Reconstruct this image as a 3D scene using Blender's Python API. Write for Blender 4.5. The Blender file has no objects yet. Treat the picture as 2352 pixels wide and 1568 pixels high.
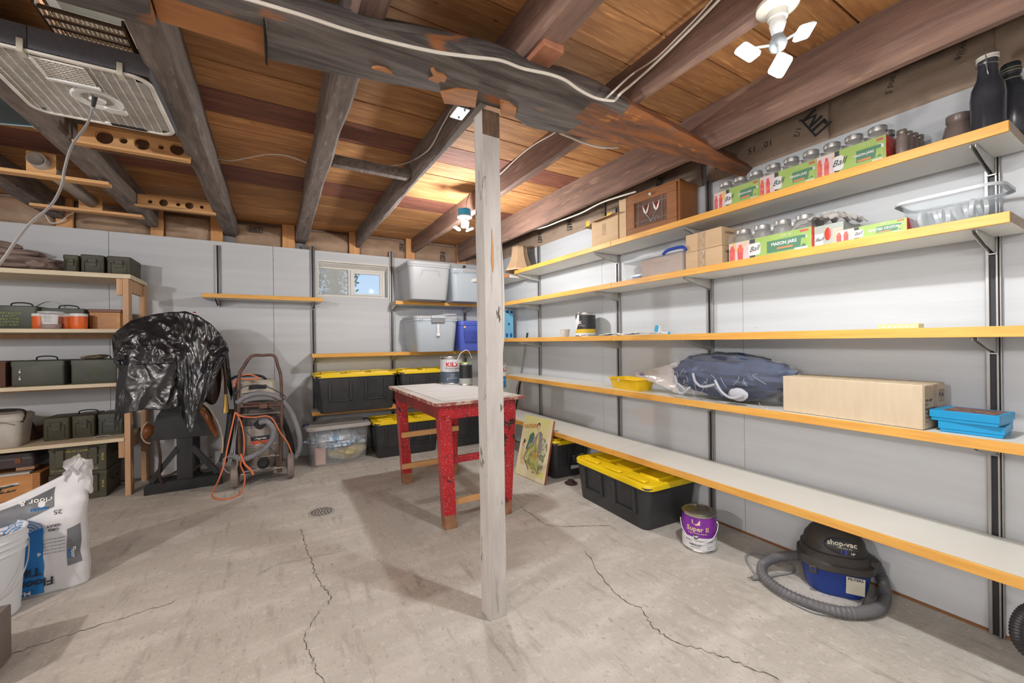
import bpy, bmesh, math, random
from mathutils import Vector, Matrix, noise, Euler
random.seed(7)
D = bpy.data
SC = bpy.context.scene
COL = SC.collection
PI = math.pi

# ---------------------------------------------------------------- camera
F_PX = 935.29
YAW, ROLL, PITCH = math.radians(30.293), math.radians(-0.687), math.radians(-0.053)
CAM_H = 1.18
fw = Vector((math.sin(YAW) * math.cos(PITCH), math.cos(YAW) * math.cos(PITCH), math.sin(PITCH)))
rt = Vector((math.cos(YAW), -math.sin(YAW), 0.0))
up = rt.cross(fw)
rt2 = rt * math.cos(ROLL) + up * math.sin(ROLL)
up2 = up * math.cos(ROLL) - rt * math.sin(ROLL)
cam = D.cameras.new('camera')
cam_o = D.objects.new('camera', cam)
COL.objects.link(cam_o)
cam.sensor_width = 36.0
cam.lens = F_PX / 2352 * 36.0
cam.clip_start = 0.02
cam.clip_end = 200
m = Matrix((rt2, up2, -fw)).transposed().to_4x4()
m.translation = Vector((0, 0, CAM_H))
cam_o.matrix_world = m
SC.camera = cam_o

# ---------------------------------------------------------------- world, exposure
SC.view_settings.view_transform = 'Standard'
SC.view_settings.look = 'None'
SC.view_settings.gamma = 1
SC.view_settings.use_curve_mapping = False
SC.view_settings.exposure = 0.10
SC.cycles.use_denoising = True
SC.cycles.max_bounces = 8
SC.cycles.diffuse_bounces = 5
SC.cycles.transparent_max_bounces = 24
SC.cycles.caustics_reflective = False
SC.cycles.caustics_refractive = False
SC.cycles.sample_clamp_indirect = 6
W = D.worlds.new('sky')
SC.world = W
W.use_nodes = True
wn = W.node_tree
bgn = wn.nodes['Background']
tc = wn.nodes.new('ShaderNodeTexCoord')
sx = wn.nodes.new('ShaderNodeSeparateXYZ')
wn.links.new(tc.outputs['Generated'], sx.inputs[0])
rp = wn.nodes.new('ShaderNodeValToRGB')
rp.color_ramp.elements[0].position = 0.0
rp.color_ramp.elements[0].color = (0.62, 0.80, 0.95, 1)
rp.color_ramp.elements[1].position = 0.45
rp.color_ramp.elements[1].color = (0.18, 0.42, 0.85, 1)
wn.links.new(sx.outputs[2], rp.inputs[0])
wn.links.new(rp.outputs[0], bgn.inputs[0])
bgn.inputs[1].default_value = 1.0

# room constants (metres): camera stands at x=0,y=0; +Y runs along the right wall, +X along the back wall
XR, YB = 2.449, 4.79
XL, YF = -3.3, -2.6
ZP, ZJ = 2.42, 2.245        # plank underside, joist underside

# the lamps of the room: two LED fixtures seen, one more behind the camera at left; unseen fills added
def lamp(name, loc, power, size, color=(1, .985, .96)):
    l = D.lights.new(name, 'POINT')
    l.energy = power
    l.shadow_soft_size = size
    l.color = color
    o = D.objects.new(name, l)
    COL.objects.link(o)
    o.location = loc
    return o
def panel(name, loc, power, size, tilt=(0, 0, 0)):
    l = D.lights.new(name, 'AREA')
    l.shape = 'DISK'; l.size = size; l.energy = power; l.color = (1, .995, .98)
    o = D.objects.new(name, l)
    COL.objects.link(o)
    o.location = loc; o.rotation_euler = tilt
    return o
L1 = panel('lamp_or_fill_light', (1.385, 0.685, 1.985), 19, 0.07)
L1b = lamp('lamp_or_fill_light', (1.36, 0.62, 1.90), 7, 0.04)
L2 = lamp('lamp_or_fill_light', (1.33, 3.08, 1.99), 50, 0.035)
L3 = lamp('lamp_or_fill_light', (-2.4, 0.7, 2.02), 125, 0.05)
L4_fill = lamp('lamp_or_fill_light', (-1.7, -1.3, 1.95), 120, 0.3)  # unseen soft fill, added to lift the ambient level of the room
L5_fill = lamp('lamp_or_fill_light', (-.6, 2.2, 2.80), 40, 0.1)  # added stand-in for daylight upstairs, brightens the register fins

# ---------------------------------------------------------------- materials
def nd(t, kind, **kw):
    n = t.nodes.new(kind)
    for k, v in kw.items():
        setattr(n, k, v)
    return n
def mixrgb(t, fac, a, b, mode='MIX'):
    n = nd(t, 'ShaderNodeMix', data_type='RGBA', blend_type=mode)
    for i, s in ((0, fac), (6, a), (7, b)):
        if hasattr(s, 'links') or hasattr(s, 'is_output'):
            t.links.new(s, n.inputs[i])
        else:
            n.inputs[i].default_value = s if not isinstance(s, tuple) else (*s[:3], 1)
    return n.outputs[2]
def noise_f(t, vec, scale, detail=4, rough=.55, dist=0.0):
    n = nd(t, 'ShaderNodeTexNoise')
    n.inputs['Scale'].default_value = scale
    n.inputs['Detail'].default_value = detail
    n.inputs['Roughness'].default_value = rough
    n.inputs['Distortion'].default_value = dist
    t.links.new(vec, n.inputs['Vector'])
    return n.outputs['Fac']
def ramp(t, fac, lo, hi, c0=(0, 0, 0), c1=(1, 1, 1)):
    n = nd(t, 'ShaderNodeValToRGB')
    n.color_ramp.elements[0].position = lo
    n.color_ramp.elements[1].position = hi
    n.color_ramp.elements[0].color = (*c0, 1)
    n.color_ramp.elements[1].color = (*c1, 1)
    t.links.new(fac, n.inputs[0])
    return n.outputs[0]
MATS = {}
def mat(name, col, rough=.55, metal=0.0, col2=None, scale=6.0, stretch=(1, 1, 1), lo=.35, hi=.65, bump=0.0, bscale=None,
        spots=None, rnd=0.0, alpha=1.0, trans=0.0, ior=1.45, emit=0.0, coat=0.0, spec=.5, dist=0.0, world=False, detail=5, bdist=.004):
    """spots = list of (colour, scale, lo, hi, stretch) layers; rnd = brightness spread from object to object"""
    if name in MATS:
        return MATS[name]
    M = D.materials.new(name)
    M.use_nodes = True
    t = M.node_tree
    b = t.nodes['Principled BSDF']
    g = nd(t, 'ShaderNodeTexCoord')
    src = g.outputs['Object']
    if world:
        src = nd(t, 'ShaderNodeNewGeometry').outputs['Position']
    oi = nd(t, 'ShaderNodeObjectInfo')
    off = nd(t, 'ShaderNodeVectorMath', operation='SCALE')
    off.inputs[0].default_value = (7.3, 3.1, 5.7)
    t.links.new(oi.outputs['Random'], off.inputs['Scale'])
    def vec(st):
        mp = nd(t, 'ShaderNodeMapping')
        mp.inputs['Scale'].default_value = st
        t.links.new(src, mp.inputs['Vector'])
        if not world:
            t.links.new(off.outputs[0], mp.inputs['Location'])
        return mp.outputs[0]
    v = vec(stretch)
    c = None
    if col2 is None:
        col2 = tuple(x * .86 for x in col)
    f = noise_f(t, v, scale, detail, .6, dist)
    c = mixrgb(t, ramp(t, f, lo, hi), col, col2)
    for s in (spots or []):
        v2 = vec(s[4] if len(s) > 4 else (1, 1, 1))
        f2 = noise_f(t, v2, s[1], 3, .6)
        c = mixrgb(t, ramp(t, f2, s[2], s[3]), c, s[0])
    if rnd:
        mr = nd(t, 'ShaderNodeMapRange')
        mr.inputs['To Min'].default_value = 1 - rnd
        mr.inputs['To Max'].default_value = 1 + rnd
        t.links.new(oi.outputs['Random'], mr.inputs[0])
        hs = nd(t, 'ShaderNodeHueSaturation')
        t.links.new(mr.outputs[0], hs.inputs['Value'])
        t.links.new(c, hs.inputs['Color'])
        c = hs.outputs[0]
    t.links.new(c, b.inputs['Base Color'])
    b.inputs['Roughness'].default_value = rough
    b.inputs['Metallic'].default_value = metal
    b.inputs['Alpha'].default_value = alpha
    b.inputs['Transmission Weight'].default_value = trans
    b.inputs['IOR'].default_value = ior
    b.inputs['Coat Weight'].default_value = coat
    b.inputs['Specular IOR Level'].default_value = spec
    if emit:
        t.links.new(c, b.inputs['Emission Color'])
        b.inputs['Emission Strength'].default_value = emit
    if bump:
        bn = nd(t, 'ShaderNodeBump')
        bn.inputs['Strength'].default_value = min(1, bump)
        bn.inputs['Distance'].default_value = bdist
        fb = noise_f(t, v, bscale or scale * 4, 6, .65)
        t.links.new(fb, bn.inputs['Height'])
        t.links.new(bn.outputs[0], b.inputs['Normal'])
    MATS[name] = M
    return M

# concrete floor: mottled, speckled, paint drips
def floor_material():
    M = mat('concrete', (.54, .515, .47), .85, col2=(.45, .425, .38), scale=1.3, lo=.3, hi=.7, bump=1, bscale=60, world=True, detail=10,
            spots=[((.60, .575, .53), 2.6, .48, .66, (1, 2.2, 1)), ((.37, .345, .315), 5.4, .56, .74, (3.6, .6, 1)), ((.62, .59, .54), 30, .55, .75), ((.38, .34, .30), 26, .60, .74, (1.6, .8, 1)),
                   ((.34, .30, .26), 75, .62, .72), ((.22, .19, .165), 120, .70, .77), ((.80, .78, .74), 15, .765, .775)])
    return M
CONC = floor_material()
WALLP = mat('painted plywood', (.61, .63, .66), .6, col2=(.54, .555, .58), scale=1.6, stretch=(.35, .35, 5), bump=.25, bscale=14, world=True,
            spots=[((.34, .33, .33), 7, .735, .76, (.7, .7, 12)), ((.22, .21, .21), 9, .80, .815), ((.60, .55, .54), 1.7, .62, .8, (1, 1, 1.6))])
JOISTM = mat('weathered timber', (.23, .19, .17), .85, col2=(.13, .105, .095), scale=9, stretch=(4, .45, 4), bump=.8, bscale=30,
             spots=[((.30, .255, .23), 14, .58, .72, (3, .5, 3)), ((.05, .04, .035), 30, .7, .76, (1, .4, 1))], rnd=.12)
JOISTB = mat('brown timber', (.27, .165, .125), .8, col2=(.17, .105, .085), scale=7, stretch=(4, .4, 4), bump=.6, bscale=28,
             spots=[((.34, .22, .16), 9, .6, .72, (3, .5, 3))], rnd=.1)
BEAMM = mat('hewn beam', (.20, .175, .16), .85, col2=(.085, .072, .068), scale=7, stretch=(.35, 4, 4), bump=1, bscale=22, bdist=.012, lo=.38, hi=.60, world=True,
            spots=[((.42, .16, .06), 2.7, .60, .66, (1.0, 2.2, 1)), ((.05, .04, .04), 12, .70, .73, (.25, 5, 5))])
RAWW = mat('raw split wood', (.52, .23, .08), .75, col2=(.36, .15, .055), scale=6, stretch=(.5, 4, 4), bump=.8, bscale=30)
def plank_mat(name, a, b):
    return mat(name, a, .7, col2=b, scale=5, stretch=(.7, 7, 3), bump=.7, bscale=24, rnd=.22, lo=.38, hi=.60, bdist=.008,
               spots=[((.12, .05, .03), 7, .70, .76, (1, 2.5, 1)), (tuple(min(1, x * 1.45) for x in a), 9, .58, .72, (.5, 6, 1))])
PLK = [plank_mat('floor plank amber', (.50, .25, .095), (.36, .16, .06)),
       plank_mat('floor plank red', (.29, .105, .065), (.19, .07, .045)),
       plank_mat('floor plank pale', (.55, .29, .12), (.40, .19, .07))]
PINE = mat('new pine', (.68, .36, .155), .6, col2=(.56, .27, .10), scale=6, stretch=(3, 3, .5), bump=.2, rnd=.08,
           spots=[((.33, .12, .05), 6, .74, .79)])
PINEX = mat('new pine lengthwise', (.70, .40, .17), .6, col2=(.58, .30, .12), scale=6, stretch=(.5, 3, 3), bump=.2, rnd=.06,
            spots=[((.33, .12, .05), 6, .74, .79)])
PINEP = mat('pale pine', (.74, .64, .47), .65, col2=(.63, .53, .37), scale=6, stretch=(.5, 3, 3), bump=.2, spots=[((.35, .22, .12), 5, .72, .78, (1, 2, 2))])
OAK = mat('oak edge strip', (.78, .43, .10), .45, col2=(.68, .33, .065), scale=9, stretch=(3, .5, 6), rnd=.05, spots=[((.35, .15, .05), 24, .76, .79)])
OAKX = mat('oak edge strip back', (.78, .43, .10), .45, col2=(.68, .33, .065), scale=9, stretch=(.5, 3, 6), rnd=.05, spots=[((.35, .15, .05), 24, .76, .79)])
MELA = mat('melamine board', (.74, .73, .68), .42, col2=(.70, .685, .63), scale=3)
CHIP = mat('particle board', (.50, .43, .34), .8, col2=(.40, .33, .25), scale=60, bump=.3)
STEEL = mat('brushed steel', (.40, .39, .38), .42, .7, col2=(.36, .35, .35), scale=10, stretch=(4, 4, .4))
DSTEEL = mat('dark slot steel', (.05, .05, .055), .5, .6)
GALV = mat('galvanised bracket', (.56, .55, .52), .5, .25, col2=(.46, .45, .43), scale=20)
KRAFT = mat('kraft paper', (.42, .29, .195), .65, col2=(.32, .215, .145), scale=4, bump=1, bscale=14, spots=[((.43, .31, .22), 6, .58, .7)])
KRAFTR = mat('kraft paper side', (.43, .32, .24), .65, col2=(.34, .245, .18), scale=4, bump=1, bscale=14)
INK = mat('dark ink', (.05, .045, .05), .7)
WHT = mat('white plastic', (.80, .80, .79), .4)
WIREW = mat('cream cable', (.72, .67, .60), .5)
GREYC = mat('grey cord', (.33, .33, .34), .5)
BLKR = mat('black rubber', (.02, .02, .022), .55)
BLKP = mat('black plastic', (.030, .032, .036), .42, col2=(.045, .047, .05), scale=8)
YELP = mat('yellow lid plastic', (.86, .63, .01), .4, col2=(.80, .56, .01), scale=3)
GRYP = mat('grey tote plastic', (.42, .44, .465), .42, col2=(.39, .41, .43), scale=3)
GRYP2 = mat('blue grey tote plastic', (.46, .52, .58), .42, col2=(.43, .49, .55), scale=3)
BLUP = mat('blue tote plastic', (.10, .15, .60), .35, col2=(.085, .13, .54), scale=3)
CARD = mat('cardboard', (.58, .41, .25), .75, col2=(.53, .37, .22), scale=5, stretch=(1, 1, 4), rnd=.06)
CARDP = mat('pale cardboard', (.60, .49, .35), .75, col2=(.55, .45, .32), scale=7, stretch=(6, 1, 1), bump=.35, bscale=20)
TAPE = mat('packing tape', (.52, .36, .22), .18, col2=(.60, .46, .32), scale=22, alpha=.75)
CLEAR = mat('clear plastic', (.80, .84, .86), .12, alpha=.14, spec=.8)
MILKY = mat('milky plastic', (.72, .76, .80), .3, alpha=.16)
GLASS = mat('jar glass', (.40, .39, .37), .06, alpha=.42, spec=.9)
WRAP = mat('shrink wrap', (.80, .80, .80), .10, alpha=.13, spec=1.0, bump=.6, bscale=14)
TIN = mat('tin', (.62, .61, .58), .25, 1.0)
OLIVE = mat('olive drab paint', (.080, .074, .046), .55, col2=(.055, .051, .034), scale=7, bump=.2, spots=[((.17, .12, .08), 13, .72, .8)])
OLIVG = mat('grey green paint', (.092, .10, .078), .5, col2=(.066, .074, .060), scale=5, spots=[((.25, .26, .22), 11, .70, .78)])
STENC = mat('yellow stencil paint', (.62, .52, .12), .7)
STENC2 = mat('pale green stencil paint', (.36, .42, .18), .7)
PAPER = mat('white paper', (.80, .80, .80), .6)
RED = mat('worn red paint', (.50, .012, .02), .35, col2=(.34, .01, .018), scale=4, coat=.3,
          spots=[((.04, .012, .012), 14, .60, .66), ((.74, .55, .53), 150, .635, .66), ((.05, .01, .01), 60, .68, .71)])
TBLTOP = mat('worn grey table top', (.52, .49, .46), .5, col2=(.40, .35, .31), scale=3, spots=[((.24, .15, .11), 4, .66, .74)])
SPLASH = mat('pale painted sheet', (.56, .56, .56), .5, col2=(.48, .48, .48), scale=4, stretch=(1, 4, 1))
POSTM = mat('peeling white paint', (.58, .55, .52), .7, col2=(.47, .44, .42), scale=5, stretch=(3, 3, .5), bump=.9, bscale=20,
            spots=[((.12, .09, .07), 9, .665, .69, (2.5, 2.5, .55)), ((.40, .37, .34), 16, .60, .70, (2, 2, .3)), ((.34, .23, .15), 5, .72, .75, (4, 4, .5))])

# ---------------------------------------------------------------- mesh helpers
class MB:
    def __init__(s):
        s.v = []; s.f = []
    def add(s, vs, fs):
        o = len(s.v)
        s.v += [Vector(v) for v in vs]
        s.f += [tuple(o + i for i in f) for f in fs]
        return s
    def box(s, x0, x1, y0, y1, z0, z1):
        return s.add([(x, y, z) for z in (z0, z1) for y in (y0, y1) for x in (x0, x1)],
                     [(0, 2, 3, 1), (4, 5, 7, 6), (0, 1, 5, 4), (2, 6, 7, 3), (0, 4, 6, 2), (1, 3, 7, 5)])
    def obox(s, a, b, w, h, upv=(0, 0, 1)):
        """bar from a to b, w wide, h high"""
        a = Vector(a); b = Vector(b); d = (b - a).normalized(); u = Vector(upv)
        r = d.cross(u).normalized(); u = r.cross(d)
        vs = [p + r * (sx * w / 2) + u * (sz * h / 2) for p in (a, b) for sx, sz in ((-1, -1), (1, -1), (1, 1), (-1, 1))]
        return s.add(vs, [(0, 1, 2, 3), (7, 6, 5, 4), (0, 4, 5, 1), (1, 5, 6, 2), (2, 6, 7, 3), (3, 7, 4, 0)])
    def prism(s, poly, axis, a, b):
        """poly of 2-d points; axis 'x','y','z' is the extrusion direction"""
        def P(p, t):
            return {'x': (t, p[0], p[1]), 'y': (p[0], t, p[1]), 'z': (p[0], p[1], t)}[axis]
        n = len(poly)
        vs = [P(p, a) for p in poly] + [P(p, b) for p in poly]
        fs = [tuple(range(n)), tuple(range(2 * n - 1, n - 1, -1))] + [(i, n + i, n + (i + 1) % n, (i + 1) % n) for i in range(n)]
        return s.add(vs, fs)
    def tube(s, pts, r, n=8, caps=True, closed=False):
        pts = [Vector(p) for p in pts]; N = len(pts)
        rs = r if isinstance(r, (list, tuple)) else [r] * N
        vs = []; u = None
        for i, p in enumerate(pts):
            if closed:
                d = (pts[(i + 1) % N] - pts[i - 1]).normalized()
            else:
                d = (pts[min(i + 1, N - 1)] - pts[max(i - 1, 0)]).normalized()
            if u is None:
                u = d.orthogonal().normalized()
            else:
                u = (u - d * u.dot(d))
                u = u.normalized() if u.length > 1e-6 else d.orthogonal().normalized()
            w = d.cross(u)
            vs += [p + (u * math.cos(2 * PI * k / n) + w * math.sin(2 * PI * k / n)) * rs[i] for k in range(n)]
        fs = []
        for i in range(N if closed else N - 1):
            j = (i + 1) % N
            fs += [(i * n + k, i * n + (k + 1) % n, j * n + (k + 1) % n, j * n + k) for k in range(n)]
        if caps and not closed:
            fs += [tuple(range(n - 1, -1, -1)), tuple((N - 1) * n + k for k in range(n))]
        return s.add(vs, fs)
    def lathe(s, prof, n=28, c=(0, 0, 0), axis='z', caps=True):
        vs = []
        for r, z in prof:
            for k in range(n):
                a = 2 * PI * k / n
                x, y = r * math.cos(a), r * math.sin(a)
                q = {'z': (x, y, z), 'y': (x, z, -y), 'x': (z, x, y)}[axis]
                vs.append((c[0] + q[0], c[1] + q[1], c[2] + q[2]))
        fs = []
        for i in range(len(prof) - 1):
            fs += [(i * n + k, i * n + (k + 1) % n, (i + 1) * n + (k + 1) % n, (i + 1) * n + k) for k in range(n)]
        if caps:
            fs += [tuple(range(n - 1, -1, -1)), tuple((len(prof) - 1) * n + k for k in range(n))]
        return s.add(vs, fs)
    def loft(s, rings, m=5, cap0=True, cap1=True):
        """rings: (z, w, d, corner_r[, cx, cy]) rounded rectangles"""
        vs = []; n = 4 * (m + 1)
        for R in rings:
            z, w, d, r = R[:4]; cx, cy = (R[4], R[5]) if len(R) > 4 else (0, 0)
            r = min(r, w / 2 - 1e-4, d / 2 - 1e-4)
            for q, (sx_, sy_) in enumerate(((1, 1), (-1, 1), (-1, -1), (1, -1))):
                for k in range(m + 1):
                    a = PI / 2 * (q + k / m)
                    vs.append((cx + sx_ * (w / 2 - r) + r * math.cos(a), cy + sy_ * (d / 2 - r) + r * math.sin(a), z))
        fs = []
        for i in range(len(rings) - 1):
            fs += [(i * n + k, i * n + (k + 1) % n, (i + 1) * n + (k + 1) % n, (i + 1) * n + k) for k in range(n)]
        if cap0: fs.append(tuple(range(n - 1, -1, -1)))
        if cap1: fs.append(tuple((len(rings) - 1) * n + k for k in range(n)))
        return s.add(vs, fs)
    def grid(s, fn, nu, nv, flip=False):
        vs = [fn(i / nu, j / nv) for j in range(nv + 1) for i in range(nu + 1)]
        fs = []
        for j in range(nv):
            for i in range(nu):
                a = j * (nu + 1) + i
                q = (a, a + 1, a + nu + 2, a + nu + 1)
                fs.append(q[::-1] if flip else q)
        return s.add(vs, fs)
    def ball(s, c, r, nu=16, nv=10, fn=None):
        """ellipsoid; fn(unit vector) -> radius factor"""
        r = (r, r, r) if not isinstance(r, (tuple, list)) else r
        vs = []
        for j in range(nv + 1):
            th = PI * (j + (.04 if j == 0 else 0) - (.04 if j == nv else 0)) / nv
            for i in range(nu):
                ph = 2 * PI * i / nu
                d = Vector((math.sin(th) * math.cos(ph), math.sin(th) * math.sin(ph), math.cos(th)))
                k = fn(d) if fn else 1
                vs.append((c[0] + d.x * r[0] * k, c[1] + d.y * r[1] * k, c[2] + d.z * r[2] * k))
        fs = []
        for j in range(nv):
            fs += [(j * nu + i, (j + 1) * nu + i, (j + 1) * nu + (i + 1) % nu, j * nu + (i + 1) % nu) for i in range(nu)]
        fs += [tuple(range(nu)), tuple(nv * nu + k for k in range(nu - 1, -1, -1))]
        return s.add(vs, fs)
    def xf(s, M):
        s.v = [M @ v for v in s.v]
        return s
    def jitter(s, amp, sc=3.0, seed=0, ax=(1, 1, 1)):
        for v in s.v:
            q = noise.noise_vector(v * sc + Vector((seed, seed * 2, 0)))
            v.x += q.x * amp * ax[0]; v.y += q.y * amp * ax[1]; v.z += q.z * amp * ax[2]
        return s

def rot(p, ax, ang, c=(0, 0, 0)):
    return Matrix.Translation(Vector(c)) @ Matrix.Rotation(ang, 4, ax) @ Matrix.Translation(-Vector(c))

def meshobj(name, mb, material, parent=None, bev=0.0, smooth=True, solid=0.0, loc=None, sub=0, bseg=2):
    me = D.meshes.new(name)
    me.from_pydata([tuple(v) for v in mb.v], [], mb.f)
    bm = bmesh.new(); bm.from_mesh(me)
    bmesh.ops.recalc_face_normals(bm, faces=bm.faces)
    bm.to_mesh(me); bm.free()
    if smooth:
        for p in me.polygons: p.use_smooth = True
        me.set_sharp_from_angle(angle=math.radians(38))
    ms = material if isinstance(material, (list, tuple)) else [material]
    for q in ms: me.materials.append(q)
    o = D.objects.new(name, me)
    COL.objects.link(o)
    if parent is not None:
        o.parent = parent
    if loc: o.location = loc
    if solid:
        md = o.modifiers.new('solid', 'SOLIDIFY'); md.thickness = solid; md.offset = 0
    if bev:
        md = o.modifiers.new('bevel', 'BEVEL'); md.width = bev; md.segments = bseg; md.limit_method = 'ANGLE'; md.angle_limit = math.radians(40)
    if sub:
        md = o.modifiers.new('sub', 'SUBSURF'); md.levels = sub; md.render_levels = sub
    return o
part = lambda p, name, mb, m, **k: meshobj(name, mb, m, p, **k)

def thing(name, label, cat, loc=(0, 0, 0), rz=0.0, group=None):
    o = D.objects.new(name, None)
    o.empty_display_size = .05
    COL.objects.link(o)
    o.location = loc
    o.rotation_euler = (0, 0, rz)
    o['label'] = label; o['category'] = cat
    if group: o['group'] = group
    return o
def tag(o, label, cat, group=None, kind=None):
    o['label'] = label; o['category'] = cat
    if group: o['group'] = group
    if kind: o['kind'] = kind
    return o
def dup(root, loc, rz, label=None, name=None):
    r = root.copy(); COL.objects.link(r); r.location = loc; r.rotation_euler = (0, 0, rz)
    if label: r['label'] = label
    for ch in list(root.children):
        c = ch.copy(); COL.objects.link(c); c.parent = r
        for g in list(ch.children):
            d = g.copy(); COL.objects.link(d); d.parent = c
    return r
def struct(name, mb, m, **k):
    o = meshobj(name, mb, m, None, **k); o['kind'] = 'structure'
    return o

_fc = {}
def text(parent, s, size, m, pos=(0, 0, 0), face='-y', width=1.0, bold=0.0, align='CENTER', roll=0.0, R=None, name='lettering', shear=0.0, lift=.0012, ang=0.0):
    """flat print; face '-y' front of a thing in its own frame, or '-x','+x','+z'; R wraps it round a can of radius R about the z axis through pos"""
    cu = D.curves.new('t', 'FONT')
    cu.body = s; cu.size = size; cu.align_x = align; cu.align_y = 'CENTER'
    cu.offset = bold * size; cu.resolution_u = 2; cu.shear = shear
    tmp = D.objects.new('t', cu); COL.objects.link(tmp)
    bpy.context.view_layer.update()
    me = D.meshes.new_from_object(tmp.evaluated_get(bpy.context.evaluated_depsgraph_get()))
    D.objects.remove(tmp); D.curves.remove(cu)
    o = D.objects.new(name, me)
    me.materials.clear(); me.materials.append(m)
    for v in me.vertices:
        x, y = v.co.x * width, v.co.y
        c_, s_ = math.cos(roll), math.sin(roll)
        x, y = x * c_ - y * s_, x * s_ + y * c_
        if R:
            a = x / R + ang
            v.co = (R * math.sin(a) + math.sin(a) * lift, -R * math.cos(a) - math.cos(a) * lift, y)
        elif face == '-y': v.co = (x, -lift, y)
        elif face == '+y': v.co = (-x, lift, y)
        elif face == '-x': v.co = (-lift, -x, y)
        elif face == '+x': v.co = (lift, x, y)
        elif face == '+z': v.co = (x, y, lift)
        elif face == '-z': v.co = (x, -y, -lift)
    COL.objects.link(o)
    o.parent = parent
    o.location = pos
    return o
def smooth_path(pts, n=8):
    """Catmull-Rom through the points"""
    P = [Vector(p) for p in pts]; out = []
    for i in range(len(P) - 1):
        p0 = P[max(i - 1, 0)]; p1 = P[i]; p2 = P[i + 1]; p3 = P[min(i + 2, len(P) - 1)]
        for k in range(n):
            t = k / n
            out.append(.5 * ((2 * p1) + (p2 - p0) * t + (2 * p0 - 5 * p1 + 4 * p2 - p3) * t * t + (3 * p1 - p0 - 3 * p2 + p3) * t ** 3))
    out.append(P[-1])
    return out
def px(x, y, X=None, Y=None, Z=None):
    """the point of the room seen at a place of the photograph, on the plane X=, Y= or Z="""
    d = fw + rt2 * ((x - 1176) / F_PX) - up2 * ((y - 784) / F_PX)
    o = Vector((0, 0, CAM_H))
    k = X / d.x if X is not None else (Y / d.y if Y is not None else (Z - CAM_H) / d.z)
    return o + d * k

# ================================================================ THE SHELL
fl = struct('floor', MB().box(XL - .2, XR + .3, YF - .2, 5.2, -.12, 0), CONC, smooth=False)
CRACKM = mat('crack shadow', (.12, .10, .085), .95)
def crack(pts, w0, seed):
    P = smooth_path([px(a, b, Z=0) for a, b in pts], 9)
    rr = random.Random(seed); mb = MB(); L = []
    for i, p in enumerate(P):
        d = (P[min(i + 1, len(P) - 1)] - P[max(i - 1, 0)]).normalized(); n = Vector((-d.y, d.x, 0))
        p = p + n * rr.uniform(-.008, .008)
        w = w0 * rr.uniform(.25, 1.0)
        L += [p + n * w + Vector((0, 0, .0012)), p - n * w + Vector((0, 0, .0012))]
    mb.add(L, [(2 * i, 2 * i + 1, 2 * i + 3, 2 * i + 2) for i in range(len(P) - 1)])
    part(fl, 'crack', mb, CRACKM, smooth=False)
crack([(690, 1215), (700, 1245), (712, 1280), (722, 1312), (740, 1345), (757, 1368), (754, 1388)], .0025, 1)
crack([(735, 1400), (706, 1445), (700, 1480), (716, 1510), (722, 1535), (745, 1572)], .0018, 2)
crack([(1195, 1162), (1240, 1196), (1265, 1207), (1330, 1209), (1400, 1206)], .003, 3)
crack([(1345, 1265), (1385, 1330), (1430, 1378), (1470, 1396), (1500, 1438), (1548, 1472), (1640, 1500), (1700, 1523), (1790, 1562)], .003, 4)
crack([(28, 1502), (120, 1470), (215, 1440), (320, 1407), (400, 1382)], .0025, 5)
crack([(600, 1316), (640, 1296), (724, 1279), (800, 1262)], .0012, 6)
crack([(960, 1325), (990, 1335), (1010, 1322), (1035, 1330)], .0012, 7)
crack([(965, 1040), (985, 1048), (1000, 1058)], .003, 8)

# back wall: a rough wall behind, painted plywood sheets in front of it, hole for the window
WX0, WX1, WZ0, WZ1 = .404, 1.157, 1.685, 2.075
GREYW = mat('rough masonry', (.42, .41, .40), .9)
def holed(mb, x0, x1, y0, y1, z0, z1):
    mb.box(x0, WX0, y0, y1, z0, z1); mb.box(WX1, x1, y0, y1, z0, z1)
    mb.box(WX0, WX1, y0, y1, z0, WZ0); mb.box(WX0, WX1, y0, y1, WZ1, z1)
    return mb
wb = struct('wall_back', holed(MB(), XL - .2, XR + .3, YB + .14, YB + .3, -.1, 2.5), GREYW, smooth=False)
ZT = 2.17
for a, b in ((-3.3, -2.44), (-2.44, -1.225), (-1.225, 0.0), (0.0, 1.222), (1.222, XR + .02)):
    mb = MB()
    if a == 0.0: holed(mb, a + .0015, b - .0015, YB, YB + .03, 0.005, ZT)
    else: mb.box(a + .0015, b - .0015, YB, YB + .03, 0.005, ZT)
    part(wb, 'plywood_panel', mb, WALLP, smooth=False)
part(wb, 'sill_plate', MB().box(XL, XR, YB + .03, YB + .14, 2.05, 2.165), PINEX, smooth=False)
wr = struct('wall_right', MB().box(XR + .04, XR + .3, YF - .2, 5.1, -.1, 2.5), GREYW, smooth=False)
ye = [4.79, 3.86, 2.64, 1.42, .20, -1.02, -2.6]
for a, b in zip(ye[1:], ye):
    part(wr, 'plywood_panel', MB().box(XR, XR + .03, a + .0012, b - .0012, .012, 2.185), WALLP, smooth=False)
part(wr, 'bottom_plate', MB().box(XR - .004, XR + .03, YF, 4.79, .0, .011), mat('dirty orange sill', (.28, .12, .05), .8), smooth=False)
struct('wall_left', MB().box(XL - .2, XL, YF - .2, 5.1, -.1, 2.5), WALLP, smooth=False)
struct('wall_front', MB().box(XL - .2, XR + .3, YF - .2, YF, -.1, 2.5), WALLP, smooth=False)

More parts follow.
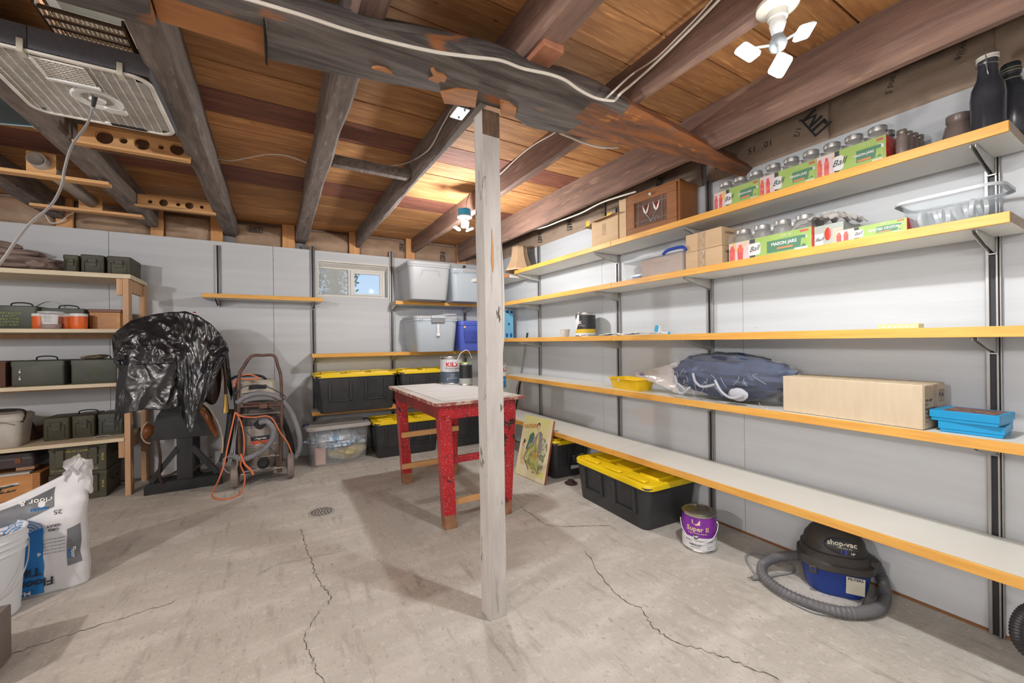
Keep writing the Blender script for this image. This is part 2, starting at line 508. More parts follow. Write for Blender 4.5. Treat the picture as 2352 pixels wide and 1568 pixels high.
# ceiling: floor planks of the storey above, joists under them
ce = struct('ceiling', MB().box(XL - .2, -.715, YF - .2, 5.1, 2.46, 2.52).box(-.48, XR + .3, YF - .2, 5.1, 2.46, 2.52).box(-.715, -.48, YF - .2, 2.06, 2.46, 2.52).box(-.715, -.48, 2.33, 5.1, 2.46, 2.52), mat('dark void', (.03, .025, .02), .9), smooth=False)
pe = [5.0, 4.60, 4.33, 4.006, 3.748, 3.422, 3.194, 2.90, 2.671, 2.428, 2.193]
while pe[-1] > YF: pe.append(pe[-1] - random.choice((.2, .215, .225, .235)))
REG = (-.715, -.48, 2.06, 2.33)     # opening for the floor register
rr = random.Random(11)
for i, (b, a) in enumerate(zip(pe, pe[1:])):
    k = 1 if i in (8, 4) else rr.choice((0, 0, 2, 0))
    cuts = [XL, rr.choice((-.37, .26)), rr.choice((.86, 1.43)), XR + .04]
    for j, (x0, x1) in enumerate(zip(cuts, cuts[1:])):
        z = ZP + rr.uniform(-.0015, .0035)
        mb = MB()
        segs = [(x0, x1)]
        if a < REG[3] and b > REG[2]:
            segs = [(x0, min(x1, REG[0])), (max(x0, REG[1]), x1)] if x0 < REG[0] else ([(max(x0, REG[1]), x1)])
        for u, v in segs:
            if v - u < .02: continue
            if a < REG[3] and b > REG[2] and len(segs) == 2:
                pass
            mb.box(u + .001, v - .001, a + .0035, b - .0035, z, z + .022)
        part(ce, 'plank', mb, PLK[1 if k == 1 else (k if rr.random() < .7 else rr.choice((0, 2, 2)))], smooth=False, bev=.0015, bseg=1)
def timber(x0, x1, y0, y1, z0, z1, amp, seed, n=44):
    mb = MB()
    prof = [(x0, z1), (x0, (z0 + z1) / 2), (x0, z0 + .012), (x0 + .012, z0), ((x0 + x1) / 2, z0), (x1 - .012, z0), (x1, z0 + .012), (x1, (z0 + z1) / 2), (x1, z1)]
    vs = []; N = len(prof)
    for i in range(n + 1):
        y = y0 + (y1 - y0) * i / n
        for q, (x, z) in enumerate(prof):
            e = noise.noise(Vector((x * 6 + seed, y * 2.2, z * 6))) * amp + noise.noise(Vector((seed, y * 7, q))) * amp * .35
            dx = e * (-1 if x < (x0 + x1) / 2 else 1); dz = noise.noise(Vector((seed + 9, y * 2.6, x * 9))) * amp * .8
            vs.append((x + dx, y, z + (dz if q not in (0, N - 1) else 0)))
    fs = [(i * N + k, i * N + k + 1, (i + 1) * N + k + 1, (i + 1) * N + k) for i in range(n) for k in range(N - 1)]
    fs += [tuple(range(N)), tuple(n * N + k for k in range(N - 1, -1, -1))]
    return mb.add(vs, fs)
ZC = ZP + .001
far = [(-2.2, -2.12, 2.24, 0), (-1.59, -1.50, 2.24, 0), (-1.01, -.895, 2.25, 0), (-.42, -.305, 2.255, 0), (.212, .312, 2.255, 0), (.80, .85, 2.25, 0), (1.435, 1.487, 2.255, 1), (2.03, 2.085, 2.20, 1)]
for i, (x0, x1, zb, k) in enumerate(far):
    part(ce, 'joist', timber(x0, x1, 1.44, 4.93, zb, ZC, .011 if k == 0 else .005, 3 + i * 5), (JOISTM, JOISTB)[k if i < 5 else (0 if i == 5 else 1)])
near = [(-2.2, -2.1, 2.25), (-1.55, -1.46, 2.25), (-.98, -.89, 2.25), (-.37, -.27, 2.25), (.235, .335, 2.25), (.81, .925, 2.25), (1.405, 1.442, 2.245), (2.01, 2.065, 2.19)]
for i, (x0, x1, zb) in enumerate(near):
    part(ce, 'joist', timber(x0, x1, YF, (1.46 if i in (4, 5) else 1.50), zb, ZC, .005, 50 + i * 5, 40), JOISTB if i > 3 else JOISTM)
part(ce, 'blocking', timber(.312, .80, 2.68, 2.73, 2.27, 2.33, .003, 77, 8).xf(Matrix.Identity(4)), JOISTM)
part(ce, 'raw_notch', MB().box(.835, .925, 1.18, 1.45, 2.228, 2.262).jitter(.004, 9), mat('raw sawn joist end', (.46, .20, .11), .7, col2=(.36, .14, .08), scale=12, stretch=(3, 1, 1)), bev=.004)

part(ce, 'bay_shade_sheet', MB().box(2.09, XR + .03, YF, 4.9, 2.405, 2.412), mat('painted bay shade', (.10, .11, .12), .7), smooth=False)  # dark sheet added under the planks, its colour stands in for the bay's shade
# insulation above both walls
def batt(parent, x0, x1, z0, z1, y, seed, side=False, m=None, deep=.05):
    mb = MB()
    def fn(u, v):
        b = (4 * v * (1 - v)) ** .45 * (.30 + .70 * (4 * u * (1 - u)) ** .3) * deep
        q = noise.noise(Vector((u * (x1 - x0) * 9 + seed, v * 5, seed))) * .010 + noise.noise(Vector((u * (x1 - x0) * 25, v * 11, seed))) * .004
        a, c = x0 + (x1 - x0) * u, z0 + (z1 - z0) * v
        return (y - b - q, a, c) if side else (a, y - b - q, c)
    n = max(14, int(abs(x1 - x0) * 50))
    mb.grid(fn, n, 14)
    return part(parent, 'insulation_batt', mb, m or KRAFT)
STX = [(px(129, 470, Y=4.84).x, px(168, 470, Y=4.84).x), (-.955, -.865), (-.515, -.42), (.085, .20), (.735, .845), (1.37, 1.48), (2.03, 2.145)]
for a, b in STX:
    part(wb, 'stud_block', MB().box(a, b, 4.825, 4.86, 2.15, 2.419), PINE, bev=.002)
ed = [(-3.2, STX[0][0])] + [(STX[i][1], STX[i + 1][0]) for i in range(len(STX) - 1)] + [(STX[-1][1], XR)]
for i, (a, b) in enumerate(ed):
    gap = [x for x in far if a < (x[0] + x[1]) / 2 < b]
    segs = [(a, b)]
    if gap:
        g = gap[0]; segs = [(a + .003, g[0] + .02), (g[1] - .01, b - .003)]
    for u, v in segs:
        if v - u > .04: batt(wb, u, v, 2.155, 2.40, 4.885, i * 7 + u)
def jm(parent, x, y, z, s=.075, roll=0., face='-y', w=1.0):
    M = INK
    c, s_ = math.cos(roll), math.sin(roll)
    mb = MB()
    def P(a, b):
        a, b = a * c - b * s_, a * s_ + b * c
        return (x + a * s, y, z + b * s) if face == '-y' else (x, y - a * s, z + b * s)
    def q(*pts):
        mb.add([P(*p) for p in pts], [tuple(range(len(pts)))])
    q((-1.0, .62), (.95, .62), (.95, .50), (-1.0, .50)); q((-1.0, .5), (-.88, .5), (-.88, -.6), (-1.0, -.6))
    q((-.55, .5), (-.35, .5), (-.35, -.25), (-.55, -.25)); q((-.8, -.25), (-.35, -.25), (-.35, -.45), (-.8, -.45))
    q((-.18, .5), (.02, .5), (.02, -.45), (-.18, -.45)); q((.62, .5), (.82, .5), (.82, -.45), (.62, -.45))
    q((.02, .5), (.32, -.1), (.32, -.35), (.02, .15)); q((.62, .5), (.32, -.1), (.32, -.35), (.62, .15))
    part(parent, 'printed_logo', mb, M, smooth=False)
def jmy(px_, py_, roll=0, s=.06):
    p = px(px_, py_, Y=4.815); jm(wb, p.x, 4.812, p.z, s, roll)
jmy(587, 526, PI); jmy(882, 538, 0, .05); jmy(1018, 588, 1.45); jmy(925, 568, 1.5, .05)
for yy0, yy1, i in ((2.62, 4.5, 1), (1.70, 2.60, 2), (.98, 1.66, 3), (.42, .98, 4), (-.9, .42, 5)):
    batt(wr, yy0, yy1, 2.17, 2.41, XR + .038, i * 13, side=True, m=KRAFTR, deep=.05)
for (a, b, s, z) in ((3.55, .055, 1.5, 2.27), (3.05, .055, 1.5, 2.28), (1.02, .07, 2.1, 2.30), (2.0, .06, 1.2, 2.3)):
    jm(wr, XR - .022, a, z, b, s, face='-x')
for (s, y, z, sz) in (('10   15', 1.30, 2.285, .05), ('E 3', 1.55, 2.27, .05), ('3  1/2', 1.10, 2.30, .04), ('l and S', .72, 2.33, .035), ('anville', .50, 2.35, .035)):
    text(wr, s, sz, INK, pos=(XR - .016, y, z), face='-x', roll=(PI if sz == .05 else -1.9))

# the room above, glimpsed through the floor register
struct('ceiling_2', MB().box(-2.4, 1.2, .4, 4.0, 3.1, 3.15), mat('cream plaster', (.75, .68, .55), .8), smooth=False)

# the beam on its post
def beam_mesh():
    yn = [(-3.3, 1.36), (-.5, 1.36), (-.02, 1.362), (.27, 1.33), (.69, 1.245), (1.2, 1.225), (1.7, 1.27), (2.3, 1.35), (2.6, 1.36)]
    yf = [(-3.3, 1.72), (-.305, 1.665), (-.30, 1.50), (-.014, 1.495), (-.010, 1.655), (.34, 1.60), (.66, 1.53), (.86, 1.53), (1.04, 1.60), (1.4, 1.53), (1.72, 1.485), (2.17, 1.445), (2.6, 1.43)]
    def ip(t, x):
        for (a, p), (b, q) in zip(t, t[1:]):
            if x <= b: return p + (q - p) * (x - a) / (b - a)
        return t[-1][1]
    xs = sorted(set([XL + i * .06 for i in range(int((2.50 - XL) / .06) + 1)] + [-.306, -.30, -.014, -.009, 2.44]))
    xs = [x for x in xs if x <= 2.5]
    mb = MB(); N = 9; vs = []
    for x in xs:
        a, b = ip(yn, x), ip(yf, x)
        r = max(0, x - 1.2) * .018
        e = lambda s, am: noise.noise(Vector((x * 3.1, s * 3.3, 4))) * am + noise.noise(Vector((x * 11, s * 9, 1))) * am * .4
        P = [(a + .15, 2.33), (a + .09, 2.285), (a + .035, 2.225), (a, 2.178), (a + .05, 2.158 - r * .3), ((a + b) / 2, 2.154 - r), (b - .03, 2.16), (b, 2.178), (b, 2.30)]
        vs += [(x, y + e(q, .012), z + e(q + 20, .007)) for q, (y, z) in enumerate(P)]
    fs = [(i * N + k, i * N + k + 1, (i + 1) * N + k + 1, (i + 1) * N + k) for i in range(len(xs) - 1) for k in range(N - 1)]
    fs += [tuple(range(N)), tuple((len(xs) - 1) * N + k for k in range(N - 1, -1, -1))]
    return mb.add(vs, fs)
BEAMO = mat('orange broken beam wood', (.36, .135, .05), .8, col2=(.16, .085, .06), scale=6, stretch=(.6, 4, 4), bump=1, bscale=30, lo=.4, hi=.6,
            spots=[((.20, .17, .15), 5, .60, .66, (.7, 3, 1)), ((.55, .22, .05), 9, .62, .70, (.8, 3, 1)), ((.04, .03, .03), 13, .69, .72, (.3, 6, 5))])
bt = thing('support_beam', 'long dark hewn timber beam crossing under the joists on the white post', 'beam', (0, 0, 2.16))
o = part(bt, 'beam', beam_mesh(), [BEAMM, BEAMO], loc=(0, 0, -2.16))
for p in o.data.polygons:
    c = p.center
    s = c.x + .35 * noise.noise(Vector((c.x * 2.1, c.y * 14, 3))) - (.35 if c.y > 1.47 else 0)
    if 1.22 < s < 2.6: p.material_index = 1
part(bt, 'raw_recess', MB().box(-.298, -.014, 1.50, 1.65, 2.19, 2.25).jitter(.005, 7), RAWW, bev=.003, loc=(0, 0, -2.16))
def patch(pts, z, mm, nm='raw_patch'):
    mb = MB(); q = [px(a, b, Z=z) for a, b in pts]
    mb.prism([(p.x, p.y) for p in q], 'z', z, z + .02)
    part(bt, nm, mb, mm, bev=.002, loc=(0, 0, -2.16))
patch([(1012, 215), (1050, 205), (1098, 212), (1092, 248), (1020, 238)], 2.149, RAWW)
patch([(1148, 230), (1170, 236), (1187, 250), (1184, 268), (1150, 268)], 2.150, RAWW)
patch([(853, 157), (868, 155), (884, 158), (898, 166), (903, 173), (889, 168), (876, 164), (862, 161)], 2.151, RAWW)
patch([(988, 160), (996, 158), (1004, 168), (1018, 172), (1027, 178), (1022, 190), (1012, 188), (1005, 192), (992, 187), (984, 184), (996, 177)], 2.150, RAWW)
BLK = mat('beam end shadow gap', (.02, .016, .014), .95)
q = [px(a, b, Z=2.155) for a, b in ((604, 40), (607, 40), (615, 150), (609, 142))]
part(bt, 'saw_cut', MB().prism([(p.x, p.y) for p in q], 'z', 2.150, 2.17), BLK, smooth=False, loc=(0, 0, -2.16))

po = thing('support_post', 'square peeling white painted wooden post standing in the middle of the floor', 'post', (.8135, 1.574, 0))
mb = MB(); n = 40; vs = []
for i in range(n + 1):
    z = 2.158 * i / n
    for q, (x, y) in enumerate(((-.0415, -.042), (.0415, -.042), (.0415, .042), (-.0415, .042))):
        e = noise.noise(Vector((q * 9.1, z * 5, 2))) * .0035
        lean = -.004 * z
        ck = .985 if z > .06 else .96 + .3 * z
        vs.append((x * ck + lean + e, y * ck + e * .7, z))
fs = [(i * 4 + k, i * 4 + (k + 1) % 4, (i + 1) * 4 + (k + 1) % 4, (i + 1) * 4 + k) for i in range(n) for k in range(4)]
mb.add(vs, fs + [(3, 2, 1, 0), (n * 4, n * 4 + 1, n * 4 + 2, n * 4 + 3)])
o = part(po, 'shaft', mb, [POSTM, mat('bare stained post top', (.20, .12, .075), .8, col2=(.10, .06, .04), scale=14, stretch=(4, 4, 1), bump=.6)], bev=.002)
for p in o.data.polygons:
    if p.center.z > 2.075 and p.center.y < -.03: p.material_index = 1
SPL = mat('fresh splinter wood', (.55, .28, .11), .7)
part(po, 'splinter', MB().prism([(-.012, 1.66), (-.006, 1.58), (-.004, 1.50), (-.010, 1.47), (-.016, 1.52), (-.013, 1.6)], 'y', -.0445, -.040), SPL, bev=.001)
part(po, 'paint_flake', MB().prism([(.037, 1.62), (.047, 1.45), (.049, 1.36), (.046, 1.20), (.036, 1.12)], 'y', -.040, -.034), POSTM, bev=.001)

# window in the back wall
WINM = mat('window frame white', (.72, .70, .66), .5, col2=(.64, .62, .58), scale=4)
wd = thing('window_1', 'x', 'x'); del wd['label']; del wd['category']; wd['kind'] = 'structure'
wd.location = (.78, 4.86, 1.68)
def wl(mb): return mb.xf(Matrix.Translation((-.78, -4.86, -1.68)))
y0, y1 = YB - .006, YB + .14
part(wd, 'window_lining', wl(MB().box(WX0, WX1, y0, y1, WZ1 - .018, WZ1).box(WX0, WX1, y0, y1, WZ0, WZ0 + .015).box(WX0, WX0 + .012, y0, y1, WZ0 + .015, WZ1 - .018).box(WX1 - .014, WX1, y0, y1, WZ0 + .015, WZ1 - .018)), WINM, bev=.0015)
part(wd, 'window_head_board', wl(MB().obox((WX0 + .013, YB + .06, WZ1 - .05), (WX1 - .015, YB + .06, WZ1 - .05), .11, .01, (0, .5, 1))), WINM)
a = px(731, 612, Y=4.87); b = px(803, 680, Y=4.87); c = px(880, 684, Y=4.87)
zt, zb = 2.02, WZ0 + .016
xm = px(802, 640, Y=4.87).x; xr_ = WX1 - .03
fr = MB().box(WX0 + .013, xr_, 4.865, 4.905, zt - .022, zt).box(WX0 + .013, xr_, 4.865, 4.905, zb, zb + .014).box(WX0 + .013, WX0 + .024, 4.865, 4.905, zb + .014, zt - .022).box(xr_ - .03, xr_, 4.865, 4.905, zb + .014, zt - .022)
part(wd, 'window_frame', wl(fr), WINM, bev=.002)
part(wd, 'window_meeting_rail', wl(MB().box(xm - .012, xm + .010, 4.863, 4.90, zb + .014, zt - .022)), WINM, bev=.002)
sx0, sx1 = xm + .012, xr_ - .031
sz0, sz1 = zb + .016, zt - .024
part(wd, 'sliding_sash', wl(MB().box(sx0, sx0 + .042, 4.852, 4.875, sz0, sz1).box(sx1 - .03, sx1, 4.852, 4.875, sz0, sz1).box(sx0 + .042, sx1 - .03, 4.852, 4.875, sz1 - .035, sz1).box(sx0 + .042, sx1 - .03, 4.852, 4.875, sz0, sz0 + .02)), WINM, bev=.002)
part(wd, 'window_pane', wl(MB().box(sx0 + .043, sx1 - .031, 4.861, 4.865, sz0 + .021, sz1 - .036)), mat('clean pane', (.9, .95, 1), .03, alpha=.07, spec=.05), smooth=False)
part(wd, 'window_pane', wl(MB().box(WX0 + .025, xm - .013, 4.884, 4.888, zb + .015, zt - .023)), mat('dusty screened pane', (.62, .63, .62), .5, alpha=.42, col2=(.70, .72, .72), scale=3), smooth=False)

# tree outside the window
tp0 = px(768, 700, Y=11.2)
tr = thing('tree', 'green leafy tree outside the left pane of the basement window', 'tree', (tp0.x, 11.2, 0.1))
part(tr, 'trunk', MB().tube([(0, 0, 0), (.1, 0, 1.5), (0, .1, 3.2)], [.16, .12, .06], 10), JOISTM)
mb = MB(); rr = random.Random(5)
for i in range(2600):
    u = Vector((rr.gauss(0, 1), rr.gauss(0, 1), rr.gauss(0, 1))).normalized() * (rr.random() ** .4)
    c = Vector((u.x * .62 - .02, u.y * .8, 2.9 + u.z * 1.15))
    if noise.noise(c * 1.6) < -.12: continue
    a = Vector((rr.uniform(-1, 1), rr.uniform(-1, 1), rr.uniform(-1, 1))).normalized(); b = a.orthogonal().normalized()
    s = rr.uniform(.04, .075)
    mb.add([c - a * s, c - b * s * .45, c + a * s, c + b * s * .45], [(0, 1, 2, 3)])
lf = part(tr, 'foliage', mb, mat('leaves', (.14, .22, .07), .6, col2=(.25, .36, .14), scale=3), smooth=False)
lf['kind'] = 'stuff'
struct('ground', MB().box(-14, 20, 5.2, 40, -.2, .1), mat('grass ground', (.12, .16, .07), .9), smooth=False)

# ================================================================ THINGS UNDER THE CEILING
def plate(outline, holes, th, f):
    """flat plate with round holes; f maps (u, v, w) to the room, w = 0..th"""
    cu = D.curves.new('p', 'CURVE'); cu.dimensions = '2D'; cu.fill_mode = 'BOTH'; cu.extrude = th / 2
    def spl(pts):
        s = cu.splines.new('POLY'); s.points.add(len(pts) - 1); s.use_cyclic_u = True
        for p, q in zip(s.points, pts): p.co = (q[0], q[1], 0, 1)
    spl(outline)
    for (hx, hy, r) in holes:
        spl([(hx + r * math.cos(2 * PI * k / 20), hy + r * math.sin(2 * PI * k / 20)) for k in range(20)])
    t = D.objects.new('p', cu); COL.objects.link(t)
    bpy.context.view_layer.update()
    me = D.meshes.new_from_object(t.evaluated_get(bpy.context.evaluated_depsgraph_get()))
    mb = MB().add([f(v.co.x, v.co.y, v.co.z + th / 2) for v in me.vertices], [tuple(p.vertices) for p in me.polygons])
    D.objects.remove(t); D.curves.remove(cu); D.meshes.remove(me)
    return mb

# ---- box fan lying between two joists
FX0, FX1, FY0, FY1, FZ = -.893, -.405, 2.062, 2.578, 2.205
fan = thing('box_fan', 'dusty white box fan with grille facing down, hung between two joists', 'fan', ((FX0 + FX1) / 2, (FY0 + FY1) / 2, FZ))
fc = fan.location
hw, hd = (FX1 - FX0) / 2, (FY1 - FY0) / 2
DUST = mat('dusty white wire', (.82, .79, .75), .5, col2=(.60, .55, .49), scale=6)
FANG = mat('grey fan housing', (.115, .115, .13), .6, col2=(.095, .095, .11), scale=60, bump=.15)
part(fan, 'housing', MB().box(-hw, hw, -hd, -hd + .004, .012, .090).box(-hw, hw, hd - .004, hd, .012, .090).box(-hw, -hw + .004, -hd + .004, hd - .004, .012, .090).box(hw - .004, hw, -hd + .004, hd - .004, .012, .090), FANG)
part(fan, 'housing_seam', MB().box(-.081, -.079, -hd - .001, -hd, .012, .089), BLK, smooth=False)
part(fan, 'grille_frame', plate([(x, y) for x, y in [(hw * a, hd * b) for a, b in ((-.86, -1), (.86, -1), (.96, -.97), (1, -.86), (1, .86), (.96, .97), (.86, 1), (-.86, 1), (-.96, .97), (-1, .86), (-1, -.86), (-.96, -.97))]], [], .006,
                                lambda a, b, c: (a, b, c + .004)), DUST) if False else None
ring = MB()
rx = [(.0, 2 * hw, 2 * hd, .06), (-.006, 2 * hw - .006, 2 * hd - .006, .06), (-.006, 2 * hw - .03, 2 * hd - .03, .05), (.004, 2 * hw - .034, 2 * hd - .034, .05)]
ring.loft([(z + .008, a, b, r) for z, a, b, r in rx], m=6, cap0=False, cap1=False)
part(fan, 'grille_frame', ring, DUST, solid=.003)
wr_ = MB()
k = 0
y = -hd + .022
while y < hd - .02:
    ins = .02 + (.03 if abs(y) > hd - .05 else 0)
    wr_.obox((-hw + ins, y, .006), (hw - ins, y, .006), .0030, .002); y += .0105
x = -hw + .035
while x < hw - .03:
    wr_.obox((x, -hd + .02, .0035), (x, hd - .02, .0035), .0026, .002); x += .031
g = part(fan, 'grille_wires', wr_, DUST, smooth=False); g['kind'] = 'stuff'
bl = MB()
for q in range(5):
    a = q * 2 * PI / 5
    P = [(.05, -.02), (.2, -.085), (.225, .03), (.08, .035)]
    vs = [(x * math.cos(a) - y * math.sin(a), x * math.sin(a) + y * math.cos(a), .05 + y * .25) for x, y in P]
    bl.add(vs, [(0, 1, 2, 3)])
part(fan, 'fan_blades', bl, mat('brown dusty fan blade', (.30, .24, .18), .7), solid=.003)
part(fan, 'fan_back', MB().box(-hw + .006, hw - .006, -hd + .006, hd - .006, .085, .089), mat('fan back dark', (.10, .08, .06), .8), smooth=False)
hx, hy = -.625 - fc.x, 2.335 - fc.y
part(fan, 'motor_ring', MB().lathe([(.052, .0), (.075, -.004), (.080, -.001), (.080, .006), (.050, .006), (.052, 0)], 32, (hx, hy, 0), caps=False), WHT)
part(fan, 'motor_cap', MB().lathe([(.001, -.006), (.022, -.006), (.027, 0), (.027, .006)], 24, (hx, hy, 0)), WHT)
part(fan, 'speed_dial_plate', MB().loft([(-.004, .07, .04, .012, hx + .04, hy + .07), (.004, .074, .044, .012, hx + .04, hy + .07)]), WHT)
cg = MB()
cx0, cx1, cy0, cy1 = -.725 - fc.x, -.595 - fc.x, -hd + .025, -hd + .15
for q in range(9): cg.obox((cx0, cy0 + q * .0155, -.003), (cx1, cy0 + q * .0155, -.003), .003, .005)
for q in range(9): cg.obox((cx0 + q * .0162, cy0, -.003), (cx0 + q * .0162, cy1, -.003), .003, .005)
part(fan, 'switch_guard', cg, DUST, smooth=False)
part(fan, 'switch_guard_frame', MB().obox((cx0 - .006, cy0, -.004), (cx0 - .006, cy1, -.004), .009, .011).obox((cx0 - .01, cy1 + .006, -.005), (cx1 + .01, cy1 + .006, -.005), .02, .012), WHT, bev=.002)
part(fan, 'handle_slot', MB().loft([(-.001, .13, .014, .006, .07, hd - .02), (.004, .13, .014, .006, .07, hd - .02)]), BLK)
part(fan, 'handle_end', MB().lathe([(.001, -.004), (.012, -.003), (.012, .005)], 12, (.0, hd - .021, 0)), WHT)
for q in (-.745, -.49):
    part(fan, 'clip', MB().obox((q - fc.x, -hd - .004, .038), (q - fc.x, -hd - .004, -.004), .017, .004, (0, 1, 0)).obox((q - fc.x, -hd - .004, -.006), (q - fc.x, -hd + .035, -.006), .017, .004), mat('clear yellowed clip', (.60, .56, .46), .35), bev=.001)
cp = [px(218, 222, Z=2.19)] + [px(a, b, Y=yy) for a, b, yy in ((214, 245, 2.30), (200, 285, 2.24), (165, 335, 2.17), (148, 390, 2.12), (142, 425, 2.08), (118, 470, 2.02), (70, 512, 1.97), (35, 555, 1.93), (10, 592, 1.90), (-30, 640, 1.87))]
part(fan, 'power_cord', MB().tube([p - fc for p in smooth_path(cp, 6)], .0042, 8), mat('ribbed cord', (.34, .32, .31), .5))
part(fan, 'cord_plug', MB().tube([p - fc for p in (cp[0], cp[1])], [.009, .006], 8), BLKR)

# ---- floor register above the fan
rg = thing('floor_register', 'rusty metal floor register with slats set in the ceiling planks above the fan', 'register', (-.597, 2.195, 2.385))
SL = mat('register metal', (.82, .72, .58), .4, .2, col2=(.55, .42, .30), scale=20)
for q in range(5):
    yy = -.118 + q * .052
    part(rg, 'slat', MB().box(-.112, .112, yy, yy + .012, -.004, .008), mat('register rust', (.10, .06, .04), .7), bev=.001)
    mb = MB()
    for j in range(17):
        mb.obox((-.106 + j * .0132, yy + .013, .006), (-.106 + j * .0132 + .001, yy + .050, .001), .0085, .002)
    f = part(rg, 'fins', mb, SL, smooth=False); f['kind'] = 'stuff'
for s_ in (-1, 1): part(rg, 'register_frame', MB().box(s_ * .117 - .004, s_ * .117 + .004, -.135, .135, -.006, .02), mat('register rust', (1, 1, 1)))

# ---- drilled boards between the joists
def drilled(label, x0, x1, y, z0, z1, holes):
    t = thing('drilled_board', label, 'board', ((x0 + x1) / 2, y, z0), group='drilled boards between joists')
    w = (x1 - x0) / 2
    part(t, 'board', plate([(-w, 0), (w, 0), (w, z1 - z0), (-w, z1 - z0)], [(a, b, r) for a, b, r in holes], .019, lambda a, b, c: (a, c, b)), PINEX, smooth=False)
    part(t, 'ledge', MB().box(-w - .01, w, -.045, .0, -.012, 0.0), PINEX, bev=.001)
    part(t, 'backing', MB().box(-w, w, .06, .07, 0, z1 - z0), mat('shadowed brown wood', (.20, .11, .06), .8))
    return t
drilled('near pine board drilled with five round holes, fixed under the fan end', -.86, -.402, 2.93, 2.225, 2.325, [(-.13, .055, .036), (-.055, .055, .017), (.02, .055, .033), (.10, .055, .013), (.17, .058, .032)])
drilled('far pine board drilled with five holes, beside the back wall top', -.885, -.40, 4.10, 2.245, 2.335, [(-.17, .04, .015), (-.09, .045, .028), (.0, .045, .014), (.07, .047, .027), (.15, .047, .013)])
rk = thing('pipe_rack', 'pine rack strips and drilled blocks holding a cardboard tube at left', 'rack', (-1.2, 3.95, 2.2))
def R_(mb): return mb.xf(Matrix.Translation((1.2, -3.95, -2.2)))
part(rk, 'strip', R_(MB().box(-1.75, -.90, 3.53, 3.60, 2.205, 2.225)), PINEX, bev=.001)
part(rk, 'strip', R_(MB().box(-1.52, -.90, 4.30, 4.37, 2.205, 2.225)), PINEX, bev=.001)
a = px(62, 405, Y=3.57); b = px(130, 357, Y=3.57); h = px(90, 374, Y=3.57)
part(rk, 'block', R_(plate([(a.x, 2.226), (b.x, 2.226), (b.x, b.z), (a.x, b.z)], [(h.x + .01, h.z, .044)], .02, lambda u, v, w: (u, 3.56 + w, v))), PINEX, smooth=False)
a2 = px(182, 482, Y=4.33); b2 = px(235, 448, Y=4.33); h2 = px(212, 463, Y=4.33)
part(rk, 'block', R_(MB().box(a2.x, b2.x, 4.32, 4.34, 2.226, b2.z)), PINEX)
tb = thing('cardboard_tube', 'grey cardboard tube lying in the pine rack under the joists', 'tube', (h.x, 3.6, h.z))
mb = MB().tube([(0.01, -.10, .0), (h2.x - h.x, .70, h2.z - h.z - .01)], .040, 24, caps=False)
part(tb, 'tube', mb, mat('grey cardboard tube', (.36, .31, .27), .7), solid=.004)
pn = [px(a, b, Z=2.30) for a, b in ((-40, 175), (0, 200), (80, 262), (80, 290), (0, 283), (-40, 280))]
c = pn[2]
bp = thing('sheet_metal_panel', 'dark teal metal panel fixed up between joists left of the fan', 'panel', (c.x, c.y, 2.30))
part(bp, 'panel', MB().prism([(p.x - c.x, p.y - c.y) for p in pn], 'z', 0, .006), mat('teal painted metal', (.045, .075, .085), .4, col2=(.035, .06, .07), scale=5), bev=.001)
part(bp, 'panel_edge', MB().obox(pn[3] - c, pn[4] - c, .004, .012), mat('pale blue edge', (.25, .33, .38), .4))

# ---- cables and junction box
def cable(label, pts, r=.004, m=None, n=6):
    P = smooth_path(pts, n); o = P[0].copy()
    ob = meshobj('electrical_cable', MB().tube([p - o for p in P], r, 7), m or WIREW); ob.location = o
    return tag(ob, label, 'cable')
bz = 2.144
B1 = [px(a, b, Z=bz) for a, b in ((540, -10), (600, 7), (700, 37), (800, 70), (900, 97), (1000, 119), (1090, 131), (1150, 139), (1200, 157), (1260, 170), (1298, 184), (1330, 206), (1368, 225), (1402, 231))]
J1 = [px(1413, 229, Z=2.148), px(1426, 214, Z=2.16)] + [px(a, b, X=1.376) for a, b in ((1452, 193), (1500, 150), (1560, 92), (1620, 32), (1662, -12))]
cable('cream cable running along the near lower edge of the timber beam', B1 + J1, .0055)
cable('second cream cable running up the joist right of the post', [px(1392, 226, Z=2.148), px(1412, 207, Z=2.16)] + [px(a, b, X=1.372) for a, b in ((1450, 172), (1505, 135), (1560, 82), (1610, 30), (1645, -12))], .0042)
cable('cream cable drooping from the metal junction box past two joists', [px(1036, 252, X=.79), px(1012, 296, X=.79), px(992, 334, X=.79), px(972, 354, X=.785), px(935, 374, Z=2.40), px(880, 382, Z=2.405), px(815, 379, Z=2.41)], .004)
cable('thin cable looping under the planks left of the dark joist', [px(495, 363, Z=2.39), px(530, 369, Z=2.37), px(570, 362, Z=2.385), px(620, 354, Z=2.395), px(665, 359, Z=2.39), px(704, 374, Z=2.37)], .0035)
cable('cream cable stapled to a joist right behind the post', [px(a, b, X=1.425) for a, b in ((1120, 425), (1153, 396), (1195, 356), (1230, 330), (1262, 312), (1283, 298))], .004)
cable('cable hanging along the far edge of the beam right of the post', [px(a, b, Y=yy) for a, b, yy in ((1285, 305, 1.66), (1310, 315, 1.64), (1340, 327, 1.62), (1380, 338, 1.60), (1420, 338, 1.58))], .006)
cable('white cable sagging above the right hand top shelf', [px(a, b, X=2.10) for a, b in ((1120, 530), (1160, 532), (1200, 530), (1245, 523), (1290, 506), (1335, 489), (1385, 464), (1460, 440))], .006)
cable('white cable end above the back wall at far left', [px(a, b, Y=4.78) for a, b in ((98, 482), (108, 500), (118, 512), (140, 508), (155, 495), (170, 488))], .005)
cable('short pale cable behind the teal metal panel', [px(a, b, Z=2.33) for a, b in ((66, 288), (85, 296), (110, 300), (135, 296))], .004)
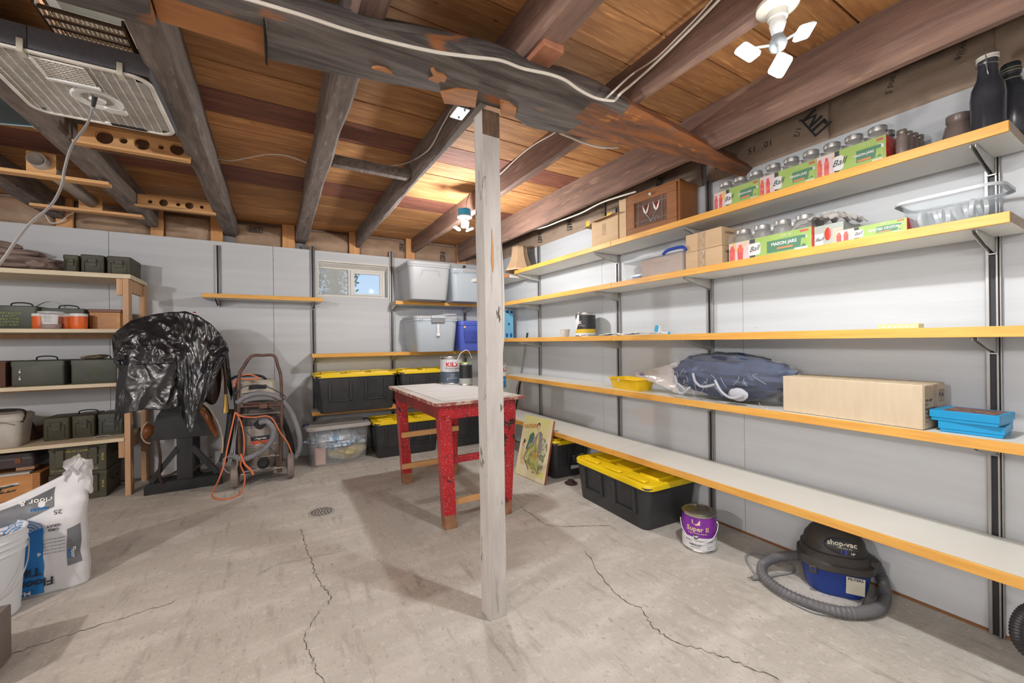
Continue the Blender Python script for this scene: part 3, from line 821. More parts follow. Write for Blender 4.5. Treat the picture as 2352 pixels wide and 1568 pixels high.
jb = thing('junction_box', 'small flat metal junction box cover beside the post top', 'electrical box', tuple(px(1056, 259, Z=2.243)))
part(jb, 'cover', MB().loft([(-.004, .062, .10, .006), (0, .064, .102, .006)]), mat('blue grey plated steel', (.55, .60, .66), .35, .6))
part(jb, 'box', MB().box(-.028, .028, -.045, .045, 0, .03), GALV)
for q in (-.035, .035): part(jb, 'screw', MB().lathe([(.004, -.006), (.004, -.002)], 10, (0.01, q, 0)), DSTEEL)

# ---- LED fixtures: lampholder with a bulb of three folding panels
LENS = mat('lit led lens', (1, 1, 1), .5, emit=13, col2=(1, 1, 1))
FRAMEP = mat('clear led frame', (.70, .80, .82), .3, alpha=.6)
def head(t, c, nrm, upv, w, h):
    z = Vector(nrm).normalized(); u = Vector(upv); x = u.cross(z).normalized(); y = z.cross(x)
    M = Matrix((x, y, z)).transposed().to_4x4(); M.translation = Vector(c)
    part(t, 'led_panel', MB().loft([(-.012, w * .7, h * .7, .008), (-.004, w, h, .01), (.004, w, h, .01)], m=3).xf(M), FRAMEP)
    part(t, 'led_lens', MB().loft([(.0045, w * .78, h * .78, .004), (.0065, w * .76, h * .76, .004)], m=3).xf(M), LENS)
P0 = Vector((1.40, .69, 2.243))
lf = thing('led_ceiling_light', 'bright three panel led bulb in cream ceiling lampholder near top right', 'lamp', tuple(P0))
CRM = mat('cream porcelain', (.70, .68, .60), .3)
part(lf, 'ceiling_plate', MB().lathe([(.060, 0), (.060, -.010), (.050, -.018), (.030, -.024), (.028, -.045), (.024, -.047)], 30), CRM)
hub = px(1786, 108, Y=.69) - P0
part(lf, 'swivel_adapter', MB().tube([(0, 0, -.045), (.0, 0, -.062), (-.006, -.002, -.080), (-.004, .0, -.098)], [.020, .024, .020, .015], 16), WHT)
part(lf, 'bulb_hub', MB().lathe([(.014, -.095), (.022, -.11), (.026, -.128), (.020, -.142), (.006, -.150)], 20), mat('dim grey bulb body', (.30, .33, .35), .4))
for (a, b, yy, nrm, upv, w, h) in ((1717, 120, .75, (-.35, .15, -1), (.3, 1, 0), .070, .050), (1848, 73, .64, (.35, -.75, -.8), (.7, .1, .55), .046, .092), (1792, 150, .63, (-.35, -.9, -.75), (.2, .1, 1), .052, .056)):
    head(lf, px(a, b, Y=yy) - P0, nrm, upv, w, h)
    e = px(a, b, Y=yy) - P0
    part(lf, 'hinge_arm', MB().tube([(0, 0, -.125), tuple(e - Vector(nrm).normalized() * .012)], .004, 6), FRAMEP)
q = px(1067, 490, Y=3.05)
l2 = thing('led_lampholder', 'small blue electrical box with a glowing led bulb hanging behind the post', 'lamp', (q.x, q.y, q.z + .03))
part(l2, 'blue_box', MB().lathe([(.052, 0), (.052, -.052), (.048, -.055)], 24), mat('bright blue box plastic', (.02, .30, .58), .4))
part(l2, 'lampholder', MB().lathe([(.060, -.056), (.060, -.064), (.045, -.072), (.024, -.076), (.022, -.10)], 28), WHT)
part(l2, 'bulb_hub', MB().lathe([(.018, -.10), (.024, -.115), (.018, -.135)], 16), FRAMEP)
head(l2, (-.01, -.03, -.128), (-.2, -1, -.5), (0, 0, 1), .062, .060)
head(l2, (.055, .02, -.150), (.5, .1, -1), (0, 1, 0), .06, .05)
head(l2, (-.055, .03, -.152), (-.5, .2, -1), (0, 1, 0), .06, .05)
cable('cream cable feeding the blue lamp box behind the post', [l2.location + Vector(v) for v in ((.02, 0, .0), (.015, .0, .05), (.04, .02, .11), (.07, .05, .16))], .004)

# ================================================================ SHELF STANDARDS AND SHELVES
def standard(label, x, y, z0, z1, wall, brackets, group):
    """double slotted steel channel on the wall with the bracket arms hooked in it"""
    t = thing('shelf_standard', label, 'shelf standard', (x, y, z0), 0 if wall == 'b' else -PI / 2, group)
    H = z1 - z0
    part(t, 'channel', MB().box(-.021, -.010, -.018, 0, 0, H).box(.006, .013, -.018, 0, 0, H).box(.016, .021, -.018, 0, 0, H), STEEL, bev=.0015, bseg=1)
    part(t, 'slot_groove', MB().box(-.010, .006, -.008, 0, 0, H).box(.013, .016, -.006, 0, 0, H), DSTEEL, smooth=False)
    for zb in brackets:
        zb -= z0
        mb = MB()
        pr = [(-.018, -.001), (-.265, -.001), (-.265, -.012), (-.14, -.042), (-.018, -.062)] if wall == 'r' else [(-.018, -.001), (-.235, -.001), (-.235, -.012), (-.12, -.042), (-.018, -.062)]
        for xx in (-.009, .004): mb.prism(pr, 'x', xx, xx + .0025)
        mb.box(-.009, .0065, -.235, -.018, zb * 0 - .0025, 0)
        mb.xf(Matrix.Translation((0, 0, zb)))
        part(t, 'bracket', mb, GALV)
        part(t, 'bracket_hook', MB().box(-.014, .012, -.026, -.018, zb - .068, zb - .063), STEEL)
    return t
Z5, Z4, Z3, Z2, Z1 = .397, .815, 1.212, 1.600, 1.908
T = .037
rb = [z - T for z in (Z5, Z4, Z3, Z2, Z1)]
nm = ('farthest', 'second farthest', 'third', 'nearest')
for (y, z0, z1, n_) in ((3.59, .22, 2.185, 'slotted steel shelf standard farthest back on right wall near the corner'), (2.44, .25, 2.26, 'slotted steel standard where the long right wall shelves meet end to end'),
                        (1.628, .05, 2.20, 'slotted steel standard behind the purple paint can'), (.425, .0, 2.20, 'large slotted steel standard nearest the camera on right wall')):
    standard(n_, XR, y, z0, z1, 'r', rb, 'shelf standards on the right wall')
lv = {Z5: 'bottom', Z4: 'second lowest', Z3: 'middle', Z2: 'second highest', Z1: 'top'}
def shelf_r(z, y0, y1, where, cut=False):
    fd = .379 if z == Z5 else .299; bd = fd - .012
    t = thing('shelf_board', f'{lv[z]} oak edged white shelf board on right wall, {where}', 'shelf', (XR, (y0 + y1) / 2, z - T), group='shelf boards on the right wall')
    h = (y1 - y0) / 2
    if cut:
        part(t, 'board', MB().prism([(-bd, -h), (-.019, -h), (-.019, h), (-.13, h), (-bd, h - .17)], 'z', 0, T - .001), MELA, bev=.001)
        part(t, 'edge_strip', MB().prism([(-fd, -h), (-bd, -h), (-bd, h - .17), (-.13, h), (-.136, h + .008), (-fd, h - .165)], 'z', -.001, T), OAK, bev=.0015)
    else:
        part(t, 'board', MB().box(-bd, -.019, -h, h, 0, T - .001), MELA, bev=.001)
        part(t, 'edge_strip', MB().box(-fd, -bd, -h, h, -.001, T), OAK, bev=.0015)
    part(t, 'raw_end', MB().box(-bd, -.02, -h - .0015, -h, .001, T - .002), CHIP, smooth=False)
for z in (Z5, Z4, Z3, Z2, Z1):
    yj = 2.138 if z == Z5 else 2.222
    shelf_r(z, .337 if z in (Z1, Z2) else -.85, yj - .0015, 'near length')
    shelf_r(z, yj + .0015, {Z1: 3.78, Z2: 4.2, Z3: 4.2, Z4: 3.98, Z5: 4.0}[z], 'far length toward the corner', cut=(z in (Z1, Z4)))
cs = thing('corner_shelf_board', 'brown edged board end in the corner beneath the lampshade', 'shelf', (2.2, 4.2, Z1 - T))
q0 = px(1178, 640, Z=Z1); q1 = px(1155, 652, Z=Z1)
part(cs, 'board', MB().prism([(-.01, -.405), (.23, -.415), (.23, .15), (-.25, .15), (-.20, -.02)], 'z', -.006, T - .008), MELA)
part(cs, 'edge_strip', MB().obox((-.015, -.408, T / 2 - .006), (-.208, -.018, T / 2 - .006), .012, T), mat('shaded brown edge', (.42, .2, .08), .6))

for (x, z0, z1, n_) in ((-.455, 1.555, 2.13, 'short slotted standard left end of the lone back wall shelf'), (.360, .25, 2.21, 'slotted steel standard left of the basement window'),
                        (1.182, .25, 2.235, 'slotted steel standard right of the basement window'), (2.10, .25, 2.15, 'slotted steel standard on back wall hidden mostly by the post')):
    lev = {-.455: [1.643 - T], .36: [1.643 - T, 1.075 - T, .495 - T], 1.182: [1.643 - T, 1.075 - T, .495 - T], 2.10: [1.643 - T, 1.075 - T]}[x]
    standard(n_, x, YB, z0, z1, 'b', lev, 'shelf standards on the back wall')
def shelf_b(z, x0, x1, label, y=4.53):
    t = thing('shelf_board', label, 'shelf', ((x0 + x1) / 2, YB, z - T), group='shelf boards on the back wall')
    h = (x1 - x0) / 2; d = YB - y
    part(t, 'board', MB().box(-h, h, -d + .012, -.019, 0, T - .001), MELA, bev=.001)
    part(t, 'edge_strip', MB().box(-h, h, -d, -d + .012, -.001, T), OAKX, bev=.0015)
    for s in (-1, 1): part(t, 'raw_end', MB().box(s * h - (.0 if s > 0 else .0015), s * h + (.0015 if s > 0 else 0), -d + .013, -.02, .001, T - .002), CHIP, smooth=False)
shelf_b(1.643, -.555, .43, 'lone high shelf board with brown edge left of the window')
shelf_b(1.643, 1.165, 2.195, 'high shelf board under two grey totes right of the window')
shelf_b(1.075, .325, 2.185, 'long yellow edged shelf board under the window')
shelf_b(.495, .318, 2.1, 'low back wall shelf board under black and yellow totes', 4.50)

# ================================================================ TOTES
def tote(t, L, Wd, H, body_m, lid_m, lidh=.045, ribs=2, taper=.86, label=False, lid=True, th=.004):
    """storage tote, long side along x, front faces -y"""
    hb = H - lidh
    rings = [(0, L * taper, Wd * taper, .04), (.01, L * taper + .012, Wd * taper + .012, .045), (hb * .93, L * .955, Wd * .955, .05), (hb * .94, L * .985, Wd * .985, .05), (hb, L * .99, Wd * .99, .05)]
    b = MB().loft(rings, m=5, cap1=False)
    part(t, 'body', b, body_m, solid=th)
    k = lambda z: (taper + (.955 - taper) * z / (hb * .93))
    # raised panels on the long side and the end
    for side in ('f', 'e'):
        n = ribs if side == 'f' else 1
        for i in range(n):
            cx = (i - (n - 1) / 2) * (L * .42) if side == 'f' else 0
            w = L * .14 if side == 'f' else Wd * .22
            mb = MB(); z0, z1 = hb * .30, hb * .86
            for sg in (-1, 1):
                def P(u, z, off=.0):
                    return (u, -Wd / 2 * k(z) - off, z) if side == 'f' else (-L / 2 * k(z) - off, -u, z)
                u0, u1 = cx + sg * w * .96, cx + sg * w * .76
                if side == 'e': u0, u1 = sg * w * .96, sg * w * .8
                mb.add([P(u0, z0), P(u1, z0), P(u1, z1), P(u0, z1), P(u0, z0, .017), P(u1, z0, .017), P(u1, z1, .017), P(u0, z1, .017)],
                       [(0, 1, 2, 3), (4, 5, 6, 7), (0, 4, 5, 1), (1, 5, 6, 2), (2, 6, 7, 3), (3, 7, 4, 0)])
            u0, u1 = (cx - w, cx + w) if side == 'f' else (-w, w)
            mb.add([P(u0, z0 - .0), P(u1, z0), P(u1, z0 + .012), P(u0, z0 + .012), P(u0, z0, .017), P(u1, z0, .017), P(u1, z0 + .012, .017), P(u0, z0 + .012, .017)],
                   [(0, 1, 2, 3), (4, 5, 6, 7), (0, 4, 5, 1), (1, 5, 6, 2), (2, 6, 7, 3), (3, 7, 4, 0)])
            part(t, 'rib', mb, body_m, bev=.002)
    if lid:
        e = MB().loft([(hb - .018, L * .985, Wd * .985, .055), (hb - .016, L * 1.0, Wd * 1.0, .06), (hb + .012, L * 1.0, Wd * 1.0, .06), (hb + .018, L * .985, Wd * .985, .055), (hb + .018, L * .93, Wd * .90, .045), (hb + .010, L * .92, Wd * .88, .045)], m=5)
        part(t, 'lid', e, lid_m)
        for i in (-1, 0, 1):
            for sg in (-1, 1):
                part(t, 'lid_ridge', MB().loft([(hb + .014, L * .20, Wd * .10, .012, i * L * .3, sg * Wd * .36), (hb + .026, L * .18, Wd * .085, .012, i * L * .3, sg * Wd * .36)], m=3), lid_m)
            part(t, 'lid_ridge', MB().loft([(hb + .008, L * .22, Wd * .34, .012, i * L * .3, 0), (hb + .024, L * .205, Wd * .32, .012, i * L * .3, 0)], m=3), lid_m)
        part(t, 'handle_grip', MB().loft([(hb - .03, .02, Wd * .35, .006, -L / 2 * .985, 0), (hb - .005, .028, Wd * .37, .006, -L / 2 * .99, 0)], m=3), body_m)
def yb(label, x, y, z, rz, L=.70, Wd=.45, H=.35, g='black totes with yellow lids', **k):
    t = thing('storage_tote', label, 'storage tote', (x, y, z), rz, g)
    tote(t, L, Wd, H, BLKP, YELP, **k)
    return t
yb('black tote with yellow lid on low back shelf, left of the two', .730, 4.54, .4955, 0, .80, .42, .408)
yb('black tote with yellow lid on low back shelf behind the red table', 1.525, 4.55, .4955, 0, .76, .40, .408)
yb('dusty black tote with yellow lid on floor left of the table leg', 1.215, 4.45, 0, -.02, .70, .42, .40)
yb('black tote with yellow lid on floor half hidden by the white post', 1.975, 4.44, 0, 0, .68, .40, .40)
yb('large black tote with bright yellow lid on floor under right wall shelves', 2.185, 2.07, 0, -PI / 2 - .05, .76, .47, .318)
o = yb('black tote with a printed label on floor behind the leaning picture', 2.232, 3.03, 0, -.03, .40, .50, .352)
LB = mat('dark product label', (.02, .025, .045), .4)
part(o, 'product_label', MB().box(-.02, .145, -.233, -.2225, .06, .21), LB)
LI = mat('pale label print', (.65, .66, .70), .5)
LY = mat('yellow label print', (.55, .45, .03), .5)
part(o, 'barcode_strip', MB().box(-.015, .14, -.2345, -.233, .065, .095), LI)
for q, (s, zz, mm) in enumerate((('STORAGE TOTE', .205, LI), ('27 GAL / 102 L', .19, LI), ('HEAVY DUTY', .175, LI), ('LATCHING LID', .155, LY))):
    text(o, s, .014, mm, pos=(.045, -.2335, zz - .03), width=.9)
for q in range(3): part(o, 'label_block', MB().box(.09, .135, -.2345, -.233, .13 + q * .022, .14 + q * .022), LY if q else LI)

# grey totes on the back shelves
def gt(label, x, y, z, L, Wd, H, m, kind):
    """end-on totes: short side to the camera (front -y), long side runs back"""
    t = thing('storage_tote', label, 'storage tote', (x - .035, y, z), 0, 'grey and blue totes on the back shelves')
    hb = H - .02
    k0 = .80
    part(t, 'body', MB().loft([(0, L * k0, Wd * k0, .05), (.008, L * (k0 + .02), Wd * (k0 + .02), .055), (hb * .90, L * .93, Wd * .93, .06), (hb * .91, L * .965, Wd * .965, .06), (hb, L * .975, Wd * .975, .06)], m=6, cap1=False), m, solid=.004)
    return t, hb
LID = lambda t, L, Wd, hb, m, open_=0: part(t, 'lid', MB().loft([(hb - .012, L * .97, Wd * .97, .06), (hb - .012, L, Wd, .065), (hb + .012, L, Wd, .065), (hb + .018, L * .97, Wd * .97, .055), (hb + .014, L * .90, Wd * .90, .045)], m=6).xf(Matrix.Translation((0, 0, 0)) if not open_ else rot(None, 'Y', open_, (-L / 2, 0, hb))), m)
t, hb = gt('large round cornered grey tote on high shelf right of window', 1.50, 4.49, 1.6435, .50, .56, .40, GRYP, 0)
LID(t, .50, .56, hb, GRYP)
f = -.62 / 2 * .90
part(t, 'handle_lip', MB().tube([(-.12, -.240, .17), (-.115, -.250, .25), (-.095, -.256, .262), (-.09, -.262, .31), (.09, -.262, .31), (.095, -.256, .262), (.125, -.248, .25), (.13, -.244, .235)], .007, 8), GRYP)
t, hb = gt('blue grey tote on high shelf, partly behind the post', 1.985, 4.51, 1.6435, .46, .50, .37, GRYP2, 0)
LID(t, .46, .50, hb, GRYP2)
part(t, 'rib', MB().obox((-.09, -.205, .02), (-.10, -.234, .32), .006, .008, (0, 1, 0)), GRYP2)
part(t, 'rib', MB().obox((.09, -.205, .02), (.10, -.234, .32), .006, .008, (0, 1, 0)), GRYP2)
part(t, 'latch', MB().box(-.09, .09, -.262, -.240, .325, .37), GRYP, bev=.004)
for q in (-.19, -.165): part(t, 'clip_pin', MB().box(q, q + .006, -.255, -.238, .30, .33), GRYP2)
t, hb = gt('blue grey tote with its lid ajar on shelf under the large grey tote', 1.575, 4.49, 1.0755, .52, .54, .39, GRYP2, 0)
LID(t, .52, .54, hb, GRYP, .0)
part(t, 'tilted_lid', MB().loft([(hb + .02, .50, .54, .06), (hb + .035, .50, .54, .06), (hb + .04, .47, .51, .055)], m=6).xf(rot(None, 'Y', -.10, (.2, 0, hb))).xf(Matrix.Translation((.0, .02, .012))), GRYP)
for q in (-.13, .13): part(t, 'rib', MB().obox((q, -.219, .02), (q * 1.06, -.250, .32), .006, .008, (0, 1, 0)), GRYP2)
part(t, 'latch', MB().box(-.075, .075, -.283, -.266, hb - .055, hb - .008), mat('dark grey latch', (.22, .23, .25), .5), bev=.003)
part(t, 'latch_top', MB().box(-.08, .08, -.29, -.27, hb - .008, hb + .016), GRYP2, bev=.003)
part(t, 'hanging_tag', MB().box(-.012, .012, -.272, -.269, .20, .30).box(-.02, .02, -.272, -.268, .17, .20), PAPER, bev=.002)
for q in (-.2, -.175, .175, .2): part(t, 'clip_pin', MB().box(q - .003, q + .003, -.288, -.27, hb - .04, hb - .012), GRYP2)
t, hb = gt('bright blue tote on middle back shelf beside the post', 2.05, 4.51, 1.0755, .42, .50, .345, BLUP, 0)
LID(t, .42, .50, hb, BLUP)
part(t, 'handle_panel', MB().loft([(.10, .16, .02, .008, -.055, -.232), (.225, .19, .02, .008, -.06, -.247)], m=3), mat('dark blue recess', (.06, .09, .42), .4))
part(t, 'sticker', MB().lathe([(.001, .001), (.014, .001), (.014, -.002)], 16, (-.145, -.252, .27), axis='y'), mat('orange white sticker', (.8, .5, .3), .5))

# clear tote with striped laundry on the floor
t = thing('storage_tote', 'clear plastic tote full of blue striped cloth on floor by the wall', 'storage tote', (.540, 4.455, 0), .03)
L, Wd, H = .60, .40, .405
part(t, 'body', MB().loft([(0, .48, .31, .05), (.01, .50, .33, .055), (.34, .545, .365, .06), (.36, .565, .385, .06)], m=6, cap1=False), MILKY, solid=.003)
part(t, 'lid', MB().loft([(.352, .57, .39, .06), (.352, .60, .41, .06), (.372, .60, .41, .06), (.385, .56, .38, .05), (.378, .50, .33, .04)], m=6), mat('milky grey lid', (.50, .48, .46), .35, alpha=.85))
for s in (-1, 1): part(t, 'lid_latch', MB().loft([(.372, .06, .10, .02, s * .285, 0), (.392, .05, .09, .02, s * .28, 0)], m=4), mat('navy latch', (.04, .045, .10), .5))
STR = mat('striped cloth', (.62, .68, .74), .8, col2=(.20, .34, .52), scale=2.6, stretch=(16, 1, 3), lo=.50, hi=.56)
def cloth(c, r, seed, m, name='folded_cloth', par=None, amp=.35):
    return part(par, name, MB().ball(c, r, 40, 24, lambda d: 1 + amp * noise.noise(d * 3.1 + Vector((seed, 0, 0))) + amp * .5 * noise.noise(Vector((d.x * 9, d.y * 9, d.z * 9 + seed)))), m)
cloth((-.02, -.045, .235), (.235, .15, .07), 1, STR, par=t)
cloth((.02, -.03, .19), (.24, .15, .055), 5, STR, par=t)
cloth((.08, -.03, .11), (.19, .15, .10), 8, mat('straw coloured cloth', (.52, .46, .26), .8, scale=5), par=t, amp=.15)
pk = part(t, 'pink_carton', MB().box(-.215, -.125, -.135, .0, .012, .175), mat('faded pink carton', (.62, .33, .25), .7, scale=4, col2=(.66, .42, .34)), bev=.002)

# ================================================================ TABLE
REDD = RED
tt = thing('work_table', 'red painted speckled wooden work table with grey top behind the post', 'table', (1.18, 2.92, 0))
def T_(mb): return mb.xf(Matrix.Translation((-1.18, -2.92, 0)))
X0, X1, Y0, Y1 = .830, 1.455, 2.335, 3.50
part(tt, 'tabletop', T_(MB().box(X0, X1, Y0, Y1, .792, .812)), [TBLTOP], bev=.006)
part(tt, 'top_edge', T_(MB().box(X0 - .001, X1 + .001, Y0 - .001, Y0 + .004, .790, .811).box(X0 - .001, X0 + .004, Y0 + .004, Y1, .790, .811)), mat('chipped red brown edge', (.30, .09, .07), .6, col2=(.50, .38, .30), scale=18, lo=.5, hi=.6), bev=.002)
part(tt, 'top_sheet', T_(MB().box(X0 + .06, X1 - .06, Y0 + .045, Y1 - .06, .812, .8155)), SPLASH, bev=.001)
part(tt, 'apron', T_(MB().box(.87, 1.415, 2.38, 2.40, .70, .792)), REDD, bev=.002)
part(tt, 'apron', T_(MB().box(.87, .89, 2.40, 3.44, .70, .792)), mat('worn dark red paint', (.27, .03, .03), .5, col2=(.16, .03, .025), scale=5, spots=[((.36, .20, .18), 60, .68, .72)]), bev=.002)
part(tt, 'apron', T_(MB().box(1.395, 1.415, 2.40, 3.44, .70, .792)), REDD, bev=.002)
part(tt, 'apron', T_(MB().box(.87, 1.415, 3.44, 3.46, .70, .792)), REDD, bev=.002)
for tx, ty, bx, by in ((.872, 2.382, .915, 2.415), (.872, 3.375, .915, 3.37), (1.340, 2.382, 1.315, 2.415), (1.340, 3.375, 1.315, 3.37)):
    mb = MB(); w = .077; vs = []
    for i in range(9):
        k = i / 8; x = bx + (tx - bx) * k; y = by + (ty - by) * k
        vs += [(x, y, .72 * k), (x + w, y, .72 * k), (x + w, y + w, .72 * k), (x, y + w, .72 * k)]
    mb.add(vs, [(i * 4 + q, i * 4 + (q + 1) % 4, i * 4 + 4 + (q + 1) % 4, i * 4 + 4 + q) for i in range(8) for q in range(4)] + [(3, 2, 1, 0), (32, 33, 34, 35)])
    o = part(tt, 'leg', T_(mb), [REDD, mat('bare worn wood foot', (.36, .20, .10), .7, col2=(.22, .08, .05), scale=14)], bev=.003)
    for p in o.data.polygons:
        if p.center.z < .05: p.material_index = 1
for z in (.395, .135):
    part(tt, 'rung', T_(MB().box(.90, 1.40, 3.345, 3.37, z, z + .042)), PINEX, bev=.002)
part(tt, 'stretcher', T_(MB().box(.99, 1.345, 2.46, 2.48, .395, .44)), REDD, bev=.002)
part(tt, 'rung', T_(MB().box(.99, 1.345, 2.46, 2.475, .125, .165)), PINEX, bev=.002)

# ================================================================ PAINT CANS
def can(label, loc, r, h, lab, lab2, rz=0.0, bail=True, lidm=None, split=.45, name='paint_can'):
    t = thing(name, label, 'paint can', tuple(loc), rz)
    part(t, 'can', MB().lathe([(r * .97, 0), (r, .002), (r, .008), (r * .975, .011), (r * .975, h - .014), (r, h - .010), (r, h - .002), (r * .96, h)], 40), TIN)
    part(t, 'lid', MB().lathe([(r * .90, h), (r * .90, h + .003), (r * .84, h + .002), (r * .80, h - .004), (.001, h - .004)], 40, caps=False), lidm or TIN)
    part(t, 'label', MB().lathe([(r * .982, .012), (r * .982, .012 + (h - .03) * split)], 40, caps=False), lab2)
    part(t, 'label', MB().lathe([(r * .983, .012 + (h - .03) * split), (r * .983, h - .016)], 40, caps=False), lab)
    if bail:
        for s in (-1, 1): part(t, 'bail_ear', MB().lathe([(.009, .0), (.009, .004), (.004, .006)], 12, (s * r * .98, 0, h * .72), axis='x'), TIN)
        part(t, 'bail', MB().tube([(r * 1.06 * math.cos(a), -r * 1.10 * math.sin(a) * .98 - .002, h * .72 - h * .42 * math.sin(a)) for a in [PI * k / 16 for k in range(17)]], .0022, 6), WHT)
    return t
PURP = mat('purple label', (.16, .02, .28), .3, col2=(.30, .05, .42), scale=9, lo=.45, hi=.7)
LABW = mat('white label paper', (.72, .73, .76), .4, col2=(.68, .69, .72))
GOLD = mat('cream gold print', (.82, .66, .36), .5)
DK = mat('dark print', (.03, .03, .05), .6)
c2 = can('purple and white paint can with wire bail on floor before the shelves', (2.085, 1.475, 0), .092, .205, PURP, LABW, -.95, split=.40)
R = .092 * .985
text(c2, 'Super II', .036, GOLD, (0, 0, .128), R=R, bold=.02, width=1.05, ang=-.1)
text(c2, 'High Performance', .0135, GOLD, (0, 0, .105), R=R, ang=-.1)
text(c2, 'HP', .02, PAPER, (0, 0, .085), R=R + .001, bold=.03, ang=-.2)
part(c2, 'round_badge', MB().lathe([(.0135, 0), (.0135, .0025), (.001, .0028)], 20, axis='y').xf(Matrix.Rotation(-.2, 4, 'Z') @ Matrix.Translation((0, -R - .0004, .085))), BLKP)
text(c2, 'INTERIOR WATERBORNE PAINT', .0105, DK, (0, 0, .062), R=R, bold=.02, ang=0)
text(c2, 'SEMIGLOSS', .0125, DK, (0, 0, .040), R=R, bold=.02, ang=-.25)
text(c2, 'BASE WHITE', .008, DK, (0, 0, .027), R=R, ang=-.25)
text(c2, '1 US GAL', .008, DK, (0, 0, .035), R=R, ang=.55)
text(c2, '3.78 L', .008, DK, (0, 0, .024), R=R, ang=.55)
part(c2, 'gold_shield', MB().add([(R * 1.006 * math.sin(a), -R * 1.006 * math.cos(a), z) for a, z in ((-.42, .178), (.05, .178), (.05, .152), (-.18, .148), (-.42, .158))], [(0, 1, 2, 3, 4)]), GOLD)
kn = mat('navy label', (.09, .12, .17), .35)
k1 = px(1058, 878, Z=.8155)
kz = can('white and navy paint can with big red letters at back of table', (1.340, 3.36, .8158), .096, .230, LABW, kn, -.25, bail=False, split=.48)
text(kz, 'KILZ', .050, mat('red print', (.62, .01, .02), .4), (0, 0, .168), R=.0945, bold=.03, width=1.15)
text(kz, 'STANDARD', .019, kn, (0, 0, .135), R=.0945, bold=.02, width=1.25)
text(kz, 'INTERIOR PRIMER', .009, kn, (0, 0, .118), R=.0945)
for q in range(3): text(kz, ('SEALER', 'PRIMER', 'STAINBLOCKER')[q], .011, PAPER, (0, 0, .085 - q * .016), R=.0945)
text(kz, '1', .03, PAPER, (0, 0, .045), R=.0945, ang=-.45)
q = px(1100, 884, Z=.8155)
kd = can('small dark paint can with lime green rim right of the red lettered can', (1.395, 3.17, .8158), .056, .185, mat('black label', (.02, .025, .025), .4), mat('grey white label', (.45, .47, .45), .4), 0, bail=False, lidm=mat('lime lid', (.30, .62, .04), .4), split=.3)
part(kd, 'bail', MB().tube(smooth_path([(-.06, 0, .15), (-.075, -.01, .21), (-.04, 0, .27), (.02, 0, .29), (.06, 0, .22)], 5), .0025, 6), WHT)
q = px(1139, 892, Z=.8155)
kb = can('white and bright blue paint can at right edge of table behind post', (q.x, q.y, .8158), .082, .195, LABW, mat('bright blue label', (.02, .22, .48), .35), 0, bail=False, split=.52)
text(kb, 'KILZ', .045, mat('red print', (1, 1, 1)), (0, 0, .148), R=.081, bold=.03, ang=.35)
text(kb, 'STAINBLOCKER', .014, PAPER, (0, 0, .07), R=.081, ang=.4)
# hanging off the wall shelves
q = px(1320, 766, Z=Z3)
cb = can('dark and white paint can with yellow stripe on middle right shelf', (2.31, 2.70, Z3 + .0005), .086, .195, mat('black brush label', (.03, .03, .035), .4), mat('mustard stripe', (.70, .48, .03), .4), -PI / 2 + .35, bail=False, split=.30)
text(cb, 'HOOK', .04, PAPER, (0, 0, .115), R=.0848, ang=-.55, bold=.01)
text(cb, 'WATERBORNE', .009, PAPER, (0, 0, .09), R=.0848, ang=.1)
part(cb, 'white_paint_smear', MB().grid(lambda u, v: (.0856 * math.sin(-.95 + .8 * u), -.0856 * math.cos(-.95 + .8 * u), .075 + .10 * v - .03 * math.sin(u * 5)), 8, 4), LABW)
part(cb, 'white_band', MB().lathe([(.0855, .012), (.0855, .028)], 40, caps=False), LABW)

# ================================================================ PICTURE BOARD, FLOOR THINGS
BR = Vector((1.885, 2.735, .004)); BL = Vector((1.845, 3.135, .004)); TR = px(1272, 966, X=2.075); TL = BL + (TR - BR)
cbp = thing('picture_board', 'old painted poster board with a standing man leaning on the bottom shelf', 'picture', tuple((BR + BL) / 2))
ux = (BR - BL); Wp = ux.length; ux.normalize(); uz = (TR - BR); Hp = uz.length; uz.normalize(); un = ux.cross(uz).normalized()
M4 = Matrix((ux, -un, uz)).transposed().to_4x4(); M4.translation = BL - (BR + BL) / 2      # local: x right, -y out of the face towards the viewer
if (M4 @ Vector((0, -1, 0)) - M4 @ Vector((0, 0, 0))).dot(-Vector((BL.x, BL.y, 0))) < 0:
    M4 = Matrix((ux, un, uz)).transposed().to_4x4(); M4.translation = BL - (BR + BL) / 2
PBG = mat('cream poster ground', (.70, .62, .42), .5, col2=(.62, .60, .24), scale=3.2, lo=.42, hi=.62)
part(cbp, 'panel', MB().box(0, Wp, 0, .016, 0, Hp).xf(M4), [PBG], bev=.001)
part(cbp, 'panel_edge', MB().box(Wp, Wp + .002, -.001, .017, .003, Hp - .003).xf(M4), mat('reddish brown board edge', (.42, .13, .07), .7))
def paint(pts, m, k=0, nm='painted_shape'):
    """pts in fractions of the board, as flat print on its face"""
    mb = MB().add([(u * Wp, -.0008 - k * .0004, v * Hp) for u, v in pts], [tuple(range(len(pts)))]).xf(M4)
    part(cbp, nm, mb, m, smooth=False)
cO = mat('print orange', (.72, .27, .07), .6); cT = mat('print teal', (.06, .14, .13), .6, scale=14, col2=(.12, .22, .14)); cP = mat('print mauve grey', (.22, .19, .24), .6, scale=14, col2=(.32, .28, .27))
cG = mat('print olive yellow', (.50, .48, .14), .6, col2=(.25, .27, .12), scale=22, lo=.45, hi=.58); cF = mat('print flesh', (.66, .45, .28), .6); cC = mat('print chair pattern', (.55, .50, .36), .6, col2=(.20, .22, .12), scale=26, lo=.47, hi=.53)
cY = mat('print yellow', (.68, .62, .10), .6, col2=(.62, .56, .22), scale=9); cK = mat('print dark line', (.06, .05, .05), .6)
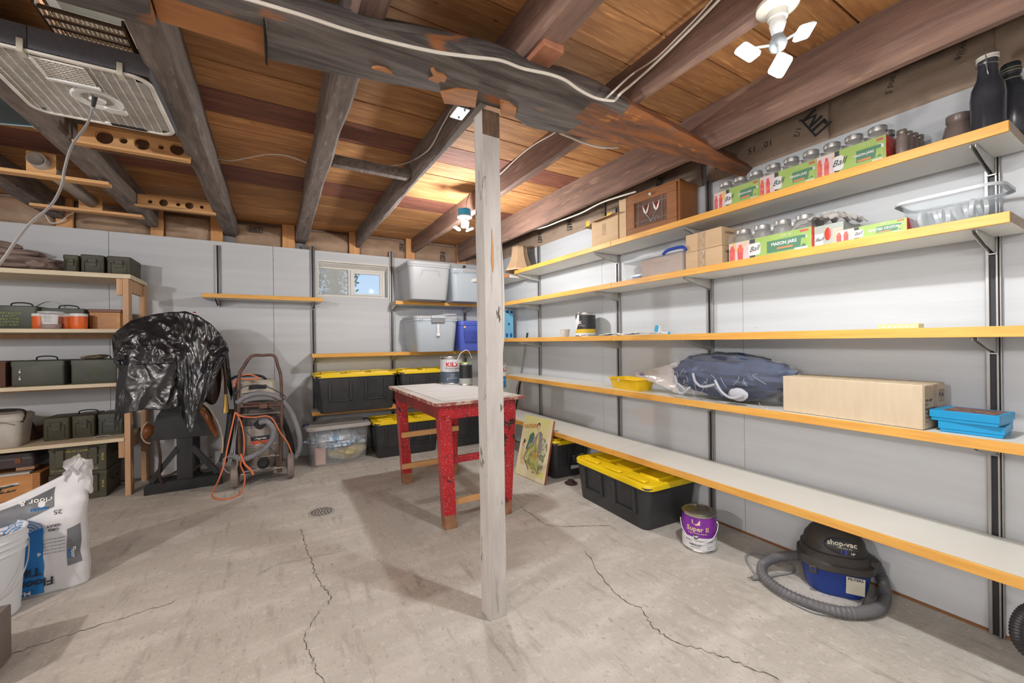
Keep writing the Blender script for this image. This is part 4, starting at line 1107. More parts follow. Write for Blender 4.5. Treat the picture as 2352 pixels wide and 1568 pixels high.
paint([(.05, .30), (.25, .22), (.6, .12), (.9, .05), (.95, .16), (.7, .2), (.2, .42)], cY)
paint([(.70, .55), (.72, .68), (.82, .68), (.92, .60), (.93, .5), (.88, .38), (.86, .16), (.80, .12), (.60, .15), (.55, .35)], cC, 1)
paint([(.30, .68), (.40, .74), (.46, .70), (.40, .55), (.30, .45), (.22, .42), (.28, .58)], cT, 2)
paint([(.42, .66), (.50, .67), (.56, .74), (.64, .78), (.72, .74), (.74, .55), (.78, .48), (.70, .46), (.6, .5), (.46, .5), (.40, .58)], cP, 2)
paint([(.34, .55), (.46, .52), (.56, .60), (.63, .60), (.64, .45), (.70, .35), (.72, .14), (.50, .16), (.30, .24), (.26, .38)], cG, 3)
paint([(.28, .44), (.34, .50), (.30, .38), (.24, .26), (.18, .26), (.22, .36)], cP, 3)
paint([(.555, .76), (.60, .84), (.565, .90), (.52, .87), (.51, .80)], cF, 4)
paint([(.52, .87), (.50, .82), (.505, .88), (.55, .92), (.60, .90), (.61, .85), (.575, .89)], cK, 5)
paint([(.56, .60), (.58, .72), (.61, .74), (.63, .62), (.61, .50)], cY, 4)
paint([(.535, .42), (.62, .42), (.62, .33), (.545, .35)], cO, 5)
paint([(.12, .55), (.18, .56), (.19, .48), (.17, .36), (.16, .22), (.10, .24), (.09, .40)], cF, 3)
paint([(.10, .50), (.14, .60), (.19, .57), (.17, .52), (.13, .53), (.12, .45)], cK, 4)
paint([(.16, .24), (.30, .22), (.24, .18), (.12, .20)], cF, 4)
paint([(.25, .26), (.42, .13), (.44, .135), (.27, .275)], cK, 5)
for u in (.56, .60, .70): paint([(u, .125), (u + .04, .125), (u + .035, .115), (u, .11)], cK, 6)
tx = text(cbp, 'heimer', .075, cO, (0, 0, 0), lift=.0)
tx.matrix_local = M4 @ Matrix.Translation((Wp * .28, -.0035, Hp * .84)) @ Matrix.Rotation(-.10, 4, 'Y')

# drain
dr = thing('floor_drain', 'round perforated floor drain cover in the concrete', 'drain', (.274, 3.139, .0))
part(dr, 'cover', MB().lathe([(.083, 0), (.083, .0035), (.001, .0045)], 36), mat('worn drain metal', (.40, .38, .36), .5, .3, col2=(.50, .48, .45), scale=20))
hl = MB()
for ring_, n_ in ((.0, 1), (.022, 6), (.042, 12), (.062, 18)):
    for k in range(n_):
        a = 2 * PI * k / n_ + ring_ * 9
        cx, cy = ring_ * math.cos(a), ring_ * math.sin(a)
        hl.lathe([(.0058, .0042), (.0058, .0052), (.0001, .0052)], 8, (cx, cy, 0), caps=False)
o = part(dr, 'holes', hl, BLK, smooth=False); o['kind'] = 'stuff'

# shop vacuum under the bottom shelf
vc = thing('shop_vacuum', 'small blue and black shop vacuum with ribbed hose under bottom shelf', 'vacuum', (2.285, .905, 0), -1.02)
VB = mat('blue vacuum tub', (.012, .05, .30), .4, col2=(.02, .045, .20), scale=6); VK = mat('dusty black vacuum head', (.035, .033, .033), .5, col2=(.075, .06, .05), scale=5)
part(vc, 'tub', MB().loft([(0, .21, .19, .07), (.012, .225, .205, .075), (.125, .262, .24, .08)], m=7), VB)
part(vc, 'head', MB().loft([(.118, .27, .25, .09), (.124, .284, .262, .09), (.150, .280, .258, .09), (.156, .262, .245, .10), (.19, .255, .238, .10), (.194, .240, .225, .10), (.235, .225, .21, .10), (.27, .18, .17, .085), (.288, .12, .115, .057), (.294, .06, .06, .029)], m=8), VK)
part(vc, 'latch', MB().box(-.115, -.085, -.132, -.120, .10, .135), VK, bev=.003)
part(vc, 'latch_blue', MB().box(-.108, -.092, -.134, -.131, .118, .126), VB)
part(vc, 'hose_port', MB().tube([(.11, -.02, .155), (.15, -.05, .15)], .028, 16), VK)
part(vc, 'face_badge', MB().ball((.01, -.098, .235), (.065, .012, .035), 20, 10).xf(rot(None, 'X', -.35, (0, -.098, .235))), BLKP)
bt_ = text(vc, 'shop-vac', .030, mat('cream print', (.75, .70, .58), .5), (.0, 0, 0), bold=.02); bt_.matrix_local = Matrix.Translation((.01, -.111, .250)) @ Matrix.Rotation(-.35, 4, 'X')
bt_ = text(vc, 'Wet Dry Vac', .010, mat('cream print', (1, 1, 1)), (.0, 0, 0)); bt_.matrix_local = Matrix.Translation((.02, -.116, .233)) @ Matrix.Rotation(-.35, 4, 'X')
bt_ = text(vc, '1.5', .022, mat('blue print', (.03, .06, .62), .5), (.0, 0, 0), bold=.03); bt_.matrix_local = Matrix.Translation((.015, -.120, .217)) @ Matrix.Rotation(-.35, 4, 'X')
bt_ = text(vc, 'HP', .012, PAPER, (.0, 0, 0), bold=.02); bt_.matrix_local = Matrix.Translation((.048, -.120, .215)) @ Matrix.Rotation(-.35, 4, 'X')
part(vc, 'filter_label', MB().box(.022, .088, -.1195, -.1185, .035, .115).xf(rot(None, 'X', .12, (0, -.118, .07))), mat('beige label', (.62, .60, .50), .5))
o = text(vc, 'FILTERS', .016, DK, (.055, -.1235, .105), bold=.03)
for q in range(6): part(vc, 'label_line', MB().box(.045, .082, -.1215 + q * .0012, -.1208 + q * .0012, .090 - q * .009, .092 - q * .009), DK)
vi = Matrix.Rotation(1.02, 4, 'Z') @ Matrix.Translation((-2.285, -.905, 0))
def ribbed(t, pts, r, nm, m, M=None, n=26, pitch=2):
    P = smooth_path(pts, n); 
    if M: P = [M @ p for p in P]
    rs = [r * (1.0 if i % pitch else .86) for i in range(len(P))]
    return part(t, nm, MB().tube(P, rs, 12), m)
HOSEM = mat('grey ribbed hose', (.17, .17, .18), .4, col2=(.10, .10, .11), scale=4)
ribbed(vc, [Vector(v) for v in ((2.40, .84, .145), (2.425, .80, .12), (2.41, .765, .06), (2.34, .735, .026), (2.20, .715, .026), (2.07, .765, .026), (2.0, .86, .026), (1.985, .98, .026), (2.03, 1.09, .028), (2.12, 1.14, .04), (2.19, 1.10, .075), (2.225, 1.03, .105), (2.25, .99, .12))], .024, 'hose', HOSEM, vi, 14)
part(vc, 'power_cord', MB().tube([vi @ p for p in smooth_path([px(a, b, Z=.007) for a, b in ((1990, 1355), (1960, 1405), (1880, 1408), (1800, 1372), (1752, 1335), (1722, 1300), (1715, 1275), (1750, 1270), (1812, 1290), (1820, 1312), (1785, 1320), (1755, 1328))], 7)], .005, 7), GREYC)
pl = px(1738, 1326, Z=.012)
part(vc, 'plug', MB().tube([vi @ (pl + Vector((.02, -.005, 0))), vi @ pl, vi @ (pl + Vector((-.022, .01, 0)))], [.009, .012, .010], 10), mat('grey plug', (.25, .25, .25), .5))
for q in (-.005, .005): part(vc, 'plug_prong', MB().tube([vi @ (pl + Vector((-.022, .01 + q, 0))), vi @ (pl + Vector((-.040, .018 + q, 0)))], .002, 5), TIN)
part(vc, 'red_cord_clip', MB().tube([vi @ (pl + Vector((.020, -.004, 0))), vi @ (pl + Vector((.036, -.010, .004)))], .011, 8), mat('red clip', (.55, .02, .02), .5))
# second ribbed hose at the right edge of the view
h2 = thing('vacuum_hose', 'black ribbed vacuum hose at the lower right edge of the photo', 'hose', (2.3, .30, 0))
ribbed(h2, [px(a, b, X=2.22) - Vector((2.3, .30, 0)) for a, b in ((2375, 1395), (2352, 1405), (2336, 1432), (2338, 1468), (2362, 1500), (2400, 1520))], .019, 'hose', mat('black ribbed hose', (.05, .05, .055), .35), None, 10)

# ---- grout bag, bucket and carton in the lower left
BAGM = mat('crumpled white bag', (.66, .67, .70), .35, col2=(.58, .59, .62), scale=5, bump=.4, bscale=9)
bg = thing('grout_bag', 'open white and blue bag of floor and tile grout behind the bucket', 'bag', (-1.0, 2.86, 0))
bc = bg.location
# the bag is turned so that its broad printed face looks at the camera
fa = Vector((-1.0, 2.86, 0)).normalized(); bx_ = Vector((fa.y, -fa.x, 0)).normalized() ; byv = Vector((fa.x, fa.y, 0))
bg.rotation_euler = (0, 0, math.atan2(bx_.y, bx_.x) - .30)
BWd, BD, BH = .36, .11, .60
def bagp(u, v):
    """u 0..1 round the bag, v 0..1 up"""
    a = 2 * PI * u
    w = BWd / 2 * (1 - .05 * v); d = BD / 2 * (1 - .0 * v) * (1.0 if v < .62 else max(.10, 1 - (v - .62) * 2.3))
    ex = .42
    x = w * math.copysign(abs(math.cos(a)) ** ex, math.cos(a)); y = d * math.copysign(abs(math.sin(a)) ** .7, math.sin(a))
    top = .435 + .165 * max(0, min(1, (x / w + 1) / 2)) ** 1.4
    z = v * top
    nz = noise.noise(Vector((x * 7, y * 5 + 3, z * 7))) * .014 * (.3 + v) + noise.noise(Vector((x * 19, y * 9, z * 21))) * .005
    return (x + nz, y - nz, max(0, z))
part(bg, 'bag', MB().grid(bagp, 96, 44), BAGM, solid=.0012)
def bagface(u0, u1, v0, v1, m, nm, off=.003):
    """print on the broad front face: u across -1..1, v up 0..1"""
    def fn(s, t):
        x = u0 + (u1 - u0) * s; v = v0 + (v1 - v0) * t
        ang = PI + math.acos(max(-1, min(1, -math.copysign(abs(x) ** (1 / .42), x))))
        ang = 2 * PI - math.acos(max(-1, min(1, math.copysign(abs(x) ** (1 / .42), x))))
        p = bagp(ang / (2 * PI), v)
        return (p[0], p[1] - off, p[2])
    part(bg, nm, MB().grid(fn, 14, 18), m)
MBL = mat('bag blue print', (.02, .20, .55), .4); MDK = mat('bag dark print', (.07, .075, .085), .4, col2=(.16, .17, .19), scale=5)
bagface(-.93, .22, .02, .62, MBL, 'blue_print')
bagface(-.90, .40, .76, .93, MDK, 'dark_print')
bagface(.66, .92, .20, .52, MDK, 'dark_print')
def bagtext(s, size, m, x, v, roll=PI, wd=1.0, bold=.02, off=.006):
    p = Vector(bagp((2 * PI - math.acos(math.copysign(min(1, abs(x)) ** (1 / .42), x))) / (2 * PI), v))
    text(bg, s, size, m, (p.x, p.y - off, p.z), roll=roll, width=wd, bold=bold)
bagtext('Floor &', .052, DK, -.05, .135, off=.008); bagtext('Tile', .052, DK, -.05, .245, off=.008)
bagtext('MAPEI', .026, PAPER, -.25, .055, wd=1.2)
bagtext('GRAY', .018, DK, .42, .60); bagtext('GRIS', .018, DK, .42, .565)
for q in range(5): bagtext('sanded tile grout mix', .009, DK, .42, .48 - q * .03, bold=0)
bagtext('Floor &', .036, PAPER, .05, .88); bagtext('MAPEI', .022, MBL, .12, .80)
bagtext('Floor', .024, PAPER, .80, .30, roll=-PI / 2); bagtext('MAPEI', .016, MBL, .72, .30, roll=-PI / 2)
bagtext('25', .03, DK, .50, .70, bold=0)
for q in range(4):
    part(bg, 'ring_print', MB().tube([(-.02 + (.03 + q * .012) * math.cos(a), -.072, .30 + (.03 + q * .012) * math.sin(a)) for a in [PI * k / 12 for k in range(13)]], .0018, 4), MBL)
for i_, (a, b) in enumerate(((-.12, .32), (-.06, .33), (.0, .32), (-.09, .35), (-.03, .355))):
    part(bg, 'printed_stone', MB().tube([(a + .024 * math.cos(q), -.072 + (.012 if b > .34 else 0), b + .018 * math.sin(q)) for q in (.2, 1.5, 2.6, 4.0, 5.4)], .0014, 4, closed=True), MBL)
part(bg, 'torn_plastic', MB().grid(lambda u, v: (.10 + .10 * u + noise.noise(Vector((u * 4, v * 4, 1))) * .02, -.02 + noise.noise(Vector((u * 6, v * 3, 7))) * .03, .52 + .13 * v * (1 - .8 * abs(u - .45)) + noise.noise(Vector((u * 5, v * 5, 3))) * .015 - .08 * (1 - v) * u), 18, 12), mat('clear torn bag plastic', (.75, .76, .78), .2, alpha=.5), solid=.0008)

bk = thing('bucket', 'white plastic bucket with wire handle at lower left', 'bucket', (-1.135, 2.695, 0))
BW = mat('bucket white plastic', (.76, .80, .84), .4, col2=(.72, .76, .80), scale=3)
part(bk, 'bucket', MB().lathe([(.128, 0), (.133, .004), (.150, .275), (.157, .277), (.157, .283), (.1505, .285), (.151, .305), (.158, .307), (.158, .313), (.1515, .315), (.152, .330), (.159, .332), (.159, .338), (.153, .340), (.154, .365), (.159, .370), (.152, .371), (.148, .36), (.144, .20)], 48, caps=False), BW)
part(bk, 'bucket_floor', MB().lathe([(.13, .003), (.001, .003)], 32, caps=False), BW)
part(bk, 'bucket_contents', MB().lathe([(.147, .31), (.07, .325), (.001, .315)], 32, caps=False).jitter(.012, 14), mat('dirty grey slurry', (.33, .29, .24), .9, col2=(.52, .48, .42), scale=22, bump=.8))
part(bk, 'handle', MB().tube(smooth_path([(.152, .045, .31), (.17, -.02, .22), (.155, -.09, .14), (.10, -.155, .105), (.02, -.185, .09), (-.08, -.17, .10), (-.15, -.08, .2), (-.155, .0, .30)], 6), .0025, 7), STEEL)
part(bk, 'handle_grip', MB().tube([(.06, -.175, .095), (-.02, -.187, .09)], .008, 8), WHT)
cl = thing('tile_carton', 'brown grey slab edge at the lower left corner of the photo', 'slab', (-1.05, 2.20, 0))
a = px(28, 1520, Z=0)
q0 = px(28, 1505, Z=0)
part(cl, 'slab', MB().box(-.35, q0.x + 1.05, -.15, q0.y - 2.20, 0, .20), mat('brown grey stone slab', (.20, .17, .155), .6, col2=(.15, .125, .115), scale=7, spots=[((.42, .39, .36), 9, .70, .73)]), bev=.004)

# ================================================================ THINGS ON THE RIGHT WALL SHELVES
RZ = -PI / 2        # front of a thing looks at -x, its own +x runs towards the camera
def rt_(name, label, cat, y, z, x=2.22, **k): return thing(name, label, cat, (x - .03, y * .986, z + .0004), RZ + k.pop('dr', 0), **k)
# own frame: x = -(Y), y = X offset to the wall; depth runs +y
GRN = mat('label light green', (.33, .50, .06), .45, col2=(.28, .45, .06), scale=5); DGR = mat('label dark green', (.015, .19, .08), .45); ORG = mat('label orange', (.80, .22, .03), .45)
TOM = mat('jar photo print', (.62, .025, .02), .45, col2=(.78, .10, .04), scale=40, lo=.45, hi=.6, spots=[((.85, .45, .08), 30, .66, .7)])
def jar(t, x, y, z, r, h, m=None, lidm=None, nm='jar'):
    j = part(t, nm, MB().lathe([(r * .86, .002), (r, .012), (r, h * .66), (r * .93, h * .74), (r * .74, h * .83), (r * .72, h * .86)], 18, caps=False), m or GLASS, loc=(x, y, z))
    part(j, 'jar_lid', MB().lathe([(r * .80, h * .86), (r * .82, h * .87), (r * .82, h * .985), (r * .76, h), (r * .70, h * .995), (.001, h * .99)], 18, caps=False), lidm or mat('dull jar lid metal', (.40, .39, .37), .42, .8))
    part(j, 'jar_base', MB().lathe([(r * .86, .002), (.001, .003)], 18, caps=False), m or GLASS)
def mason(label, yc, z, L, Dp, ch, jh, nx, ny, words='MASON JARS', x=2.215, wrap=True, jars=True, grp='shrink wrapped jar packs'):
    ch *= 1.14; jh *= 1.14
    t = rt_('jar_pack', label, 'jar pack', yc, z, x, group=grp)
    r = min(L / nx, Dp / ny) / 2 * .97
    if jars:
        for i in range(nx):
            for k in range(ny): jar(t, -L / 2 + L / nx * (i + .5), .006 + Dp / ny * (k + .5), .002, r * .98, jh)
    part(t, 'tray_wall', MB().box(-L / 2, L / 2, 0, .0015, 0, ch), GRN, smooth=False)
    part(t, 'tray_wall', MB().box(L / 2, L / 2 + .0015, 0, Dp, 0, ch), TOM, smooth=False)
    part(t, 'tray_base', MB().box(-L / 2, L / 2, .0015, Dp, -.0002, .002), CARD, smooth=False)
    f = lambda x0, x1, z0, z1, m, d, nm: part(t, nm, MB().box(x0 * L, x1 * L, -.0006 - d * .0004, 0, z0 * ch, z1 * ch), m, smooth=False)
    f(-.5, -.20, .02, .98, mat('pale pink photo ground', (.70, .55, .58), .45, col2=(.75, .45, .12), scale=22, lo=.5, hi=.6), 0, 'photo_print')
    for q_ in (-.455, -.345): part(t, 'printed_jar', MB().prism([(q_ * L - .036 * L, .06 * ch), (q_ * L + .036 * L, .06 * ch), (q_ * L + .038 * L, .62 * ch), (q_ * L + .022 * L, .74 * ch), (q_ * L + .022 * L, .84 * ch), (q_ * L - .022 * L, .84 * ch), (q_ * L - .022 * L, .74 * ch), (q_ * L - .038 * L, .62 * ch)], 'y', -.0012, 0), TOM, smooth=False); f(-.22, -.15, .02, .98, DGR, 1, 'green_band')
    f(.10, .44, .22, .70, DGR, 1, 'title_panel') if nx < 4 else f(.0, .44, .12, .70, DGR, 1, 'title_panel')
    f(.12, .30, .24, .32, ORG, 2, 'orange_strip'); f(.32, .46, .03, .15, PAPER, 2, 'barcode'); f(.38, .47, .84, .93, mat('label red', (.6, .03, .03), .5), 2, 'red_flash')
    part(t, 'plaque', MB().loft([(0, .155 * L if L < .3 else .16 * L, ch * .62, ch * .12), (.0016, .15 * L, ch * .60, ch * .12)], m=4).xf(Matrix.Translation((-.16 * L, -.0005, ch * .46)) @ Matrix.Rotation(PI / 2, 4, 'X')), PAPER)
    text(t, 'Ball', ch * .36, DK, (-.16 * L, -.0026, ch * .47), shear=.5, width=.95, roll=.12)
    sz = min(ch * .27, L * .055)
    text(t, words, sz, PAPER, (.20 * L + (.0 if nx < 4 else -.0), -.0012, ch * .50), bold=.03, width=.92)
    text(t, '12 OZ  120', sz * .5, PAPER, (.22 * L, -.0012, ch * .86), bold=.01)
    part(t, 'rosette', MB().lathe([(ch * .13, 0), (ch * .13, .002), (.001, .0022)], 14, axis='y').xf(Matrix.Translation((.42 * L, -.0005, ch * .60))), PAPER)
    part(t, 'rosette_ribbon', MB().prism([(-.10, 0), (.10, 0), (.14, -.38), (.0, -.25), (-.14, -.38)], 'y', -.0018, 0).xf(Matrix.Translation((.42 * L, 0, ch * .55)) @ Matrix.Diagonal((ch, 1, ch, 1))), GRN)
    if wrap:
        def fn(u, v):
            a = v * (jh * 1.02 + Dp * .5)
            if a < jh * .80: p = (-.0028, a)
            else:
                q = min(1, (a - jh * .8) / (jh * .22 + Dp * .5)); p = (-.0028 + .02 * min(1, q * 3) + Dp * .5 * q, jh * .80 + jh * .235 * min(1, q * 3.2) ** .6)
            b = (abs(math.sin(PI * u * nx)) - .6) * .006 * (v > .4)
            return (-L / 2 - .002 + (L + .004) * u, p[0] - abs(b) * 0, p[1] + b)
        part(t, 'shrink_wrap', MB().grid(fn, nx * 8, 20), WRAP)
    return t
JM = 'shrink wrapped jar packs'
mason('mason jar pack on top shelf, farthest of three green labelled packs', 1.318, Z1, .250, .165, .088, .135, 3, 2, group if False else 'MASON JARS')
mason('mason jar pack on top shelf, middle of three green labelled packs', 1.058, Z1, .256, .165, .090, .140, 3, 2)
mason('mason jar pack on top shelf, nearest of three green labelled packs', .802, Z1, .246, .165, .092, .140, 3, 2)
mason('opened mason jar pack on second highest shelf beside two cartons', 1.156, Z2, .400, .19, .090, .150, 4, 2)
# torn pack under grey plastic
t = rt_('jar_pack', 'torn jar pack under crumpled grey plastic, right of opened mason jars', 'jar pack', .895, Z2, 2.235, group=JM)
part(t, 'carton', MB().box(-.055, .06, 0, .18, 0, .10), mat('grey green carton', (.42, .46, .42), .5, scale=5), bev=.002)
part(t, 'plaque', MB().box(-.052, -.018, -.001, 0, .01, .062), PAPER, bev=.0008)
text(t, 'Ball', .022, DK, (-.035, -.0016, .035), shear=.5)
part(t, 'pepper_print', MB().ball((.0, -.0, .055), (.013, .002, .03), 14, 8), mat('pepper red', (.55, .05, .03), .4))
part(t, 'text_panel', MB().box(.02, .056, -.001, 0, .01, .075), mat('beige panel', (.62, .52, .42), .5))
CR = mat('crumpled clear plastic', (.52, .50, .47), .18, col2=(.62, .60, .58), scale=9, alpha=.62, bump=.9, bscale=16)
part(t, 'crumpled_plastic', MB().grid(lambda u, v: (-.16 + .25 * u + .012 * noise.noise(Vector((u * 6, v * 6, 2))), -.02 + .19 * v + .012 * noise.noise(Vector((u * 7, v * 5, 5))), .118 + .035 * math.sin(u * 3) + .035 * noise.noise(Vector((u * 9, v * 8, 1))) - .05 * max(0, .3 - v) - .05 * max(0, u - .75)), 44, 26), CR, solid=.0008)
mason('low flat green labelled jar pack between torn pack and plastic tub', .735, Z2, .236, .17, .048, .058, 3, 2, words='QUILTED CRYSTAL', jars=False)

# plastic tub of lids
tu = rt_('plastic_tub', 'open clear plastic tub full of metal jar lids, second highest shelf', 'tub', .510, Z2, 2.215)
part(tu, 'tub', MB().loft([(0, .195, .15, .03, 0, .095), (.006, .205, .16, .035, 0, .095), (.112, .262, .195, .045, 0, .10), (.114, .285, .215, .05, 0, .10), (.118, .288, .218, .05, 0, .10), (.108, .294, .222, .05, 0, .10)], m=6, cap1=False), mat('frosted tub plastic', (.62, .70, .76), .25, alpha=.18), solid=.003)
part(tu, 'rim', MB().loft([(.111, .262, .195, .045, 0, .10), (.119, .288, .218, .05, 0, .10), (.1175, .300, .228, .055, 0, .10), (.106, .300, .228, .055, 0, .10)], m=6, cap0=False, cap1=False), mat('frosted rim', (.58, .62, .64), .3, alpha=.9))
rr = random.Random(3)
for i in range(16):
    mb = MB().lathe([(.032, 0), (.033, .001), (.033, .011), (.027, .013), (.001, .0125)], 18, caps=False)
    mb.xf(Matrix.Translation((-.075 + i * .0105, .045 + rr.uniform(0, .05) + (i % 3) * .02, .038 + rr.uniform(0, .012) + (.01 if i > 7 else 0))) @ Matrix.Rotation(rr.uniform(-.5, .5), 4, 'Z') @ Matrix.Rotation(PI / 2 * (.8 + .3 * rr.random()), 4, 'Y'))
    j = part(tu, 'jar_lid', mb, mat('pale lid metal', (.80, .82, .85), .3, .4))
# cartons
for i, (dz, lb) in enumerate(((0, 'lower of two stacked tan cartons beside opened mason jars'), (.1065, 'upper of two stacked tan cartons beside opened mason jars'))):
    t = rt_('cardboard_carton', lb, 'carton', 1.519, Z2 + dz, 2.213, dr=(.0, -.03)[i], group='stacked tan cartons')
    part(t, 'carton', MB().box(-.118, .118, 0, .215, 0, .1055), CARD, bev=.002)
    part(t, 'tape', MB().box(-.035, .015, -.0008, 0, .001, .1045).box(-.035, .015, 0, .21, .1055, .1062), TAPE, smooth=False)
    part(t, 'tape_wrinkle', MB().tube([(-.005 + .012 * math.sin(k * 1.1 + i * 2), -.0014, .10 - k * .0095) for k in range(11)], .0012, 4), mat('shiny wrinkle', (.8, .75, .66), .1))
    x = text(t, 'Luminarc', .026, DK, (0, 0, 0), bold=.005); x.matrix_local = Matrix.Translation((.1192, .075, .078)) @ Matrix.Rotation(PI / 2, 4, 'Z')
# clear box with kraft box inside
t = rt_('plastic_box', 'clear plastic box with blue handled lid holding a kraft carton', 'plastic box', 1.905, Z2, 2.213)
part(t, 'box', MB().loft([(0, .50, .17, .02, 0, .10), (.13, .53, .19, .025, 0, .10)], m=4, cap1=False), CLEAR, solid=.0025)
part(t, 'lid', MB().loft([(.128, .54, .20, .03, 0, .10), (.142, .545, .205, .03, 0, .10), (.146, .50, .18, .03, 0, .10)], m=4), mat('cloudy lid', (.70, .74, .80), .3, alpha=.6))
part(t, 'blue_latch', MB().tube(smooth_path([(.10, -.004, .128), (.13, -.006, .146), (.19, -.006, .150), (.25, -.006, .145), (.268, -.002, .12)], 5), .010, 8), mat('blue latch', (.02, .06, .35), .4))
part(t, 'inner_carton', MB().box(-.10, .225, .02, .18, .004, .122), mat('pinkish kraft', (.48, .34, .27), .7), bev=.002)
for q in range(4): text(t, ('THE FRAME HOLDS', 'PICTURE GLASS', 'DO NOT STACK', 'SIZE 16X20')[q], .015, mat('faint brown print', (.34, .22, .17), .7), (.06, .0185, .085 - q * .019))
part(t, 'blue_cup', MB().lathe([(.035, 0), (.04, .03), (.028, .045)], 16, (-.20, .09, .006)), mat('pale blue cup', (.12, .22, .52), .4))
part(t, 'glass_dome', MB().ball((-.19, .09, .075), .035, 14, 10), GLASS)

# ---- top shelf
q = px(1187, 622, Z=Z1 + .01)
ls = thing('lampshade', 'beige fabric lampshade standing in the corner of the top shelf', 'lampshade', (q.x + .02, q.y - .02, Z1))
SH = mat('lampshade fabric', (.50, .34, .21), .8, col2=(.44, .29, .17), scale=5, stretch=(1, 1, 4))
def pan(u, v):
    a = u * 8; k = int(a) % 8; f_ = a - int(a); an = 2 * PI * (k / 8)
    r = .158 - .082 * v - .022 * math.sin(PI * v)
    p0 = Vector((math.cos(an), math.sin(an), 0)); p1 = Vector((math.cos(an + PI / 4), math.sin(an + PI / 4), 0))
    p = (p0 * (1 - f_) + p1 * f_) * r
    return (p.x, p.y, .003 + .255 * v)
part(ls, 'shade', MB().grid(pan, 64, 12), SH, solid=.002)
part(ls, 'bottom_trim', MB().grid(lambda u, v: (lambda p: (p[0] * 1.012, p[1] * 1.012, .001 + .012 * v))(pan(u, 0)), 64, 1), mat('shade trim', (.60, .44, .30), .7))
for k in range(8):
    a = 2 * PI * k / 8
    part(ls, 'seam', MB().tube([((.159 - .082 * v - .022 * math.sin(PI * v)) * math.cos(a), (.159 - .082 * v - .022 * math.sin(PI * v)) * math.sin(a), .003 + .255 * v) for v in [i / 8 for i in range(9)]], .0016, 5), mat('shade trim', (1, 1, 1)))
t = rt_('cardboard_box', 'small cardboard box with two yellow marks on top shelf, flap open', 'cardboard box', 2.355, Z1, 2.212)
part(t, 'box', MB().box(-.14, .145, 0, .17, 0, .205), CARD, bev=.002)
part(t, 'flap', MB().box(-.235, -.14, .0, .16, .198, .2025).xf(rot(None, 'Y', -.18, (-.14, 0, .20))), CARD)
part(t, 'flap', MB().box(-.13, .14, -.075, .0, .203, .207).xf(rot(None, 'X', .35, (0, 0, .205))), CARD)
part(t, 'tape', MB().box(-.02, .02, -.0008, 0, .07, .16), TAPE, smooth=False)
YM = mat('yellow mark', (.85, .55, .02), .5)
for xx in (-.06, .06): part(t, 'yellow_mark', MB().box(xx, xx + .035, -.0765, -.074, .18, .19).xf(Matrix.Identity(4)), YM) if False else None
part(t, 'yellow_mark', MB().box(-.205, -.165, -.0008, -.0, .185, .225), YM)
part(t, 'yellow_mark', MB().box(.03, .085, -.002, -.0, .206, .222), YM)
part(t, 'rolled_paper', MB().tube([(-.02, .20, .21), (.05, .19, .235), (.12, .19, .24)], .025, 12), KRAFTR)
t = rt_('cardboard_sheet', 'folded brown cardboard sheet standing beside the wooden box', 'cardboard', 2.185, Z1, 2.215)
part(t, 'sheet', MB().box(-.012, .0, .0, .20, 0, .29).box(-.0, .055, .0, .004, .0, .285), CARD)
wbx = rt_('wooden_cabinet', 'small wooden cabinet with stained glass tulip door on top shelf', 'cabinet', 1.90, Z1, 2.222, dr=.10)
WCM = mat('orange brown wood', (.40, .165, .055), .45, col2=(.33, .125, .04), scale=6, stretch=(5, 5, .6))
WCD = mat('door wood', (.33, .145, .06), .5, col2=(.27, .11, .045), scale=6, stretch=(.6, 5, 5))
part(wbx, 'side', MB().prism([(.035, 0), (.21, 0), (.21, .27), (.005, .285), (.0, .0)], 'x', .185, .200), WCM, bev=.002)
part(wbx, 'side', MB().prism([(.035, 0), (.21, 0), (.21, .27), (.005, .285), (.0, .0)], 'x', -.200, -.185), WCM, bev=.002)
part(wbx, 'top', MB().box(-.20, .20, .0, .21, .27, .283), WCM, bev=.002)
part(wbx, 'back', MB().box(-.185, .185, .195, .21, 0, .27), WCM)
part(wbx, 'bottom', MB().box(-.185, .185, .04, .195, 0, .012), WCM)
fr = MB().box(-.20, .185, -.012, .006, .0, .045).box(-.20, .185, -.012, .006, .215, .265).box(-.20, -.135, -.012, .006, .045, .215).box(.115, .185, -.012, .006, .045, .215)
part(wbx, 'door', fr, WCD, bev=.003)
GL = part(wbx, 'stained_glass', MB().box(-.137, .117, -.004, .0, .043, .217), mat('brown leaded glass', (.13, .07, .055), .15, col2=(.20, .12, .09), scale=6), smooth=False)
LD = mat('lead came', (.30, .24, .20), .5)
cm = MB()
for x_ in (-.10, .08): cm.obox((x_, -.006, .045), (x_, -.006, .215), .003, .003, (0, 1, 0))
for z_ in (.075, .185): cm.obox((-.135, -.006, z_), (.115, -.006, z_), .003, .003)
part(GL, 'lead_came', cm, LD)
for cx_, cz_ in ((-.045, .155), (.035, .16)):
    for sg in (-1, 1): part(GL, 'white_petal', MB().prism([(cx_ + sg * .004, cz_ - .035), (cx_ + sg * .018, cz_ - .015), (cx_ + sg * .026, cz_ + .03), (cx_ + sg * .010, cz_), (cx_, cz_ - .025)], 'y', -.008, -.005), PAPER)
    part(GL, 'red_petal', MB().prism([(cx_, cz_ - .02), (cx_ + .008, cz_ + .005), (cx_, cz_ + .032), (cx_ - .008, cz_ + .005)], 'y', -.008, -.005), mat('red glass', (.28, .04, .03), .2))
